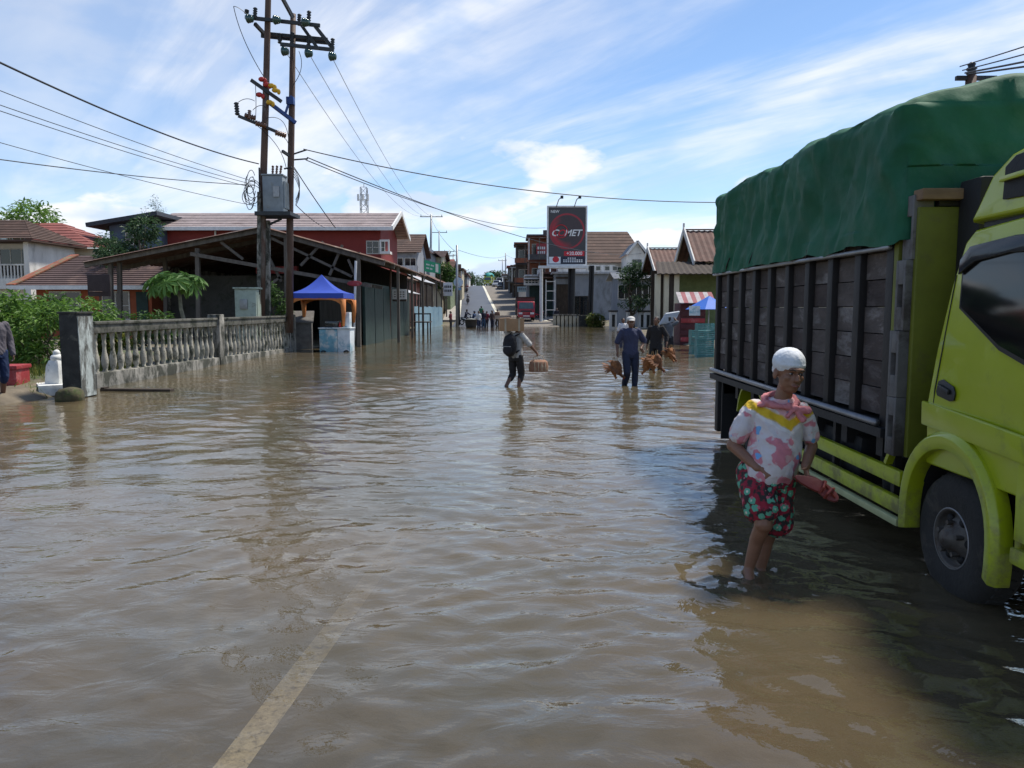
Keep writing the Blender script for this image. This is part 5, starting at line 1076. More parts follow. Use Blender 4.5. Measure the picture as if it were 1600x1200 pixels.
# ================================================================== lime green truck with tarpaulin load
TX = 2.62
tk = thing('tarped_truck', 'lime green flatbed truck with dark plank sides and green tarpaulin load', 'truck', (TX + 1.0, 7.0, -.14))
m_lime = mat('lime_green_paint', (0.37, 0.43, 0.012), r=0.32, var=0.10, scale=2, bump=0.02, bscale=6, coat=0.4, c2=(0.24, 0.27, 0.03), c2amt=.10, c2scale=2.5)
ln_ = m_lime.node_tree.nodes; ll = m_lime.node_tree.links; lp = ln_['Principled BSDF']; src_ = lp.inputs['Base Color'].links[0].from_socket
tco = ln_.new('ShaderNodeTexCoord'); sz = ln_.new('ShaderNodeSeparateXYZ'); ll.new(tco.outputs['Object'], sz.inputs[0]); mn = ln_.new('ShaderNodeTexNoise'); mn.inputs['Scale'].default_value = 5.0; mn.inputs['Detail'].default_value = 9; mn.inputs['Roughness'].default_value = .75; ll.new(tco.outputs['Object'], mn.inputs['Vector'])
hgt = ln_.new('ShaderNodeMapRange'); hgt.inputs['From Min'].default_value = 1.15; hgt.inputs['From Max'].default_value = .35; ll.new(sz.outputs[2], hgt.inputs['Value']); md_ = ln_.new('ShaderNodeMath'); md_.operation = 'MULTIPLY_ADD'; ll.new(hgt.outputs[0], md_.inputs[0]); md_.inputs[1].default_value = .26; ll.new(mn.outputs[0], md_.inputs[2])
mk = ln_.new('ShaderNodeMapRange'); mk.inputs['From Min'].default_value = .63; mk.inputs['From Max'].default_value = .82; mk.inputs['To Max'].default_value = .75; ll.new(md_.outputs[0], mk.inputs['Value']); mxm = ln_.new('ShaderNodeMixRGB'); ll.new(mk.outputs[0], mxm.inputs[0]); ll.new(src_, mxm.inputs[1]); mxm.inputs[2].default_value = (.13, .10, .06, 1); ll.new(mxm.outputs[0], lp.inputs['Base Color'])
rmx = ln_.new('ShaderNodeMapRange'); rmx.inputs['To Min'].default_value = .30; rmx.inputs['To Max'].default_value = .8; ll.new(mk.outputs[0], rmx.inputs['Value']); ll.new(rmx.outputs[0], lp.inputs['Roughness'])
m_olive = mat('shaded_lime_panel', (0.135, 0.15, 0.014), r=0.6, var=0.25, scale=2.5, bump=0.05, c2=(.10, .10, .03), c2amt=.2)  # lime paint darkened to the olive it shows in shade
m_tyre = mat('tyre_rubber', (0.030, 0.028, 0.026), r=0.85, var=0.35, scale=6, bump=0.3, bscale=50, c2=(.07, .06, .05), c2amt=.25, c2scale=4)
m_rim = mat('worn_steel_rim', (0.11, 0.10, 0.09), r=0.55, var=0.4, scale=10, metal=.5, c2=(.08, .055, .04), c2amt=.4, c2scale=8)
m_tarp = mat('green_tarpaulin', (0.013, 0.100, 0.050), r=0.7, var=0.22, scale=2.2, bump=0.3, bscale=10, spec=.25, c2=(.03, .12, .07), c2amt=.25, c2scale=1.4)
m_plank = mat('worn_painted_plank', (0.095, 0.078, 0.070), r=0.85, var=0.45, scale=7, bump=0.4, bscale=35, stretch=(1, .35, 1), c2=(0.22, 0.20, 0.19), c2amt=.38, c2scale=5, rand=True)
m_plank2 = mat('dark_brown_plank', (0.060, 0.045, 0.040), r=0.85, var=0.45, scale=7, bump=0.4, bscale=35, stretch=(1, .35, 1), c2=(0.14, 0.12, 0.115), c2amt=.32, c2scale=4, rand=True)
m_post = mat('black_iron_post', (0.014, 0.012, 0.012), r=0.6, var=0.3, scale=5, bump=.1)
m_greyp = mat('grey_corner_post', (0.13, 0.125, 0.12), r=0.7, var=0.35, scale=4, bump=.1, c2=(.06, .05, .045), c2amt=.35, c2scale=3)
m_under = mat('black_chassis', (0.012, 0.012, 0.013), r=0.7, var=0.3)
m_chrome = mat('dull_chrome', (0.26, 0.26, 0.27), r=0.5, var=0.25, scale=6, metal=.8, bump=.03)
m_tint = mat('tinted_glass', (0.008, 0.009, 0.010), r=0.05, var=0.1, bump=0, spec=.6)
def tk_(name, mb, m, par=None, **k): return mb.build(name, m, par or tk, world=True, **k)
BY0, BY1, BW = 5.32, 10.02, 2.05
x0, x1 = TX, TX + BW
# chassis
tk_('chassis', MB().box(x0 + .55, x0 + .70, 3.5, 9.9, .42, .62).box(x1 - .70, x1 - .55, 3.5, 9.9, .42, .62), m_under)
tk_('bed_floor', MB().box(x0 + .03, x1 - .03, BY0 + .02, BY1 - .02, .80, .90), m_under)
for k in range(8): tk_('cross_member', MB().box(x0 + .06, x1 - .06, BY0 + .2 + k * .6, BY0 + .3 + k * .6, .63, .795), m_under)
tk_('fuel_tank', MB().box(x0 + .12, x0 + .52, 6.0, 7.0, .30, .70), m_under, bevel=.06); tk_('battery_box', MB().box(x0 + .14, x0 + .5, 7.2, 7.7, .36, .74), m_under, bevel=.02)
tk_('rear_mudflap', MB().box(x0 + .04, x0 + .6, 9.72, 9.75, .05, .8), m_under); tk_('rear_apron', MB().box(x0 + .02, x1 - .02, 9.86, 10.0, .12, .78), m_under, bevel=.02)
tk_('rear_mudguard', MB().prism([(x0 + .03, 8.55 + math.cos(a) * .52, .40 + math.sin(a) * .50) for a in np.linspace(.2, 2.9, 10)] + [(x0 + .03, 8.55 + math.cos(a) * .49, .40 + math.sin(a) * .47) for a in np.linspace(2.9, .2, 10)], (.5, 0, 0)), m_lime)
# plank sides between iron posts, both sides
py = [BY0 + .10 + k * (BY1 - BY0 - .16) / 9 for k in range(10)]; rows = 7; z0, z1 = .93, 2.30; rh = (z1 - z0) / rows
pmes = []
for v in range(4):
    me = MB().box(0, .03, 0.002, py[1] - py[0] - .10, .004, rh - .004).mesh('plank'); me.materials.append(m_plank if v % 2 else m_plank2); pmes.append(me)
r = random.Random(4); L0 = tk.location
for side in (0, 1):
    for i in range(9):
        for j in range(rows):
            xx = (x0 + .055 if side == 0 else x1 - .085) + r.uniform(-.006, .006); place('plank', pmes[r.choice((0, 1, 1, 2, 3))], tk, (xx - L0.x, py[i] + .05 - L0.y, z0 + j * rh - L0.z))
    for y in py:
        xa = x0 if side == 0 else x1 - .10; tk_('side_post', MB().box(xa, xa + .10, y - .05, y + .05, .80, 2.36), m_post, bevel=.008)
    xa = x0 - .028 if side == 0 else x1 + .028
    tk_('upper_rail', MB().tube([(xa, BY0 + .05, 2.12), (xa, BY1, 2.13)], .018, 8), m_steel, smooth=True); tk_('lower_rail', MB().tube([(xa - (.012 if side == 0 else -.012), BY0 + .1, .895), (xa, BY1 + .02, .91)], .026, 8), m_chrome, smooth=True)
    tk_('sill', MB().box(xa - .02 if side == 0 else xa - .01, xa + .03, BY0 + .02, BY1, .80, .865), m_under)
for j in range(rows): tk_('tail_plank', MB().box(x0 + .10, x1 - .10, BY1 - .05, BY1 - .01, z0 + j * rh + .004, z0 + (j + 1) * rh - .004), m_plank2)
# ropes hanging from the tarpaulin to the rail
for k, y in enumerate((5.95, 6.75, 7.6, 8.4, 9.3)): tk_('rope', MB().tube([(x0 - .03, y, 2.30), (x0 - .05, y + .06, 2.2), (x0 - .032, y + .14, 2.12)], .008, 5), m_post)
# headboard: olive panels, grey corner post with slots, timber cap
tk_('headboard', MB().box(x0 + .03, x1 - .03, BY0 - .20, BY0 - .15, .70, 2.36), m_olive, bevel=.01)
for xx in (x0 + .5, x0 + 1.0, x0 + 1.5): tk_('headboard_rib', MB().box(xx, xx + .06, BY0 - .235, BY0 - .203, .72, 2.34), m_olive)
tk_('corner_strip', MB().box(x0 + .0, x0 + .06, BY0 - .02, BY0 + .04, .9, 2.36), m_olive)
for (za, zb_, o) in ((.70, 1.10, .0), (1.10, 1.55, .0), (1.55, 2.02, .018), (2.02, 2.44, .045)):
    mb = MB(); xa, xb = x0 - .035 + o, x0 + .095 + o; ya = BY0 - .15 - o * .6; zm = (za + zb_) / 2; hw, hh = .03, .075; yb = ya + .10
    # post side plate with an upright slot: four bars round the hole
    mb.box(xa, xb, ya, ya + .03, za + .002, zb_); mb.box(xa, xb, yb, yb + .03, za + .002, zb_); mb.box(xa, xb, ya + .03, yb, za + .002, zm - hh); mb.box(xa, xb, ya + .03, yb, zm + hh, zb_)
    mb.box(xa + .05, xb, ya + .03, yb, zm - hh, zm + hh); tk_('corner_post', mb, m_greyp, bevel=.005)
m_capw = mat('raw_timber_cap', (.22, .14, .08), r=.9, var=.4, scale=8, stretch=(.3, 1, 1))
tk_('timber_cap', MB().box(x0 + .02, x1 - .02, BY0 - .26, BY0 - .14, 2.40, 2.47), m_capw, bevel=.008); tk_('cap_gap_shadow', MB().box(x0 + .16, x1 - .14, BY0 - .20, BY0 - .152, 2.365, 2.398), m_post)  # black strip standing in for the shadowed gap under the cap
# tarpaulin
bm = bmesh.new(); bmesh.ops.create_cube(bm, size=2.0); bmesh.ops.subdivide_edges(bm, edges=bm.edges[:], cuts=64, use_grid_fill=True)
ty0, ty1, tz0, tz1 = BY0 - .10, BY1 + .07, 2.14, 3.12; cx, cy, cz = (x0 + x1) / 2, (ty0 + ty1) / 2, (tz0 + tz1) / 2; hx, hy, hz = BW / 2 + .045, (ty1 - ty0) / 2, (tz1 - tz0) / 2; rd = .10
for v in bm.verts:
    p = Vector((v.co.x * hx, v.co.y * hy, v.co.z * hz)); inner = Vector((max(-hx + rd, min(hx - rd, p.x)), max(-hy + rd, min(hy - rd, p.y)), max(-hz - 1, min(hz - rd, p.z)))); d = p - inner
    if d.length > 1e-6: p = inner + d.normalized() * min(rd, d.length) if d.length > rd else p
    nx = 1 if v.co.x > .99 else (-1 if v.co.x < -.99 else 0); ny = 1 if v.co.y > .99 else (-1 if v.co.y < -.99 else 0); nz = 1 if v.co.z > .99 else 0
    s = p.y; t_ = (p.z + hz) / (2 * hz)
    fold = noise.noise(Vector((s * 2.6 + p.x * 1.5 + t_ * .9, t_ * .8, 1))) * .055 + noise.noise(Vector((s * 6.5 + p.x * 4 - t_ * 2.0, t_ * 1.3, 5))) * .022 + (abs(noise.noise(Vector((s * 3.4 + t_ * 2.4 + p.x * 3, t_ * .9, 11)))) - .25) * -.06 + (abs(noise.noise(Vector((s * 5.2 - t_ * 3.4 + p.x * 3, t_ * 1.5, 17)))) - .25) * -.035 + noise.noise(Vector((s * 9 + t_ * 6, p.x * 9, t_ * 5))) * .008
    p.x += nx * (fold - .03 * (1 - t_) ** 2 * 0 - .02 * math.sin(math.pi * t_)); p.y += ny * (fold * .7)
    lump = .07 * noise.noise(Vector((s * 1.15 + 4, p.x * .5, 2))) + .05 * noise.noise(Vector((s * 2.7, p.x * 1.5, 7))) + .02 * noise.noise(Vector((s * 6, p.x * 4, 3)))
    crown = .15 * (1 - (p.x / hx) ** 2); p.z += max(0, t_ - .45) / .55 * (lump + crown * (1 if nz or t_ > .97 else 0) * 1.0)
    if t_ < .12: p.z += .035 * noise.noise(Vector((s * 2.0, p.x * 2, 9))) + .02 * noise.noise(Vector((s * 5.0, p.x * 2, 1)))
    if abs(p.y + hy) < .3 and t_ < .5 and ny == -1: p.z += 0.02
    v.co = p + Vector((cx, cy, cz)) - L0
bmesh.ops.delete(bm, geom=[f for f in bm.faces if all(vv.co.z + L0.z < tz0 + .08 for vv in f.verts) and abs(f.normal.z) > .7], context='FACES')
me = bpy.data.meshes.new('tarpaulin'); bm.to_mesh(me); bm.free(); me.shade_smooth(); me.materials.append(m_tarp)
tn_ = m_tarp.node_tree.nodes; tl = m_tarp.node_tree.links; tp = tn_['Principled BSDF']; old = tp.inputs['Normal'].links[0].from_socket
tco = tn_.new('ShaderNodeTexCoord'); prev = old
for (rot_, scl, st_, dist_) in ((0, 1.5, (1.0, 1.6, .55), .07), (38, 1.9, (1.0, 1.5, .5), .07), (-30, 4.0, (1, 1.4, .6), .03)):
    m0 = tn_.new('ShaderNodeMapping'); m0.inputs['Rotation'].default_value = (R(rot_), 0, 0); tl.new(tco.outputs['Object'], m0.inputs[0]); m1_ = tn_.new('ShaderNodeMapping'); m1_.inputs['Scale'].default_value = st_; tl.new(m0.outputs[0], m1_.inputs[0])
    q = tn_.new('ShaderNodeTexNoise'); q.noise_type = 'RIDGED_MULTIFRACTAL'; q.normalize = True; q.inputs['Scale'].default_value = scl; q.inputs['Detail'].default_value = 2.0; q.inputs['Distortion'].default_value = .4; tl.new(m1_.outputs[0], q.inputs['Vector'])
    b_ = tn_.new('ShaderNodeBump'); b_.inputs['Strength'].default_value = .8; b_.inputs['Distance'].default_value = dist_; tl.new(q.outputs[0], b_.inputs['Height']); tl.new(prev, b_.inputs['Normal']); prev = b_.outputs[0]
tl.new(prev, tp.inputs['Normal'])
tarp = place('tarpaulin', me, tk)
tk_('seam', MB().box(x0 + .05, x1 - .05, ty0 - .012, ty0 - .002, 2.80, 2.808), mat('tarp_seam', (.006, .04, .024), r=.6, bump=0), tarp)
# side guards
for za, zb_ in ((.50, .605), (.31, .42)): tk_('side_guard', MB().prism([(x0 - .01, 5.12, za), (x0 - .01, 5.12, zb_), (x0 - .01, 7.9, zb_ + .02), (x0 - .01, 7.9, za + .02)], (.05, 0, 0)), m_lime, bevel=.012)
tk_('side_guard_trim', MB().box(x0 - .03, x0 + .02, 5.10, 7.9, .235, .285), mat('pale_trim', (.40, .42, .22), r=.6, var=.3), bevel=.008)
for y in (5.3, 6.3, 7.3): tk_('guard_bracket', MB().box(x0 + .045, x0 + .09, y, y + .05, .24, .79), m_under)
tk_('guard_stay', MB().beam((x0 + .02, 5.35, .62), (x0 + .02, 5.2, .86), .05, .03), m_lime)
# wheels
def wheel(c, w_, rad=.42, dual=False):
    t = tk_('wheel', MB().xlathe([(rad * .45, w_ * .0), (rad * .55, -.010), (rad * .80, -.016), (rad * .95, .012), (rad, .05), (rad, w_ - .05), (rad * .95, w_ - .012), (rad * .80, w_ + .012), (rad * .45, w_)], c, 40), m_tyre, smooth=True)
    mb = MB()
    for k in range(40):
        a = 2 * math.pi * k / 40; mb.beam(Vector((c[0] + .06, c[1] + math.cos(a) * (rad + .004), c[2] + math.sin(a) * (rad + .004))), Vector((c[0] + w_ - .06, c[1] + math.cos(a + .05) * (rad + .004), c[2] + math.sin(a + .05) * (rad + .004))), .028, .014, up=(0, math.cos(a), math.sin(a)))
    tk_('tread', mb, m_tyre, t)
    tk_('rim', MB().xlathe([(rad * .47, .004), (rad * .445, -.006), (rad * .41, .012), (rad * .39, .05), (rad * .33, .045), (rad * .24, .0), (rad * .20, -.005), (rad * .13, -.045), (rad * .001, -.055)], c, 32), m_rim, t, smooth=True)
    tk_('rim_ring', MB().torus((c[0] + .002, c[1], c[2]), rad * .455, .008, 'x', 36, 6), m_chrome, t, smooth=True)
    for k in range(5):
        a = 2 * math.pi * k / 5 + .3; tk_('wheel_nut', MB().tube([(c[0] + .01, c[1] + math.cos(a) * rad * .25, c[2] + math.sin(a) * rad * .25), (c[0] - .03, c[1] + math.cos(a) * rad * .25, c[2] + math.sin(a) * rad * .25)], .016, 6), m_rim, t)
    for k in range(6):
        a = 2 * math.pi * k / 6; mb = MB(); mb.ell((c[0] + .03, c[1] + math.cos(a) * rad * .32, c[2] + math.sin(a) * rad * .32), .018, .028, .028, nu=10, nv=6); tk_('hand_hole', mb, m_under, t, smooth=True)
WZ = .31; wheel((x0 + .045, 4.58, WZ), .22, .40); wheel((x1 - .265, 4.58, WZ), .22, .40); wheel((x0 + .09, 8.55, WZ), .22); wheel((x1 - .31, 8.55, WZ), .22); wheel((x0 + .36, 8.55, WZ), .2); wheel((x1 - .58, 8.55, WZ), .2)
tk_('front_axle', MB().tube([(x0 + .3, 4.58, WZ), (x1 - .3, 4.58, WZ)], .06, 8), m_under); tk_('rear_axle', MB().tube([(x0 + .3, 8.55, WZ), (x1 - .3, 8.55, WZ)], .09, 8), m_under)
# cab: side profile swept across, waist and tumblehome
prof = [(4.84, .72), (4.86, 1.10), (4.83, 1.45), (4.76, 1.85), (4.68, 2.10), (4.60, 2.165), (4.2, 2.19), (3.75, 2.17), (3.55, 2.10), (3.25, 1.45), (3.13, 1.30), (3.08, .55), (3.85, .55), (3.93, .40), (3.95, .72)]
def cabx(z): return .0 if z < 1.10 else .0 + (z - 1.10) * .085
secs = [(0, .045), (.012, .018), (.05, 0), (BW - .05, 0), (BW - .012, .018), (BW, .045)]; cen = Vector((0, 4.0, 1.3)); mb = MB(); vs = []; fs = []; n_ = len(prof)
for sx, ins in secs:
    for (y, z) in prof:
        yy = y + (cen.y - y) * ins * .5; zz = z + (cen.z - z) * ins * .5; t_ = cabx(z); xx = x0 + sx + (t_ if sx < 1 else -t_); vs.append((xx, yy, zz))
for i in range(len(secs) - 1):
    for k in range(n_): k2 = (k + 1) % n_; fs.append((i * n_ + k, i * n_ + k2, (i + 1) * n_ + k2, (i + 1) * n_ + k))
fs.append(tuple(range(n_ - 1, -1, -1))); fs.append(tuple((len(secs) - 1) * n_ + k for k in range(n_)))
cab = tk_('cab', mb.add(vs, fs), m_lime, bevel=.014)
for s in (0, 1):
    def sp(y, z, o): 
        xx = x0 + cabx(z) - o; return (xx, y, z) if s == 0 else (2 * (x0 + BW / 2) - xx, y, z)
    def plate(name, pts, o0, o1, m, par=cab, **k):
        mb = MB(); a = [sp(y, z, o0) for y, z in pts]; b = [sp(y, z, o1) for y, z in pts]; nn = len(pts); mb.add(a + b, [tuple(range(nn)), tuple(range(2 * nn - 1, nn - 1, -1))] + [(i, (i + 1) % nn, nn + (i + 1) % nn, nn + i) for i in range(nn)]); return tk_(name, mb, m, par, **k)
    win = [(4.61, 1.71), (4.635, 1.98), (4.56, 2.045), (4.2, 2.07), (3.78, 2.06), (3.68, 2.0), (3.50, 1.47), (3.95, 1.43), (4.2, 1.50)]
    cyw = sum(p[0] for p in win) / len(win); czw = sum(p[1] for p in win) / len(win)
    plate('window_seal', [(cyw + (y - cyw) * 1.05, czw + (z - czw) * 1.09) for y, z in win], -.004, .006, m_blk, bevel=.004); wn = plate('side_window', win, .007, .012, m_tint)
    plate('rain_visor', [(4.645, 1.90), (4.645, 1.99), (4.56, 2.06), (4.2, 2.085), (3.78, 2.075), (3.78, 1.99), (4.2, 2.0), (4.5, 1.97)], .013, .035, mat('smoked_visor', (.02, .024, .03), r=.15, bump=0), bevel=.006)
    plate('door_seam', [(4.775, .98), (4.783, .98), (4.783, 1.2), (4.72, 1.9), (4.712, 1.9), (4.775, 1.2)], -.003, .0025, m_under); plate('door_seam', [(3.60, .62), (3.608, .62), (3.46, 1.44), (3.452, 1.44)], -.003, .0025, m_under)
    plate('waist_step', [(4.865, .97), (4.875, 1.12), (4.2, 1.075), (3.2, 1.0), (3.2, .86), (4.2, .93)], -.004, .024, m_lime, bevel=.012)
    plate('handle_recess', [(4.76, 1.19), (4.75, 1.255), (4.70, 1.27), (4.58, 1.235), (4.555, 1.20), (4.56, 1.155), (4.60, 1.145), (4.74, 1.165)], -.003, .004, m_blk, bevel=.003); plate('door_handle', [(4.72, 1.21), (4.715, 1.24), (4.60, 1.215), (4.60, 1.185)], .005, .024, m_blk, bevel=.005)
    plate('lower_panel', [(3.93, .50), (3.93, .94), (3.2, .87), (3.16, .50)], -.003, .010, m_lime, bevel=.006); plate('sill_step', [(3.95, .37), (3.95, .46), (3.12, .46), (3.12, .37)], -.25, .015, m_lime, bevel=.015)
    # wheel arch flare: swept band
    mb = MB(); A = np.linspace(R(-12), R(188), 26); vs = []; fs = []
    for i, a in enumerate(A):
        ca, sa = math.cos(a), math.sin(a); ry, rz = .425, .50
        for (f_, o) in ((1.0, -.06), (1.0, .045), (1.16, .055), (1.22, .02), (1.22, -.06)):
            yy = 4.54 - ca * ry * f_; zz = .36 + (abs(sa) ** .85 * (1 if sa > 0 else -1)) * rz * f_; xx = x0 - o; vs.append((xx if s == 0 else 2 * (x0 + BW / 2) - xx, yy, zz))
    for i in range(len(A) - 1):
        for k in range(5): k2 = (k + 1) % 5; fs.append((i * 5 + k, i * 5 + k2, (i + 1) * 5 + k2, (i + 1) * 5 + k))
    fs += [(4, 3, 2, 1, 0), tuple((len(A) - 1) * 5 + k for k in range(5))]; tk_('wheel_arch', mb.add(vs, fs), m_lime, bevel=.010)
    # inner arch liner
    mb = MB(); vs = []; fs = []
    for i, a in enumerate(np.linspace(0, math.pi, 16)):
        for xx in (x0 + .05, x0 + .5): vs.append((xx if s == 0 else 2 * (x0 + BW / 2) - xx, 4.54 - math.cos(a) * .44, .36 + math.sin(a) * .50))
    for i in range(15): fs.append((2 * i, 2 * i + 1, 2 * i + 3, 2 * i + 2))
    tk_('arch_liner', mb.add(vs, fs), m_under)
    sgn = -1 if s == 0 else 1; xm = x0 - .10 if s == 0 else x1 + .10
    tk_('mirror', MB().box(xm - .06, xm + .06, 3.32, 3.38, 1.55, 1.95), m_blk, bevel=.02); tk_('mirror_arm', MB().tube([sp(3.45, 1.5, 0), (xm, 3.35, 1.5), (xm, 3.35, 1.6)], .012, 6), m_blk)
    tk_('headlamp', MB().box(x0 + .12 if s == 0 else x1 - .45, x0 + .45 if s == 0 else x1 - .12, 3.045, 3.085, .68, .86), mat('headlamp_glass', (.6, .62, .64), r=.1, bump=0), cab, bevel=.02)
tk_('windscreen', MB().prism([(x0 + .17, 3.245, 1.50), (x1 - .17, 3.245, 1.50), (x1 - .22, 3.505, 2.06), (x0 + .22, 3.505, 2.06)], (0, -.012, .006)), m_tint, cab); tk_('grille', MB().box(x0 + .5, x1 - .5, 3.06, 3.078, .75, 1.0), m_blk, cab, bevel=.01); tk_('front_bumper', MB().box(x0 + .02, x1 - .02, 2.98, 3.10, .36, .60), m_lime, bevel=.03)
tk_('engine_block', MB().box(x0 + .5, x1 - .5, 3.3, 5.1, .35, .75), m_under); tk_('air_intake', MB().box(x0 + .28, x0 + .62, 4.88, 5.12, .9, 2.52), m_under, bevel=.03); tk_('exhaust_cover', MB().box(x0 + .62, x0 + .95, 4.93, 5.15, 2.05, 2.62), m_rust, bevel=.02)
# roof fairing with open intake frame
fp = [(4.70, 2.20), (4.66, 2.27), (4.56, 2.46), (4.40, 2.56), (4.0, 2.63), (3.6, 2.63), (3.45, 2.56), (3.42, 2.22)]
mb = MB(); secs = [(.10, .10), (.13, .03), (.20, 0), (BW - .20, 0), (BW - .13, .03), (BW - .10, .10)]; vs = []; fs = []; n_ = len(fp)
for sx, ins in secs:
    for y, z in fp: vs.append((x0 + sx + (z - 2.2) * (.12 if sx < 1 else -.12), y + (4.1 - y) * ins, z + (2.4 - z) * ins))
for i in range(len(secs) - 1):
    for k in range(n_): k2 = (k + 1) % n_; fs.append((i * n_ + k, i * n_ + k2, (i + 1) * n_ + k2, (i + 1) * n_ + k))
fs.append(tuple(range(n_ - 1, -1, -1))); fs.append(tuple((len(secs) - 1) * n_ + k for k in range(n_))); fair = tk_('roof_fairing', mb.add(vs, fs), m_lime, bevel=.012)
op = [(4.36, 2.30), (4.38, 2.48), (4.30, 2.53), (3.6, 2.57), (3.52, 2.5), (3.52, 2.28)]
tk_('fairing_opening', MB().prism([(x0 + .085 + (z - 2.2) * .10, y, z) for y, z in op], (.03, 0, 0)), m_under, fair, bevel=.004); tk_('fairing_bar', MB().beam((x0 + .09, 4.37, 2.41), (x0 + .095, 3.52, 2.43), .03, .03), m_lime, fair, bevel=.005)
tk_('fairing_base', MB().box(x0 + .16, x1 - .16, 3.5, 4.62, 2.175, 2.235), m_blk, fair); tk_('fairing_fin', MB().prism([(x0 + .35, 4.12, 2.60), (x0 + .35, 4.30, 2.74), (x0 + .35, 3.7, 2.80), (x0 + .35, 3.6, 2.62)], (BW - .7, 0, 0)), m_lime, fair, bevel=.015)
# bucket hanging behind the cab
bk = thing('black_bucket', 'dark plastic bucket hanging by its handle under the truck bed front', 'bucket', (x0 + .24, 5.62, .36))
MB().lathe([(.10, 0), (.105, .005), (.135, .26), (.145, .265), (.145, .28), (.125, .282), (.12, .26), (.09, .02)], seg=20).build('pail', mat('grey_plastic', (.045, .05, .055), r=.5), bk, smooth=True); MB().tube([(0, -.14, .26), (0, -.10, .40), (0, 0, .50), (0, .10, .40), (0, .14, .26)], .006, 6).build('handle', m_chrome, bk)
MB().tube([(0, 0, .49), (.03, 0, .55)], .006, 5).build('hook', m_chrome, bk)
# ================================================================== people
m_skin = mat('brown_skin', (0.15, 0.075, 0.045), r=0.5, var=0.12, scale=14, bump=0.06, bscale=60, spec=.4)
m_hair = mat('black_hair', (0.012, 0.011, 0.011), r=0.55, var=0.3, scale=30, bump=.3, bscale=80)
m_eyew = mat('eye_white', (0.35, 0.33, 0.31), r=.3, var=.05, bump=0); m_lip = mat('lips', (0.20, 0.075, 0.06), r=.5, bump=0)
def cloth(name, c, var=.2, **k): return mat(name, c, r=.85, var=var, scale=6, bump=.25, bscale=35, **k)
def finger(mb, base, d, nrm, ln, r, curl):
    p = Vector(base); d = Vector(d).normalized(); ax_ = d.cross(nrm).normalized()
    pts = [p]; 
    for k, f in enumerate((.45, .32, .23)):
        d = Matrix.Rotation(curl * (.6 if k == 0 else 1.0), 3, ax_) @ d; p = p + d * ln * f; pts.append(p)
    for k in range(3): mb.capsule(pts[k], pts[k + 1], r * (1 - .1 * k), r * (.9 - .1 * k), 7)
def hand(mb, wrist, d, palm, s=1.0, curl=.5, left=False):
    """wrist point, pointing direction, palm normal; fingers curl towards the palm, thumb leaves the side"""
    w_ = Vector(wrist); d = Vector(d).normalized(); pn = Vector(palm); pn = (pn - d * pn.dot(d)).normalized(); side = d.cross(pn).normalized() * (-1 if left else 1)
    for k in (-1, 0, 1): mb.capsule(w_ + side * k * .010 * s, w_ + d * .078 * s + side * k * .024 * s, .017 * s, .013 * s, 8)
    for k, ln in enumerate((.068, .078, .074, .058)): finger(mb, w_ + d * .082 * s + side * (.032 - k * .021) * s, d + side * (.10 - k * .07), pn, ln * s, .0092 * s, curl * (1 + .1 * k))
    finger(mb, w_ + d * .022 * s + side * .030 * s, d * .75 + side * .8 + pn * .25, pn, .062 * s, .0105 * s, curl * .45)
def head(mb, c, s=1.0, turn=0.0, tilt=0.0, nod=0.0, female=False):
    """skull, jaw, cheeks, nose, ears; returns the placing matrix. Face looks along -Y before turning"""
    M = Matrix.Translation(Vector(c)) @ Matrix.Rotation(turn, 4, 'Z') @ Matrix.Rotation(nod, 4, 'X') @ Matrix.Rotation(tilt, 4, 'Y') @ Matrix.Scale(s, 4)
    q = M.to_quaternion()
    def e(x, y, z, a, b, c_): mb.ell(M @ Vector((x, y, z)), a * s, b * s, c_ * s, rot=q, nu=16, nv=11)
    e(0, .012, .035, .077, .096, .088); e(0, -.022, -.035, .062, .070, .075); e(0, -.040, -.082, .040, .040, .032)
    e(.038, -.058, -.022, .024, .024, .022); e(-.038, -.058, -.022, .024, .024, .022); e(0, -.085, .026, .05, .018, .016)
    e(0, -.098, -.018, .013, .020, .024); e(0, -.106, -.032, .019, .016, .012); e(0, -.090, -.066, .026, .012, .011)
    for sx in (-1, 1): e(sx * .080, .012, -.008, .011, .022, .033)
    return M
def face(M, root, s=1.0, beard=False):
    q = M.to_quaternion()
    for sx in (-1, 1):
        mb = MB(); mb.ell(M @ Vector((sx * .031, -.081, .004)), .012 * s, .008 * s, .0055 * s, rot=q, nu=10, nv=7); ey = mb.build('eye', m_eyew, root, smooth=True)
        mb = MB(); mb.ell(M @ Vector((sx * .031, -.0875, .004)), .0068 * s, .004 * s, .0072 * s, rot=q, nu=8, nv=6); mb.build('iris', m_hair, ey, smooth=True)
        mb = MB(); mb.tube([M @ Vector((sx * .014, -.100, .023)), M @ Vector((sx * .032, -.097, .029)), M @ Vector((sx * .050, -.085, .022))], [.003 * s, .0045 * s, .002 * s], 6); mb.build('eyebrow', m_hair, root)
    mb = MB(); mb.tube([M @ Vector((-.026, -.088, -.064)), M @ Vector((0, -.102, -.067)), M @ Vector((.026, -.088, -.064))], [.003 * s, .0075 * s, .003 * s], 8); mb.build('mouth', m_lip, root, smooth=True)
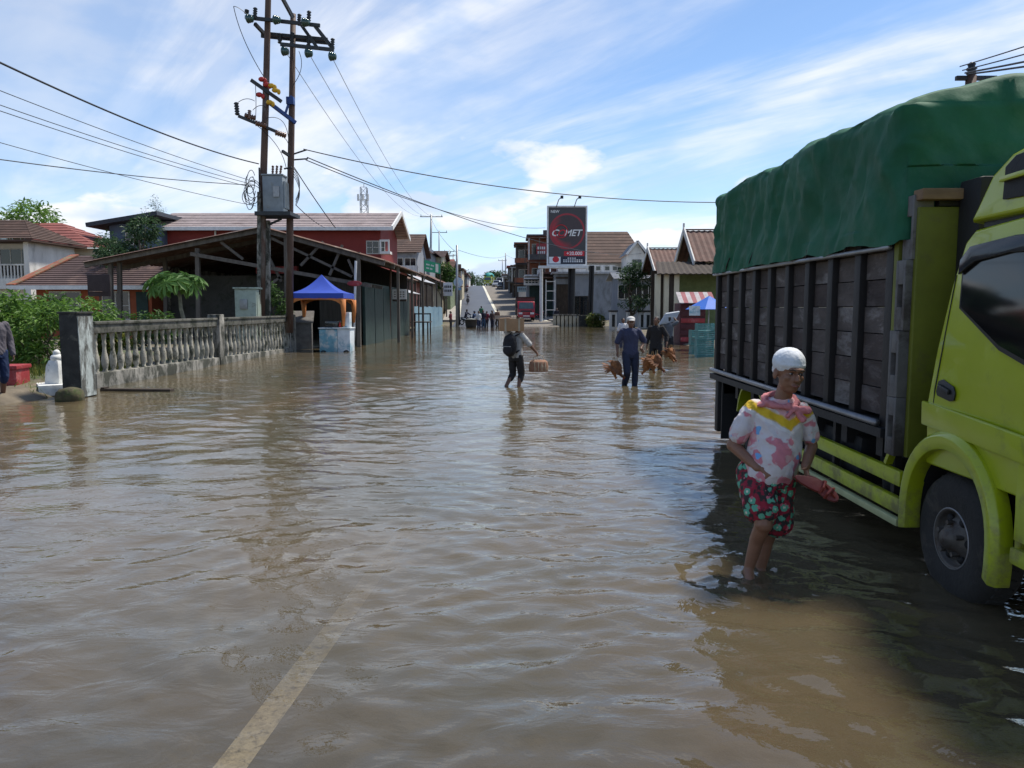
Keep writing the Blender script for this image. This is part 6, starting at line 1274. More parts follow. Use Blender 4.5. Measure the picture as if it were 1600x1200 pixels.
def foot(mb, ankle, d, s=1.0):
    a = Vector(ankle); d = Vector((d[0], d[1], 0)).normalized(); sd_ = Vector((d.y, -d.x, 0)); g = a + Vector((0, 0, -.062 * s))
    mb.capsule(a, g - d * .035 * s + Vector((0, 0, .012)), .036 * s, .033 * s, 10); mb.capsule(a + d * .02, g + d * .10 * s + Vector((0, 0, .0)), .036 * s, .028 * s, 10)
    for k in (-1, 0, 1): mb.capsule(g + d * .06 * s + sd_ * k * .02 * s, g + d * (.15 - .02 * abs(k)) * s + sd_ * k * .028 * s - Vector((0, 0, .008)), .022 * s, .016 * s, 8)
def limbs(mb, pts, rad):
    for i in range(len(pts) - 1): mb.capsule(pts[i], pts[i + 1], rad[i], rad[i + 1], 12)

# ---------------------------------------------------------------- woman in the patterned shirt, wading past the truck
WX, WY = 1.585, 4.86
wo = thing('person', 'person in pastel patterned shirt, red floral shorts and white cap wading past the truck', 'person', (WX, WY, 0.025))
V = lambda x, y, z: Vector((x, y, z))
hipR, kneeR, ankR = V(-.035, .00, .66), V(-.025, -.17, .345), V(-.075, -.06, .01)
hipL, kneeL, ankL = V(.125, .02, .66), V(.085, -.02, .30), V(.035, .05, -.035)
shR, elR, wrR = V(-.062, .03, 1.045), V(-.165, .05, .80), V(-.055, -.115, .685)
shL, elL, wrL = V(.268, .00, 1.035), V(.330, .02, .800), V(.225, -.165, .705)
nk, hd_ = V(.115, .0, 1.10), V(.145, -.045, 1.272)
mb = MB(); limbs(mb, [shR.lerp(elR, .2), elR, wrR], [.043, .041, .029]); limbs(mb, [shL.lerp(elL, .2), elL, wrL], [.043, .040, .029]); limbs(mb, [hipR, kneeR], [.085, .060]); limbs(mb, [kneeR, kneeR.lerp(ankR, .35) + V(0, .02, 0), ankR], [.051, .049, .032]); limbs(mb, [hipL, kneeL], [.085, .060]); limbs(mb, [kneeL, kneeL.lerp(ankL, .35) + V(0, .025, 0), ankL], [.050, .048, .032])
foot(mb, ankR, (-.15, -1, 0)); foot(mb, ankL, (.15, -1, 0))
limbs(mb, [nk - V(0, -.01, .05), hd_ - V(0, -.02, .06)], [.055, .052]); mb.loft([((.10, .02, .62), .15, .11), ((.10, .02, .8), .14, .10), ((.105, .02, 1.0), .12, .075), ((.11, .015, 1.07), .07, .05)], 16)
hand(mb, wrR, (.45, -.35, -.55), (.5, .8, 0), .95, .75); hand(mb, wrL, (-.05, -.50, -.60), (-.9, .2, 0), .95, .85, left=True)
M = head(mb, hd_, 1.06, R(10), R(4), R(2)); remesh(mb, .0060, 'body', mat('warm_brown_skin', (.22, .108, .065), r=.5, var=.15, scale=14, bump=.12, bscale=50), wo, 3); face(M, wo, 1.05)
# shirt with yellow yoke chevron and pink blotches
sm = bpy.data.materials.new('patterned_shirt'); sm.use_nodes = True; n = sm.node_tree.nodes; l = sm.node_tree.links; p_ = n['Principled BSDF']; p_.inputs['Roughness'].default_value = .85
tcn = n.new('ShaderNodeTexCoord'); s3 = n.new('ShaderNodeSeparateXYZ'); l.new(tcn.outputs['Object'], s3.inputs[0])
def nmath(op, a, b=None, clamp=False):
    q = n.new('ShaderNodeMath'); q.operation = op; q.use_clamp = clamp
    for i, v in enumerate((a, b)):
        if v is None: continue
        if isinstance(v, (int, float)): q.inputs[i].default_value = v
        else: l.new(v, q.inputs[i])
    return q.outputs[0]
def nz_(scale, detail=2, off=(0, 0, 0), rough=.5):
    mpn = n.new('ShaderNodeMapping'); mpn.inputs['Location'].default_value = off; l.new(tcn.outputs['Object'], mpn.inputs[0]); q = n.new('ShaderNodeTexNoise'); q.inputs['Scale'].default_value = scale; q.inputs['Detail'].default_value = detail; q.inputs['Roughness'].default_value = rough; l.new(mpn.outputs[0], q.inputs['Vector']); return q.outputs[0]
def rmp(f, lo, hi):
    q = n.new('ShaderNodeMapRange'); q.inputs['From Min'].default_value = lo; q.inputs['From Max'].default_value = hi; l.new(f, q.inputs['Value']); return q.outputs[0]
def mixc(fac, a, b):
    q = n.new('ShaderNodeMixRGB'); l.new(fac, q.inputs[0])
    for i, v in ((1, a), (2, b)):
        if isinstance(v, tuple): q.inputs[i].default_value = (*v, 1)
        else: l.new(v, q.inputs[i])
    return q.outputs[0]
col = mixc(rmp(nz_(9, 3), .52, .56), (.60, .55, .55), (.56, .20, .24)); col = mixc(rmp(nz_(7, 2, (3, 1, 2)), .60, .63), col, (.62, .36, .36)); col = mixc(rmp(nz_(10, 2, (7, 4, 2)), .655, .675), col, (.16, .36, .62))
chev = nmath('ADD', nmath('SUBTRACT', s3.outputs[2], nmath('MULTIPLY', nmath('ABSOLUTE', nmath('SUBTRACT', s3.outputs[0], .14)), .55)), nmath('MULTIPLY', nmath('SUBTRACT', nz_(18, 2), .5), .03))
band = nmath('SUBTRACT', 1.0, nmath('DIVIDE', nmath('ABSOLUTE', nmath('SUBTRACT', chev, .952)), .042), True); col = mixc(rmp(band, .05, .45), col, (.62, .40, .015)); band2 = nmath('SUBTRACT', 1.0, nmath('DIVIDE', nmath('ABSOLUTE', nmath('SUBTRACT', chev, .905)), .02), True); col = mixc(rmp(band2, .2, .5), col, (.66, .62, .60))
l.new(col, p_.inputs['Base Color']); bmp = n.new('ShaderNodeBump'); bmp.inputs['Strength'].default_value = .9; bmp.inputs['Distance'].default_value = .02; l.new(nz_(13, 4), bmp.inputs['Height']); l.new(bmp.outputs[0], p_.inputs['Normal'])
mb = MB(); mb.loft([((.035, -.01, .565), .168, .128), ((.045, -.02, .64), .170, .140), ((.07, -.02, .74), .165, .142), ((.09, -.01, .86), .156, .130), ((.10, .0, .96), .155, .110), ((.10, .015, 1.035), .160, .088), ((.11, .015, 1.075), .12, .072), ((.115, .01, 1.105), .070, .06)], 22)
limbs(mb, [shR + V(.02, 0, -.01), shR.lerp(elR, .35), shR.lerp(elR, .70)], [.062, .062, .066]); limbs(mb, [shL + V(-.02, 0, -.01), shL.lerp(elL, .35), shL.lerp(elL, .68)], [.060, .060, .064])
remesh(mb, .0065, 'shirt', sm, wo, 3, .013, 9)
# floral shorts
fm = bpy.data.materials.new('floral_cloth'); fm.use_nodes = True; n = fm.node_tree.nodes; l = fm.node_tree.links; p_ = n['Principled BSDF']; p_.inputs['Roughness'].default_value = .85; tcn = n.new('ShaderNodeTexCoord')
vo = n.new('ShaderNodeTexVoronoi'); vo.inputs['Scale'].default_value = 17; l.new(tcn.outputs['Object'], vo.inputs['Vector']); petal = nz_(70, 1)
dd = nmath('ADD', vo.outputs['Distance'], nmath('MULTIPLY', nmath('SUBTRACT', petal, .5), .28))
col = mixc(rmp(nz_(22, 2), .47, .53), (.26, .012, .03), (.025, .02, .02)); col = mixc(rmp(dd, .42, .37), col, (.10, .36, .24)); col = mixc(rmp(dd, .16, .12), col, (.62, .60, .45)); col = mixc(rmp(nz_(30, 1, (5, 5, 5)), .66, .69), col, (.5, .12, .16)); l.new(col, p_.inputs['Base Color'])
mb = MB(); mb.loft([((.045, .0, .70), .165, .125), ((.045, .0, .62), .178, .14), ((.045, .0, .56), .175, .14)], 18); limbs(mb, [hipR + V(-.01, 0, -.03), hipR.lerp(kneeR, .72)], [.105, .108]); limbs(mb, [hipL + V(.0, 0, -.03), hipL.lerp(kneeL, .55) + V(.01, 0, 0), hipL.lerp(kneeL, .93) + V(.02, 0, 0)], [.105, .105, .108])
remesh(mb, .0065, 'shorts', fm, wo, 2, .012, 11)
# cap
mb = MB(); q = M.to_quaternion(); mb.ell(M @ Vector((0, .016, .064)), .096, .112, .094, rot=q, nu=20, nv=12); mb.ell(M @ Vector((0, .075, .02)), .070, .055, .060, rot=q); mb.ell(M @ Vector((0, .004, .052)), .094, .104, .034, rot=q, nu=20); mb.ell(M @ Vector((.02, .125, -.01)), .03, .03, .025, rot=q); mb.capsule(M @ Vector((.02, .13, -.01)), M @ Vector((.05, .14, -.07)), .014, .022)
remesh(mb, .007, 'cap', cloth('white_knit_cap', (.70, .72, .74)), wo, 4, .0025, 30)
# pink scarf with knot
mb = MB(); ring = []
for k in range(17):
    a = 2 * math.pi * k / 16; ring.append(V(.113 + .098 * math.cos(a), .0 + .088 * math.sin(a), 1.10 + .03 * math.sin(a) - .005))
mb.tube(ring, [.018 + .006 * math.sin(k * 2.1) for k in range(17)], 10); mb.ell((.0, .045, 1.065), .075, .08, .022); mb.ell((.175, -.098, 1.055), .024, .020, .022); mb.capsule((.18, -.10, 1.055), (.245, -.112, 1.048), .012, .026); mb.capsule((.18, -.10, 1.045), (.215, -.115, .995), .011, .022); mb.capsule((.165, -.10, 1.05), (.13, -.10, 1.01), .011, .016); mb.capsule((.02, -.05, 1.085), (.17, -.10, 1.05), .015, .015)
remesh(mb, .006, 'scarf', cloth('pink_scarf', (.55, .20, .21)), wo, 3, .007, 26)
# sandals and purse in her hand
pu = thing('red_sandals', 'pair of red brown strap sandals held in the wading person\'s hand', 'sandals', (WX + .25, WY - .275, .61))
m_sand = mat('red_brown_leather', (.17, .03, .022), r=.5, var=.3, scale=8)
for k in (0, 1):
    mb = MB(); rot = Matrix.Rotation(R(-20 - 25 * k), 3, 'Z') @ Matrix.Rotation(R(20 + 12 * k), 3, 'Y') @ Matrix.Rotation(R(50), 3, 'X'); o = V(-.02 + .05 * k, -.02 * k, .03 - .02 * k); ol = []
    for i in range(14):
        a = 2 * math.pi * i / 14; ol.append(o + rot @ V(.115 * math.cos(a), (.038 + .008 * math.cos(a)) * math.sin(a), 0))
    mb.prism(ol, rot @ V(0, 0, .022)); mb.build('sole', m_sand, pu, bevel=.004); mb = MB()
    mb.tube([o + rot @ V(.05, -.04, .02), o + rot @ V(.055, -.02, .06), o + rot @ V(.055, .02, .06), o + rot @ V(.05, .04, .02)], .009, 6); mb.tube([o + rot @ V(.06, 0, .055), o + rot @ V(.09, 0, .02)], .007, 6); mb.build('strap', m_sand, pu)

# ---------------------------------------------------------------- generic figure
def person(label, loc, rz, H=1.65, pose=None, top=(.1, .1, .12), bottom=(.03, .04, .06), hair=True, hat=None, sleeve=.5, leg=1.0, shoes=None, skin=m_skin, voxel=.011, name='person', long_hair=False, group=None):
    s = H / 1.65; po = dict(hipR=(-.095, 0, .86), hipL=(.095, 0, .86), knR=(-.10, -.03, .46), knL=(.10, -.03, .46), anR=(-.10, 0, .075), anL=(.10, 0, .075), shR=(-.185, 0, 1.36), shL=(.185, 0, 1.36), elR=(-.24, .03, 1.08), elL=(.24, .03, 1.08), wrR=(-.25, -.05, .84), wrL=(.25, -.05, .84), pel=(0, 0, .90), chest=(0, 0, 1.28), head=(0, -.01, 1.545), turn=0, nod=0, handR=(0, -.1, -1), handL=(0, -.1, -1), palmR=(1, 0, 0), palmL=(-1, 0, 0), curl=.5)
    po.update(pose or {}); P = {k: (Vector(v) * s if isinstance(v, tuple) and k[:4] not in ('hand', 'palm') else v) for k, v in po.items()}
    t = thing(name, label, 'person', loc, rz, group); mb = MB()
    for S in 'RL':
        limbs(mb, [P['sh' + S], P['el' + S], P['wr' + S]], [.050 * s, .042 * s, .029 * s]); hand(mb, P['wr' + S], P['hand' + S], P['palm' + S], s, P['curl'], left=(S == 'L'))
        k, a = P['kn' + S], P['an' + S]; limbs(mb, [P['hip' + S], k], [.085 * s, .058 * s]); limbs(mb, [k, k.lerp(a, .35) + V(0, .02, 0), a], [.054 * s, .054 * s, .036 * s]); foot(mb, a, (0.08 * (1 if S == 'L' else -1), -1, 0), s)
    pe, ch = P['pel'], P['chest']; mb.loft([(pe - V(0, 0, .05) * s, .14 * s, .10 * s), (pe.lerp(ch, .45), .125 * s, .09 * s), (ch, .15 * s, .10 * s), (ch + V(0, 0, .10) * s, .11 * s, .07 * s)], 14); limbs(mb, [ch + V(0, 0, .10) * s, P['head'] - V(0, 0, .07) * s], [.055 * s, .05 * s])
    M = head(mb, P['head'], s, P['turn'], 0, P['nod']); remesh(mb, voxel, 'body', skin, t, 2); face(M, t, s)
    mb = MB(); mb.loft([(pe - V(0, 0, .06) * s, .165 * s, .125 * s), (pe + V(0, 0, .02) * s, .165 * s, .125 * s), (pe.lerp(ch, .45), .155 * s, .115 * s), (ch, .185 * s, .122 * s), (ch + V(0, 0, .085) * s, .165 * s, .10 * s), (ch + V(0, 0, .14) * s, .075 * s, .065 * s)], 18)
    for S in 'RL':
        a, b, c = P['sh' + S], P['el' + S], P['wr' + S]; pts = [a + (ch - a) * .1, a.lerp(b, min(1, sleeve * 2))]; rad = [.075 * s, .066 * s]
        if sleeve > .5: pts.append(b.lerp(c, (sleeve - .5) * 2)); rad.append(.048 * s)
        limbs(mb, pts, rad)
    remesh(mb, voxel, 'shirt', cloth('shirt_%.3f_%.3f_%.3f' % top, top), t, 2, .010 * s, 9)
    mb = MB(); mb.loft([(pe + V(0, 0, .03) * s, .152 * s, .115 * s), (pe - V(0, 0, .04) * s, .168 * s, .125 * s), (pe - V(0, 0, .12) * s, .165 * s, .12 * s)], 16)
    for S in 'RL':
        h_, k, a = P['hip' + S], P['kn' + S], P['an' + S]
        if leg <= .5: limbs(mb, [h_, h_.lerp(k, leg * 2)], [.10 * s, .09 * s])
        else: limbs(mb, [h_, k, k.lerp(a, (leg - .5) * 2)], [.10 * s, .078 * s, .066 * s])
    remesh(mb, voxel, 'trousers', cloth('trousers_%.3f_%.3f_%.3f' % bottom, bottom), t, 2, .008 * s, 10)
    q = M.to_quaternion()
    if hair:
        mb = MB(); mb.ell(M @ Vector((0, .026, .055)), .083 * s, .094 * s, .078 * s, rot=q); mb.ell(M @ Vector((0, .060, -.005)), .070 * s, .056 * s, .07 * s, rot=q)
        if long_hair: mb.ell(M @ Vector((0, .075, -.08)), .065 * s, .045 * s, .10 * s, rot=q)
        remesh(mb, .010, 'hair', m_hair, t, 2, .004, 40)
    if hat:
        mb = MB(); mb.ell(M @ Vector((0, .010, .072)), .094 * s, .108 * s, .062 * s, rot=q); mb.ell(M @ Vector((0, -.105, .060)), .07 * s, .065 * s, .012 * s, rot=q)
        remesh(mb, .008, 'cap', cloth('cap_%.2f_%.2f_%.2f' % hat, hat), t, 2)
    if shoes is not None:
        mb = MB()
        for S in 'RL':
            a = P['an' + S]; mb.ell((a.x, a.y - .05 * s, a.z - .075 * s), .05 * s, .13 * s, .02 * s)
        mb.build('sandals', shoes, t, smooth=True)
    return t
# man with chickens
MY = 17.2; mx = ax(986, MY)
person('person in dark blue shirt and pale cap wading and carrying brown chickens in both hands', (mx, MY, -.20), R(4), 1.70, dict(knL=(.10, -.06, .47), anL=(.09, -.05, .09), knR=(-.09, -.14, .48), anR=(-.10, .16, .13), elR=(-.29, .04, 1.10), wrR=(-.30, -.08, .92), elL=(.31, .06, 1.12), wrL=(.20, -.10, .98), handR=(-.05, -.1, -1), handL=(.55, -.35, -.6), palmR=(.6, -.8, 0), palmL=(-.6, -.6, 0), curl=1.0, nod=R(6)), (.036, .042, .085), (.018, .024, .05), True, (.55, .53, .50), .45, .86)
# boy with box on head, backpack
BY_ = 17.0; bx = ax(806, BY_)
person('person with black backpack and cropped black trousers balancing a carton on the head', (bx, BY_, -.19), R(146), 1.58, dict(knR=(-.09, -.10, .46), anR=(-.10, .06, .08), knL=(.10, -.03, .46), anL=(.14, .26, .13), elR=(-.32, -.10, 1.14), wrR=(-.40, -.24, .98), elL=(.34, -.10, 1.44), wrL=(.30, .02, 1.62), handL=(-.4, .3, .8), palmL=(-.8, 0, .4), handR=(-.2, -.5, -.7), palmR=(1, 0, 0), shL=(.19, -.02, 1.39), curl=.8, turn=R(-25), head=(-.03, -.05, 1.53), pel=(0, 0, .90), chest=(0, -.03, 1.28)), (.40, .39, .37), (.016, .015, .016), True, None, .45, .66)
s_ = 1.58 / 1.65; rz = R(146); Rz = Matrix.Rotation(rz, 3, 'Z'); base = V(bx, BY_, -.19)
m_card = mat('brown_cardboard', (.36, .22, .12), r=.85, var=.2, scale=3, bump=.1, c2=(.26, .15, .08), c2amt=.25, c2scale=2); m_str = mat('string', (.45, .38, .28), r=.9, bump=0)
cb_ = thing('cardboard_box', 'worn cardboard carton carried on the head of the backpack wearer', 'box', V(ax(799, BY_), BY_ - .02, 1.21), R(97))
MB().box(-.17, .17, -.26, .26, 0, .27).build('carton', m_card, cb_, bevel=.006); MB().prism([(-.17, -.262, .272), (.17, -.262, .272), (.16, -.02, .30), (-.16, -.02, .30)], (0, 0, .006)).build('flap', m_card, cb_); MB().prism([(-.17, .262, .272), (.17, .262, .272), (.16, .02, .285), (-.16, .02, .285)], (0, 0, .006)).build('flap', m_card, cb_)
for y in (-.15, .15): MB().box(-.174, .174, y - .02, y + .02, -.003, .2735).build('tape', m_str, cb_)
bp = thing('backpack', 'bulging black backpack on the back of the carton carrier', 'backpack', base + Rz @ V(0, .13, 1.02 * s_), rz)
m_bp = cloth('black_nylon', (.014, .014, .017)); mb = MB(); mb.ell((0, .10, .10), .17, .11, .24); mb.ell((0, .10, .22), .15, .10, .14); remesh(mb, .012, 'bag', m_bp, bp, 2, .008, 9)
mb = MB(); mb.ell((0, .20, .02), .12, .05, .12); remesh(mb, .012, 'front_pocket', m_bp, bp, 2, .006, 9); MB().box(-.115, .115, .235, .25, .09, .10).build('zip', m_steel, bp)
for sx in (-1, 1): MB().tube([(sx * .10, .04, .32), (sx * .12, -.10, .36), (sx * .13, -.24, .22), (sx * .12, -.20, .05), (sx * .11, .02, -.04)], .018, 8).build('shoulder_strap', m_bp, bp, smooth=True)
hb = base + Rz @ (V(-.43, -.30, .90) * s_)
bk2 = thing('handled_carton', 'small brown woven box with string handle hanging from the carrier\'s hand', 'box', hb - V(0, 0, .36), R(12))
m_wov = mat('woven_reddish_box', (.27, .14, .085), r=.85, var=.3, scale=9, bump=.3, c2=(.40, .28, .18), c2amt=.35, c2scale=7)
mb = MB(); mb.loft([((0, 0, 0), .21, .15), ((0, 0, .10), .225, .165), ((0, 0, .22), .20, .14), ((0, 0, .26), .15, .09)], 18); mb.build('box_body', m_wov, bk2, bevel=.01)
for x in (-.12, -.04, .04, .12): MB().tube([(x, -.162 + abs(x) * .2, .02), (x, -.172 + abs(x) * .2, .11), (x, -.14 + abs(x) * .2, .22)], .007, 5).build('string', m_str, bk2)
MB().tube([(-.13, 0, .25), (-.09, 0, .34), (0, 0, .38), (.09, 0, .34), (.13, 0, .25)], .009, 6).build('handle', m_str, bk2)
# chickens
m_feath = mat('brown_feathers', (.30, .115, .035), r=.8, var=.4, scale=16, bump=.6, bscale=45, c2=(.16, .055, .02), c2amt=.4, c2scale=9); m_feath2 = mat('dark_brown_feathers', (.15, .060, .025), r=.8, var=.4, scale=16, bump=.6, bscale=45, c2=(.26, .11, .04), c2amt=.3, c2scale=9); m_comb = mat('red_comb', (.42, .02, .02), r=.6, bump=0); m_leg = mat('yellow_chicken_leg', (.24, .15, .05), r=.6, bump=0)
def chicken(label, grip, sw, rz, m, seed):
    """hangs head-down from its legs: grip is where the legs are held"""
    t = thing('chicken', label, 'chicken', grip, rz, 'chickens carried by the waders'); r = random.Random(seed); mb = MB()
    mb.ell((0, 0, -.20), .085, .105, .13); mb.ell((0, -.04, -.29), .065, .07, .075); mb.capsule((0, -.05, -.32), (0, -.12, -.40), .045, .026); mb.ell((0, -.145, -.41), .026, .034, .026); mb.capsule((0, -.17, -.412), (0, -.195, -.418), .010, .004, 6); mb.ell((.035, .0, -.11), .04, .045, .06); mb.ell((-.035, .0, -.11), .04, .045, .06)
    bd = remesh(mb, .009, 'body', m, t, 2, .008, 22)
    for sx in (-1, 1):
        mb = MB(); a = sx * (.5 + sw)
        for k in range(6):
            p0 = V(sx * .075, -.03 + .028 * k, -.25 + .018 * k); d = V(sx * math.sin(abs(a)), .25 + .12 * k, -.55 + .16 * k).normalized(); w_ = V(0, .022, .01); ln = .15 + .012 * k; mb.prism([p0 - w_, p0 + d * ln * .6 - w_ * 1.3, p0 + d * ln, p0 + d * ln * .6 + w_ * 1.3, p0 + w_], (sx * .006, 0, 0))
        mb.build('wing', m, t); MB().tube([(sx * .035, 0, -.07), (sx * .02, .005, -.02), (sx * .012, 0, .03)], .008, 6).build('leg', m_leg, t)
    mb = MB()
    for k in range(7): a = -.6 + .2 * k; mb.prism([(math.sin(a) * .02 - .012, .07, -.14), (math.sin(a) * .02 + .012, .07, -.14), (math.sin(a) * .12 + .02, .22, -.07 + .02 * math.cos(a * 3)), (math.sin(a) * .12 - .02, .22, -.07)], (0, .008, .004))
    mb.build('tail', m_feath2, t); mb = MB(); mb.ell((0, -.145, -.438), .005, .022, .016); mb.build('comb', m_comb, t, smooth=True); return t
g1 = V(mx - .31, MY - .16, .60); g2 = V(mx + .30, MY - .22, .65)
for k in range(2): chicken(('dark brown', 'reddish brown')[k] + ' chicken hanging from the blue-shirted wader\'s hand beside the carton carrier', g1 + V(-.07 * k + .0, .03 * k, .0), .25, R(80 - 70 * k), (m_feath2, m_feath)[k], k)
for k in range(3): chicken(('orange brown chicken with spread wing, front of the bunch at the blue-shirted wader\'s other hand', 'orange brown chicken in the middle of the bunch beside the blue trousers', 'darker chicken at the outer side of the bunch beside the blue trousers')[k], g2 + V(.05 + .10 * k, -.03 * k, .05 + .03 * k), .5, R(-60 + 65 * k), (m_feath, m_feath, m_feath2)[k], 5 + k)
# person in black behind, with chickens, and one further back carrying a grey sheet
PY = 21.8; qx = ax(1026, PY); person('person in black shirt and black trousers wading behind the blue-shirted chicken carrier', (qx, PY, -.21), R(-25), 1.66, dict(knL=(.12, -.08, .46), anL=(.14, .04, .08), elL=(.30, .03, 1.12), wrL=(.33, -.10, .92), curl=1.0, turn=R(-15)), (.012, .011, .012), (.012, .012, .014), True, None, .8, .85)
for k in range(2): chicken(('orange chicken hanging head down from the black-clad wader\'s hand', 'second chicken, darker, hanging behind the orange one by the black-clad wader')[k], V(qx + .36 + .06 * k, PY - .22 + .08 * k, .66), .4, R(30 + 80 * k), (m_feath, m_feath2)[k], 11 + k)
PY2 = 29.5; qx2 = ax(1046, PY2); person('person in grey shirt wading near the kiosk with a folded sheet on the shoulder', (qx2, PY2, -.24), R(150), 1.62, dict(elR=(-.30, -.05, 1.45), wrR=(-.18, -.10, 1.6), handR=(.6, 0, .5), palmR=(1, 0, 0)), (.10, .11, .13), (.015, .016, .022), True, None, .5, .9)
sh_ = thing('folded_sheet', 'grey folded plastic sheet carried on a shoulder near the kiosk', 'sheet', (qx2 + .0, PY2 - .05, 1.30), R(20)); m_sheet = mat('grey_plastic_sheet', (.32, .35, .40), r=.5, var=.2)
mb = MB(); mb.prism([(-.42, 0, -.22), (.25, 0, -.10), (.45, 0, .28), (-.15, 0, .20)], (0, .07, .03)); mb.build('sheet', m_sheet, sh_, bevel=.01); mb = MB(); mb.prism([(-.40, -.022, -.18), (.22, -.022, -.07), (.35, -.022, .12), (-.2, -.022, .10)], (0, .02, 0)); mb.build('fold', m_sheet, sh_, bevel=.006)
PY3 = 34.0; person('person in white top standing in the flood behind the blue-shirted wader', (ax(974, PY3), PY3, -.24), R(10), 1.5, None, (.62, .60, .62), (.05, .05, .08), True, None, .5, .9, voxel=.014)
# person at far left on the bank
PL = 13.9; person('person in grey long sleeve shirt, blue jeans and pale hat standing on the bank', (ax(-8, PL) - .03, PL, .02), R(55), 1.68, dict(knR=(-.10, -.16, .47), anR=(-.11, -.16, .08), anL=(.10, .10, .08)), (.10, .09, .105), (.012, .026, .075), True, (.72, .62, .58), 1.0, .60, m_blk, voxel=.010)
# distant people by the foot of the hill
def fp_(label, px, Y, rz, H, top, bot, **k): person(label, (ax(px, Y), Y, float(hroad(Y)) if Y > 72 else -.15), R(rz), H, k.pop('pose', None), top, bot, True, None, .5, 1.0 if not k.get('short') else .5, voxel=.02)
fp_('distant person in dark top and blue jeans standing at the far water edge', 755, 70, 20, 1.7, (.02, .02, .035), (.04, .09, .17)); fp_('distant person in red top beside the one in blue jeans', 760.5, 70.6, -30, 1.6, (.22, .03, .05), (.04, .04, .05)); fp_('distant person in black trousers and dark jacket near the pale cart', 769, 69, 40, 1.66, (.05, .03, .03), (.012, .014, .03)); fp_('distant person in brown top leaning behind the pale cart', 777, 74, 160, 1.6, (.22, .13, .09), (.03, .03, .03)); fp_('distant person in white shirt wading left of the group in the water', 748, 66, 30, 1.62, (.6, .6, .6), (.03, .04, .08)); fp_('distant person in green top walking on the wet lane', 752, 84, -170, 1.6, (.05, .16, .08), (.02, .02, .03)); fp_('distant person in dark red standing beside the light blue fence', 704, 70, 70, 1.6, (.16, .02, .03), (.02, .02, .025)); fp_('distant person in dark clothes standing by the planter row', 870, 78, 0, 1.6, (.02, .02, .03), (.02, .02, .02))
# ================================================================== distant vehicles
def small_truck(label, loc, rz, mcab, mload, tarp=None, L_=4.6):
    t = thing('cargo_truck', label, 'truck', loc, rz)       # faces -Y
    mb = MB(); pr = [(0, .55), (0, 1.25), (.35, 2.05), (1.35, 2.1), (1.5, 1.9), (1.5, .55)]
    mb.prism([(-.92, y, z) for y, z in pr], (1.84, 0, 0)); cab = mb.build('cab', mcab, t, bevel=.05)
    MB().prism([(-.78, .005, 1.30), (.78, .005, 1.30), (.72, .33, 1.98), (-.72, .33, 1.98)], (0, -.03, .01)).build('windscreen', m_wsc, cab)
    for s in (-1, 1):
        MB().prism([(s * .925, .30, 1.30), (s * .925, 1.2, 1.30), (s * .925, 1.2, 1.9), (s * .925, .52, 1.9)], (s * .01, 0, 0)).build('side_window', m_tint, cab)
        MB().box(s * .62 - .2, s * .62 + .2, -.03, -.002, .72, .92).build('headlamp', m_fascia, cab); MB().box(s * 1.06 - .07, s * 1.06 + .07, .2, .25, 1.4, 1.8).build('mirror', m_blk, t)
        for y in (.75, L_ - .9):
            w_ = MB().torus((s * .80, y, .42), .31, .11, 'x', 18, 8).build('wheel', m_tyre, t, smooth=True); MB().xlathe([(.22, 0), (.1, -.03 * s), (.001, -.03 * s)], (s * .84, y, .42), 14).build('rim', m_rim, w_)
    MB().box(-.9, .9, -.10, .02, .40, .68).build('bumper', mcab, t, bevel=.03); MB().box(-.35, .35, -.115, -.102, .48, .6).build('number_plate', m_white, t); MB().box(-.6, .6, -.02, .002, .98, 1.12).build('grille', m_blk, cab)
    MB().box(-.98, .98, 1.6, L_ + .3, .62, .80).build('bed', m_under, t); 
    for s in (-1, 1): MB().box(s * .97 - .03, s * .97 + .03, 1.6, L_ + .3, .80, 2.35).build('side_board', mload, t)
    MB().box(-1.0, 1.0, 1.55, 1.60, .80, 2.45).build('headboard', mload, t); MB().box(-1.05, 1.05, 1.5, 1.62, 2.452, 2.58).build('header_rail', m_dkwood, t)
    if tarp is not None:
        mb = MB(); mb.ell((0, (1.6 + L_) / 2, 2.3), 1.12, (L_ - 1.4) / 2 + .2, .85, nu=18, nv=12); remesh(mb, .08, 'tarpaulin', tarp, t, 3, .05, 3)
    return t
m_wsc = mat('bright_windscreen', (.05, .075, .085), r=.08, bump=0, spec=.7)
m_redcab = mat('red_truck_paint', (.36, .012, .025), r=.35, var=.12, bump=0, coat=.3); m_tealt = mat('teal_tarpaulin', (.02, .25, .24), r=.6, var=.2)
YR = 84.0; small_truck('red truck with dark load boards facing down the road beside the billboard', (ax(822, YR), YR - 1.5, float(hroad(YR)) + .02), R(2), m_redcab, m_maroon)
YC = 181.0; small_truck('yellow green truck with teal tarpaulin load on the hill crest', (ax(762, YC), YC, float(hroad(YC)) + .02), R(-6), m_lime, m_olive, m_tealt)
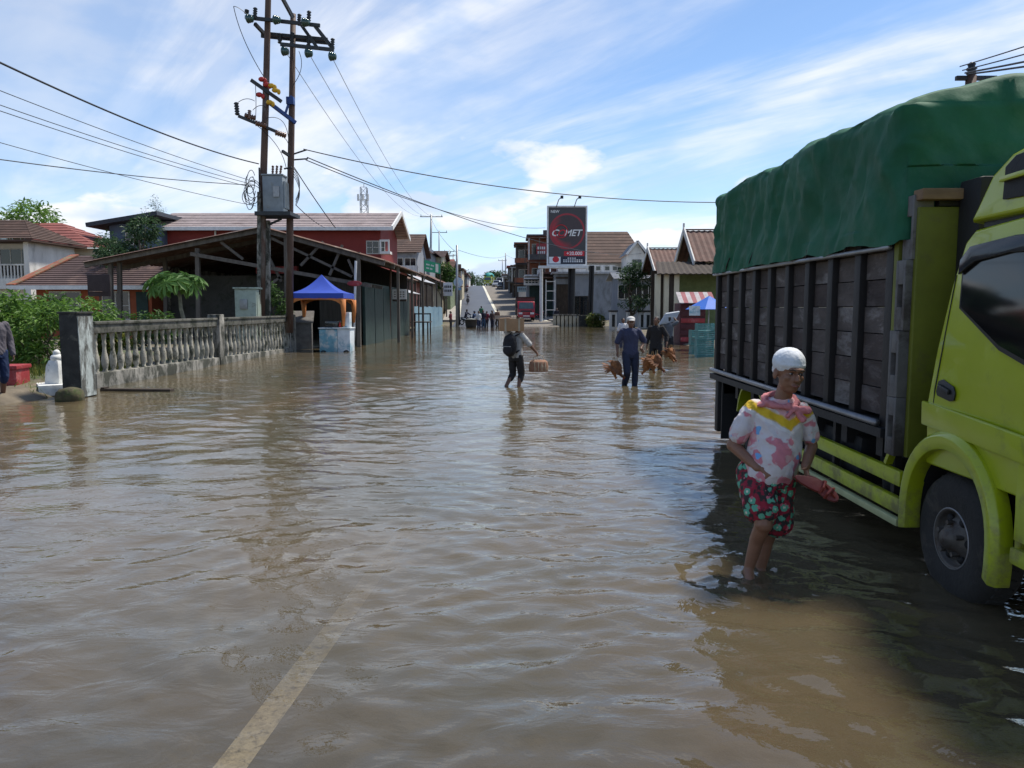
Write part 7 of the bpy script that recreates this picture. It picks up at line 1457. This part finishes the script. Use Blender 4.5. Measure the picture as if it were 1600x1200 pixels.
def car(label, loc, rz, m, van=False):
    t = thing('parked_car', label, 'car', loc, rz); hb = 1.0 if not van else 1.15; ht = 1.5 if not van else 1.85
    mb = MB(); mb.prism([(-.82, y, z) for y, z in ((0, .35), (0, .75), (.9, .95), (3.9, .98), (4.0, .6), (4.0, .35))], (1.64, 0, 0)); b = mb.build('body', m, t, bevel=.06)
    mb = MB(); mb.prism([(-.72, y, z) for y, z in ((.8, .93), (1.5 if not van else 1.1, ht), (3.2 if not van else 3.8, ht), (3.9, .95))], (1.44, 0, 0)); g = mb.build('cabin', m, t, bevel=.06)
    MB().prism([(-.62, .86, 1.0), (.62, .86, 1.0), (.58, 1.42 if not van else 1.10, ht - .1), (-.58, 1.42 if not van else 1.10, ht - .1)], (0, -.05, .02)).build('windscreen', m_tint, g)
    for s in (-1, 1):
        MB().box(s * .725 - .005, s * .725 + .005, 1.5, 3.3, 1.02, ht - .15).build('side_window', m_tint, g); MB().box(s * .6 - .16, s * .6 + .16, -.02, .005, .6, .74).build('headlamp', m_fascia, b)
        for y in (.75, 3.2): MB().torus((s * .74, y, .31), .22, .09, 'x', 16, 7).build('wheel', m_tyre, t, smooth=True)
    return t
m_silver = mat('silver_car_paint', (.45, .46, .48), r=.3, bump=0, metal=.3, coat=.3); m_darkcar = mat('dark_car_paint', (.03, .035, .045), r=.3, bump=0, coat=.3); m_whitecar = mat('white_car_paint', (.65, .65, .66), r=.3, bump=0, coat=.3)
for px, Y, m_, rz, lab, van in ((775, 172, m_silver, -5, 'silver car parked at the crest beside the teal loaded truck', False), (783, 162, m_darkcar, 0, 'dark car parked just below the crest on the right kerb', False), (780, 178, m_whitecar, -5, 'white van parked behind the silver car on the crest', True)): car(lab, (ax(px, Y), Y, float(hroad(Y)) + .02), R(rz), m_, van)
def motorbike(label, loc, rz, m, rider=None, plabel=None):
    t = thing('motorbike', label, 'motorbike', loc, rz)        # faces -Y
    for y in (-.62, .62):
        w_ = MB().torus((0, y, .28), .235, .045, 'x', 20, 8).build('wheel', m_tyre, t, smooth=True); MB().torus((0, y, .28), .19, .012, 'x', 18, 5).build('rim', m_rim, w_)
        mb = MB()
        for k in range(6): a = math.pi * k / 3; mb.beam((0, y, .28), (0, y + math.cos(a) * .19, .28 + math.sin(a) * .19), .012, .012)
        mb.build('spokes', m_rim, w_)
    mb = MB(); mb.prism([(-.09, y, z) for y, z in ((-.45, .80), (-.38, .95), (-.28, .55), (.05, .50), (.35, .62), (.75, .72), (.72, .60), (.3, .38), (-.2, .32), (-.36, .45))], (.18, 0, 0)); mb.build('body', m, t, bevel=.03)
    MB().box(-.11, .11, -.05, .70, .70, .78).build('seat', m_blk, t, bevel=.03); MB().box(-.12, .12, -.25, .2, .22, .45).build('engine', m_under, t, bevel=.03)
    MB().tube([(-.33, -.34, 1.0), (-.1, -.42, .98), (.1, -.42, .98), (.33, -.34, 1.0)], .016, 6).build('handlebar', m_black, t)
    for s in (-1, 1): MB().beam((s * .06, -.62, .28), (s * .05, -.40, .92), .035, .035).build('fork', m_chrome, t)
    MB().box(-.08, .08, -.50, -.42, .80, .93).build('headlamp', m_fascia, t, bevel=.02); MB().tube([(.12, -.1, .25), (.13, .4, .3), (.13, .75, .36)], .035, 8).build('exhaust', m_chrome, t)
    if rider: 
        top, bot, hl = rider
        person(plabel, loc, rz, 1.62, dict(pel=(0, .22, .80), hipR=(-.10, .2, .80), hipL=(.10, .2, .80), knR=(-.17, -.14, .62), knL=(.17, -.14, .62), anR=(-.15, -.05, .27), anL=(.15, -.05, .27), chest=(0, .10, 1.17), shR=(-.18, .08, 1.25), shL=(.18, .08, 1.25), elR=(-.27, -.10, 1.08), elL=(.27, -.10, 1.08), wrR=(-.30, -.26, 1.0), wrL=(.30, -.26, 1.0), head=(0, .04, 1.44), handR=(0, -1, -.2), handL=(0, -1, -.2), palmR=(0, 0, -1), palmL=(0, 0, -1), curl=1.0), top, bot, True, hl, .9, 1.0, voxel=.02)
    return t
for px, Y, rz, m_, rd, lab, pl in ((730, 76, 60, m_darkcar, ((.02, .025, .05), (.02, .02, .03), (.02, .02, .03)), 'dark motorbike turning at the water edge beside the round sign', 'rider in dark jacket and helmet on the motorbike by the round sign'), (742, 72.5, 75, m_black, ((.03, .06, .14), (.02, .02, .03), (.04, .06, .12)), 'black motorbike standing at the far water edge', 'rider in blue jacket on the black motorbike at the water edge'), (731, 118, 5, m_black, ((.25, .25, .27), (.02, .02, .03), (.4, .4, .42)), 'motorbike coming down the wet lane of the hill', 'rider in grey jacket coming down the wet lane'), (730, 150, 5, m_redcab, ((.2, .03, .03), (.03, .03, .03), (.3, .04, .04)), 'red motorbike near the top of the wet lane', 'rider in red jacket near the top of the hill')):
    motorbike(lab, (ax(px, Y), Y, float(hroad(Y)) + .02 if Y > 74 else -.06), R(rz), m_, rd, pl)
# pale hand cart near the far pedestrians and a dark basket
hc = thing('hand_cart', 'pale wooden hand cart among the distant pedestrians', 'cart', (ax(782, 73), 73, -.05), R(20)); m_palew = mat('pale_timber', (.45, .35, .27), r=.85, var=.3)
MB().box(-.9, .9, -.5, .5, .75, .85).build('tray', m_palew, hc, bevel=.01)
for s in (-1, 1): MB().box(-.9, .9, s * .48 - .02, s * .48 + .02, .852, 1.1).build('side_board', m_palew, hc); MB().torus((0, s * .56, .36), .30, .05, 'y', 18, 6).build('wheel', m_tyre, hc); MB().beam((.9, s * .35, .8), (1.5, s * .35, 1.0), .05, .05).build('handle', m_palew, hc); MB().beam((-.7, s * .4, 0), (-.7, s * .4, .748), .06, .06).build('prop_leg', m_palew, hc)
bs = thing('market_basket', 'dark woven market basket standing at the far water edge', 'basket', (ax(736, 69), 69, -.12)); MB().lathe([(.42, 0), (.5, .35), (.55, .8), (.58, .82), (.55, .86), (.5, .84), (.46, .4)], seg=18).build('basket', mat('dark_wicker', (.06, .055, .05), r=.9, var=.4, scale=9, bump=.5), bs, smooth=True); MB().lathe([(.53, .80), (.3, .92), (.02, .96)], seg=16).build('cover', mat('grey_cloth', (.2, .21, .2), r=.9), bs, smooth=True)
# clutter along the right frontage: motorbikes parked, small signs
for px, Y, rz, m_, lab in ((843, 88, 100, m_redcab, 'red motorbike parked in front of the timber shop'), (848, 89.5, 80, m_darkcar, 'dark motorbike parked next to the red one by the timber shop')): motorbike(lab, (ax(px, Y), Y, float(hroad(Y))), R(rz), m_)
for px, py, Y, wd, hg, m_, lab in ((846, 392, 107, 1.4, 2.0, m_redp, 'red hanging sign on the brick shop house'), (831, 440, 96, 2.0, .9, m_white, 'white fascia sign over the low grey shop'), (816, 452, 119, 1.5, .8, m_ltblue, 'light blue shop sign beside the crest'), (700, 452, 76.4, .9, 1.3, m_fascia, 'white notice hanging on the tan stall')):
    p = at(px, py, Y); t = thing('shop_sign', lab, 'sign', p); MB().box(-wd / 2, wd / 2, -.1, 0, -hg / 2, hg / 2).build('panel', m_, t, bevel=.02)
    mb = MB()
    for j in range(2):
        for k in range(4): mb.box(-wd * .38 + k * wd * .2, -wd * .38 + k * wd * .2 + wd * .14, -.108, -.102, hg * (.1 - .3 * j), hg * (.28 - .3 * j))
    mb.build('lettering', m_blk if m_ is not m_redp else m_fascia, t); MB().beam((0, -.02, hg / 2), (0, .5, hg / 2 + .1), .05, .05).build('bracket', m_black, t)
# pole top with insulator and wires behind the truck
rp = thing('utility_pole', 'pole top with one black insulator showing above the green tarpaulin', 'utility pole', (ax(1497, 16), 16, .1)); z = az(106, 16)
MB().tube([(0, 0, -.3), (0, 0, z - .25)], [.12, .10], 10).build('pole', m_rustpole, rp, smooth=True); MB().lathe([(.05, 0), (.10, .04), (.06, .08), (.11, .13), (.06, .17), (.08, .22), (.03, .26)], (0, 0, z - .25), 12).build('insulator', m_blk, rp, smooth=True); MB().beam((-.3, 0, z - .3), (.5, 0, z - .3), .08, .08).build('crossarm', m_arm, rp)
for k, (y0, y1) in enumerate(((104, 66), (110, 78), (114, 92), (116, 100))): cable(('topmost thin', 'second thin', 'third thicker', 'lowest thicker')[k] + ' wire of the fan rising from the insulator above the tarpaulin', at(1500 + 4 * k, y0, 16), at(1500 + 4 * k, y0, 16) + (at(1720, y1 - 55 + k * 6, 11) - at(1500 + 4 * k, y0, 16)) * 5, .3, .012 if k < 2 else .018, group='fan of wires above the truck')
for (a, b, lab) in (((714, 390, 73), (790, 400, 175), 'thin wire strung from the dark bare pole up to the crest pole'), ((672, 338, 118), (714, 395, 73), 'thin wire between the crossarm pole and the dark bare pole'), ((790, 398, 175), (900, 424, 90), 'thin wire from the crest pole to the grey building')): cable(lab, at(*a), at(*b), .6, .02, n=20)
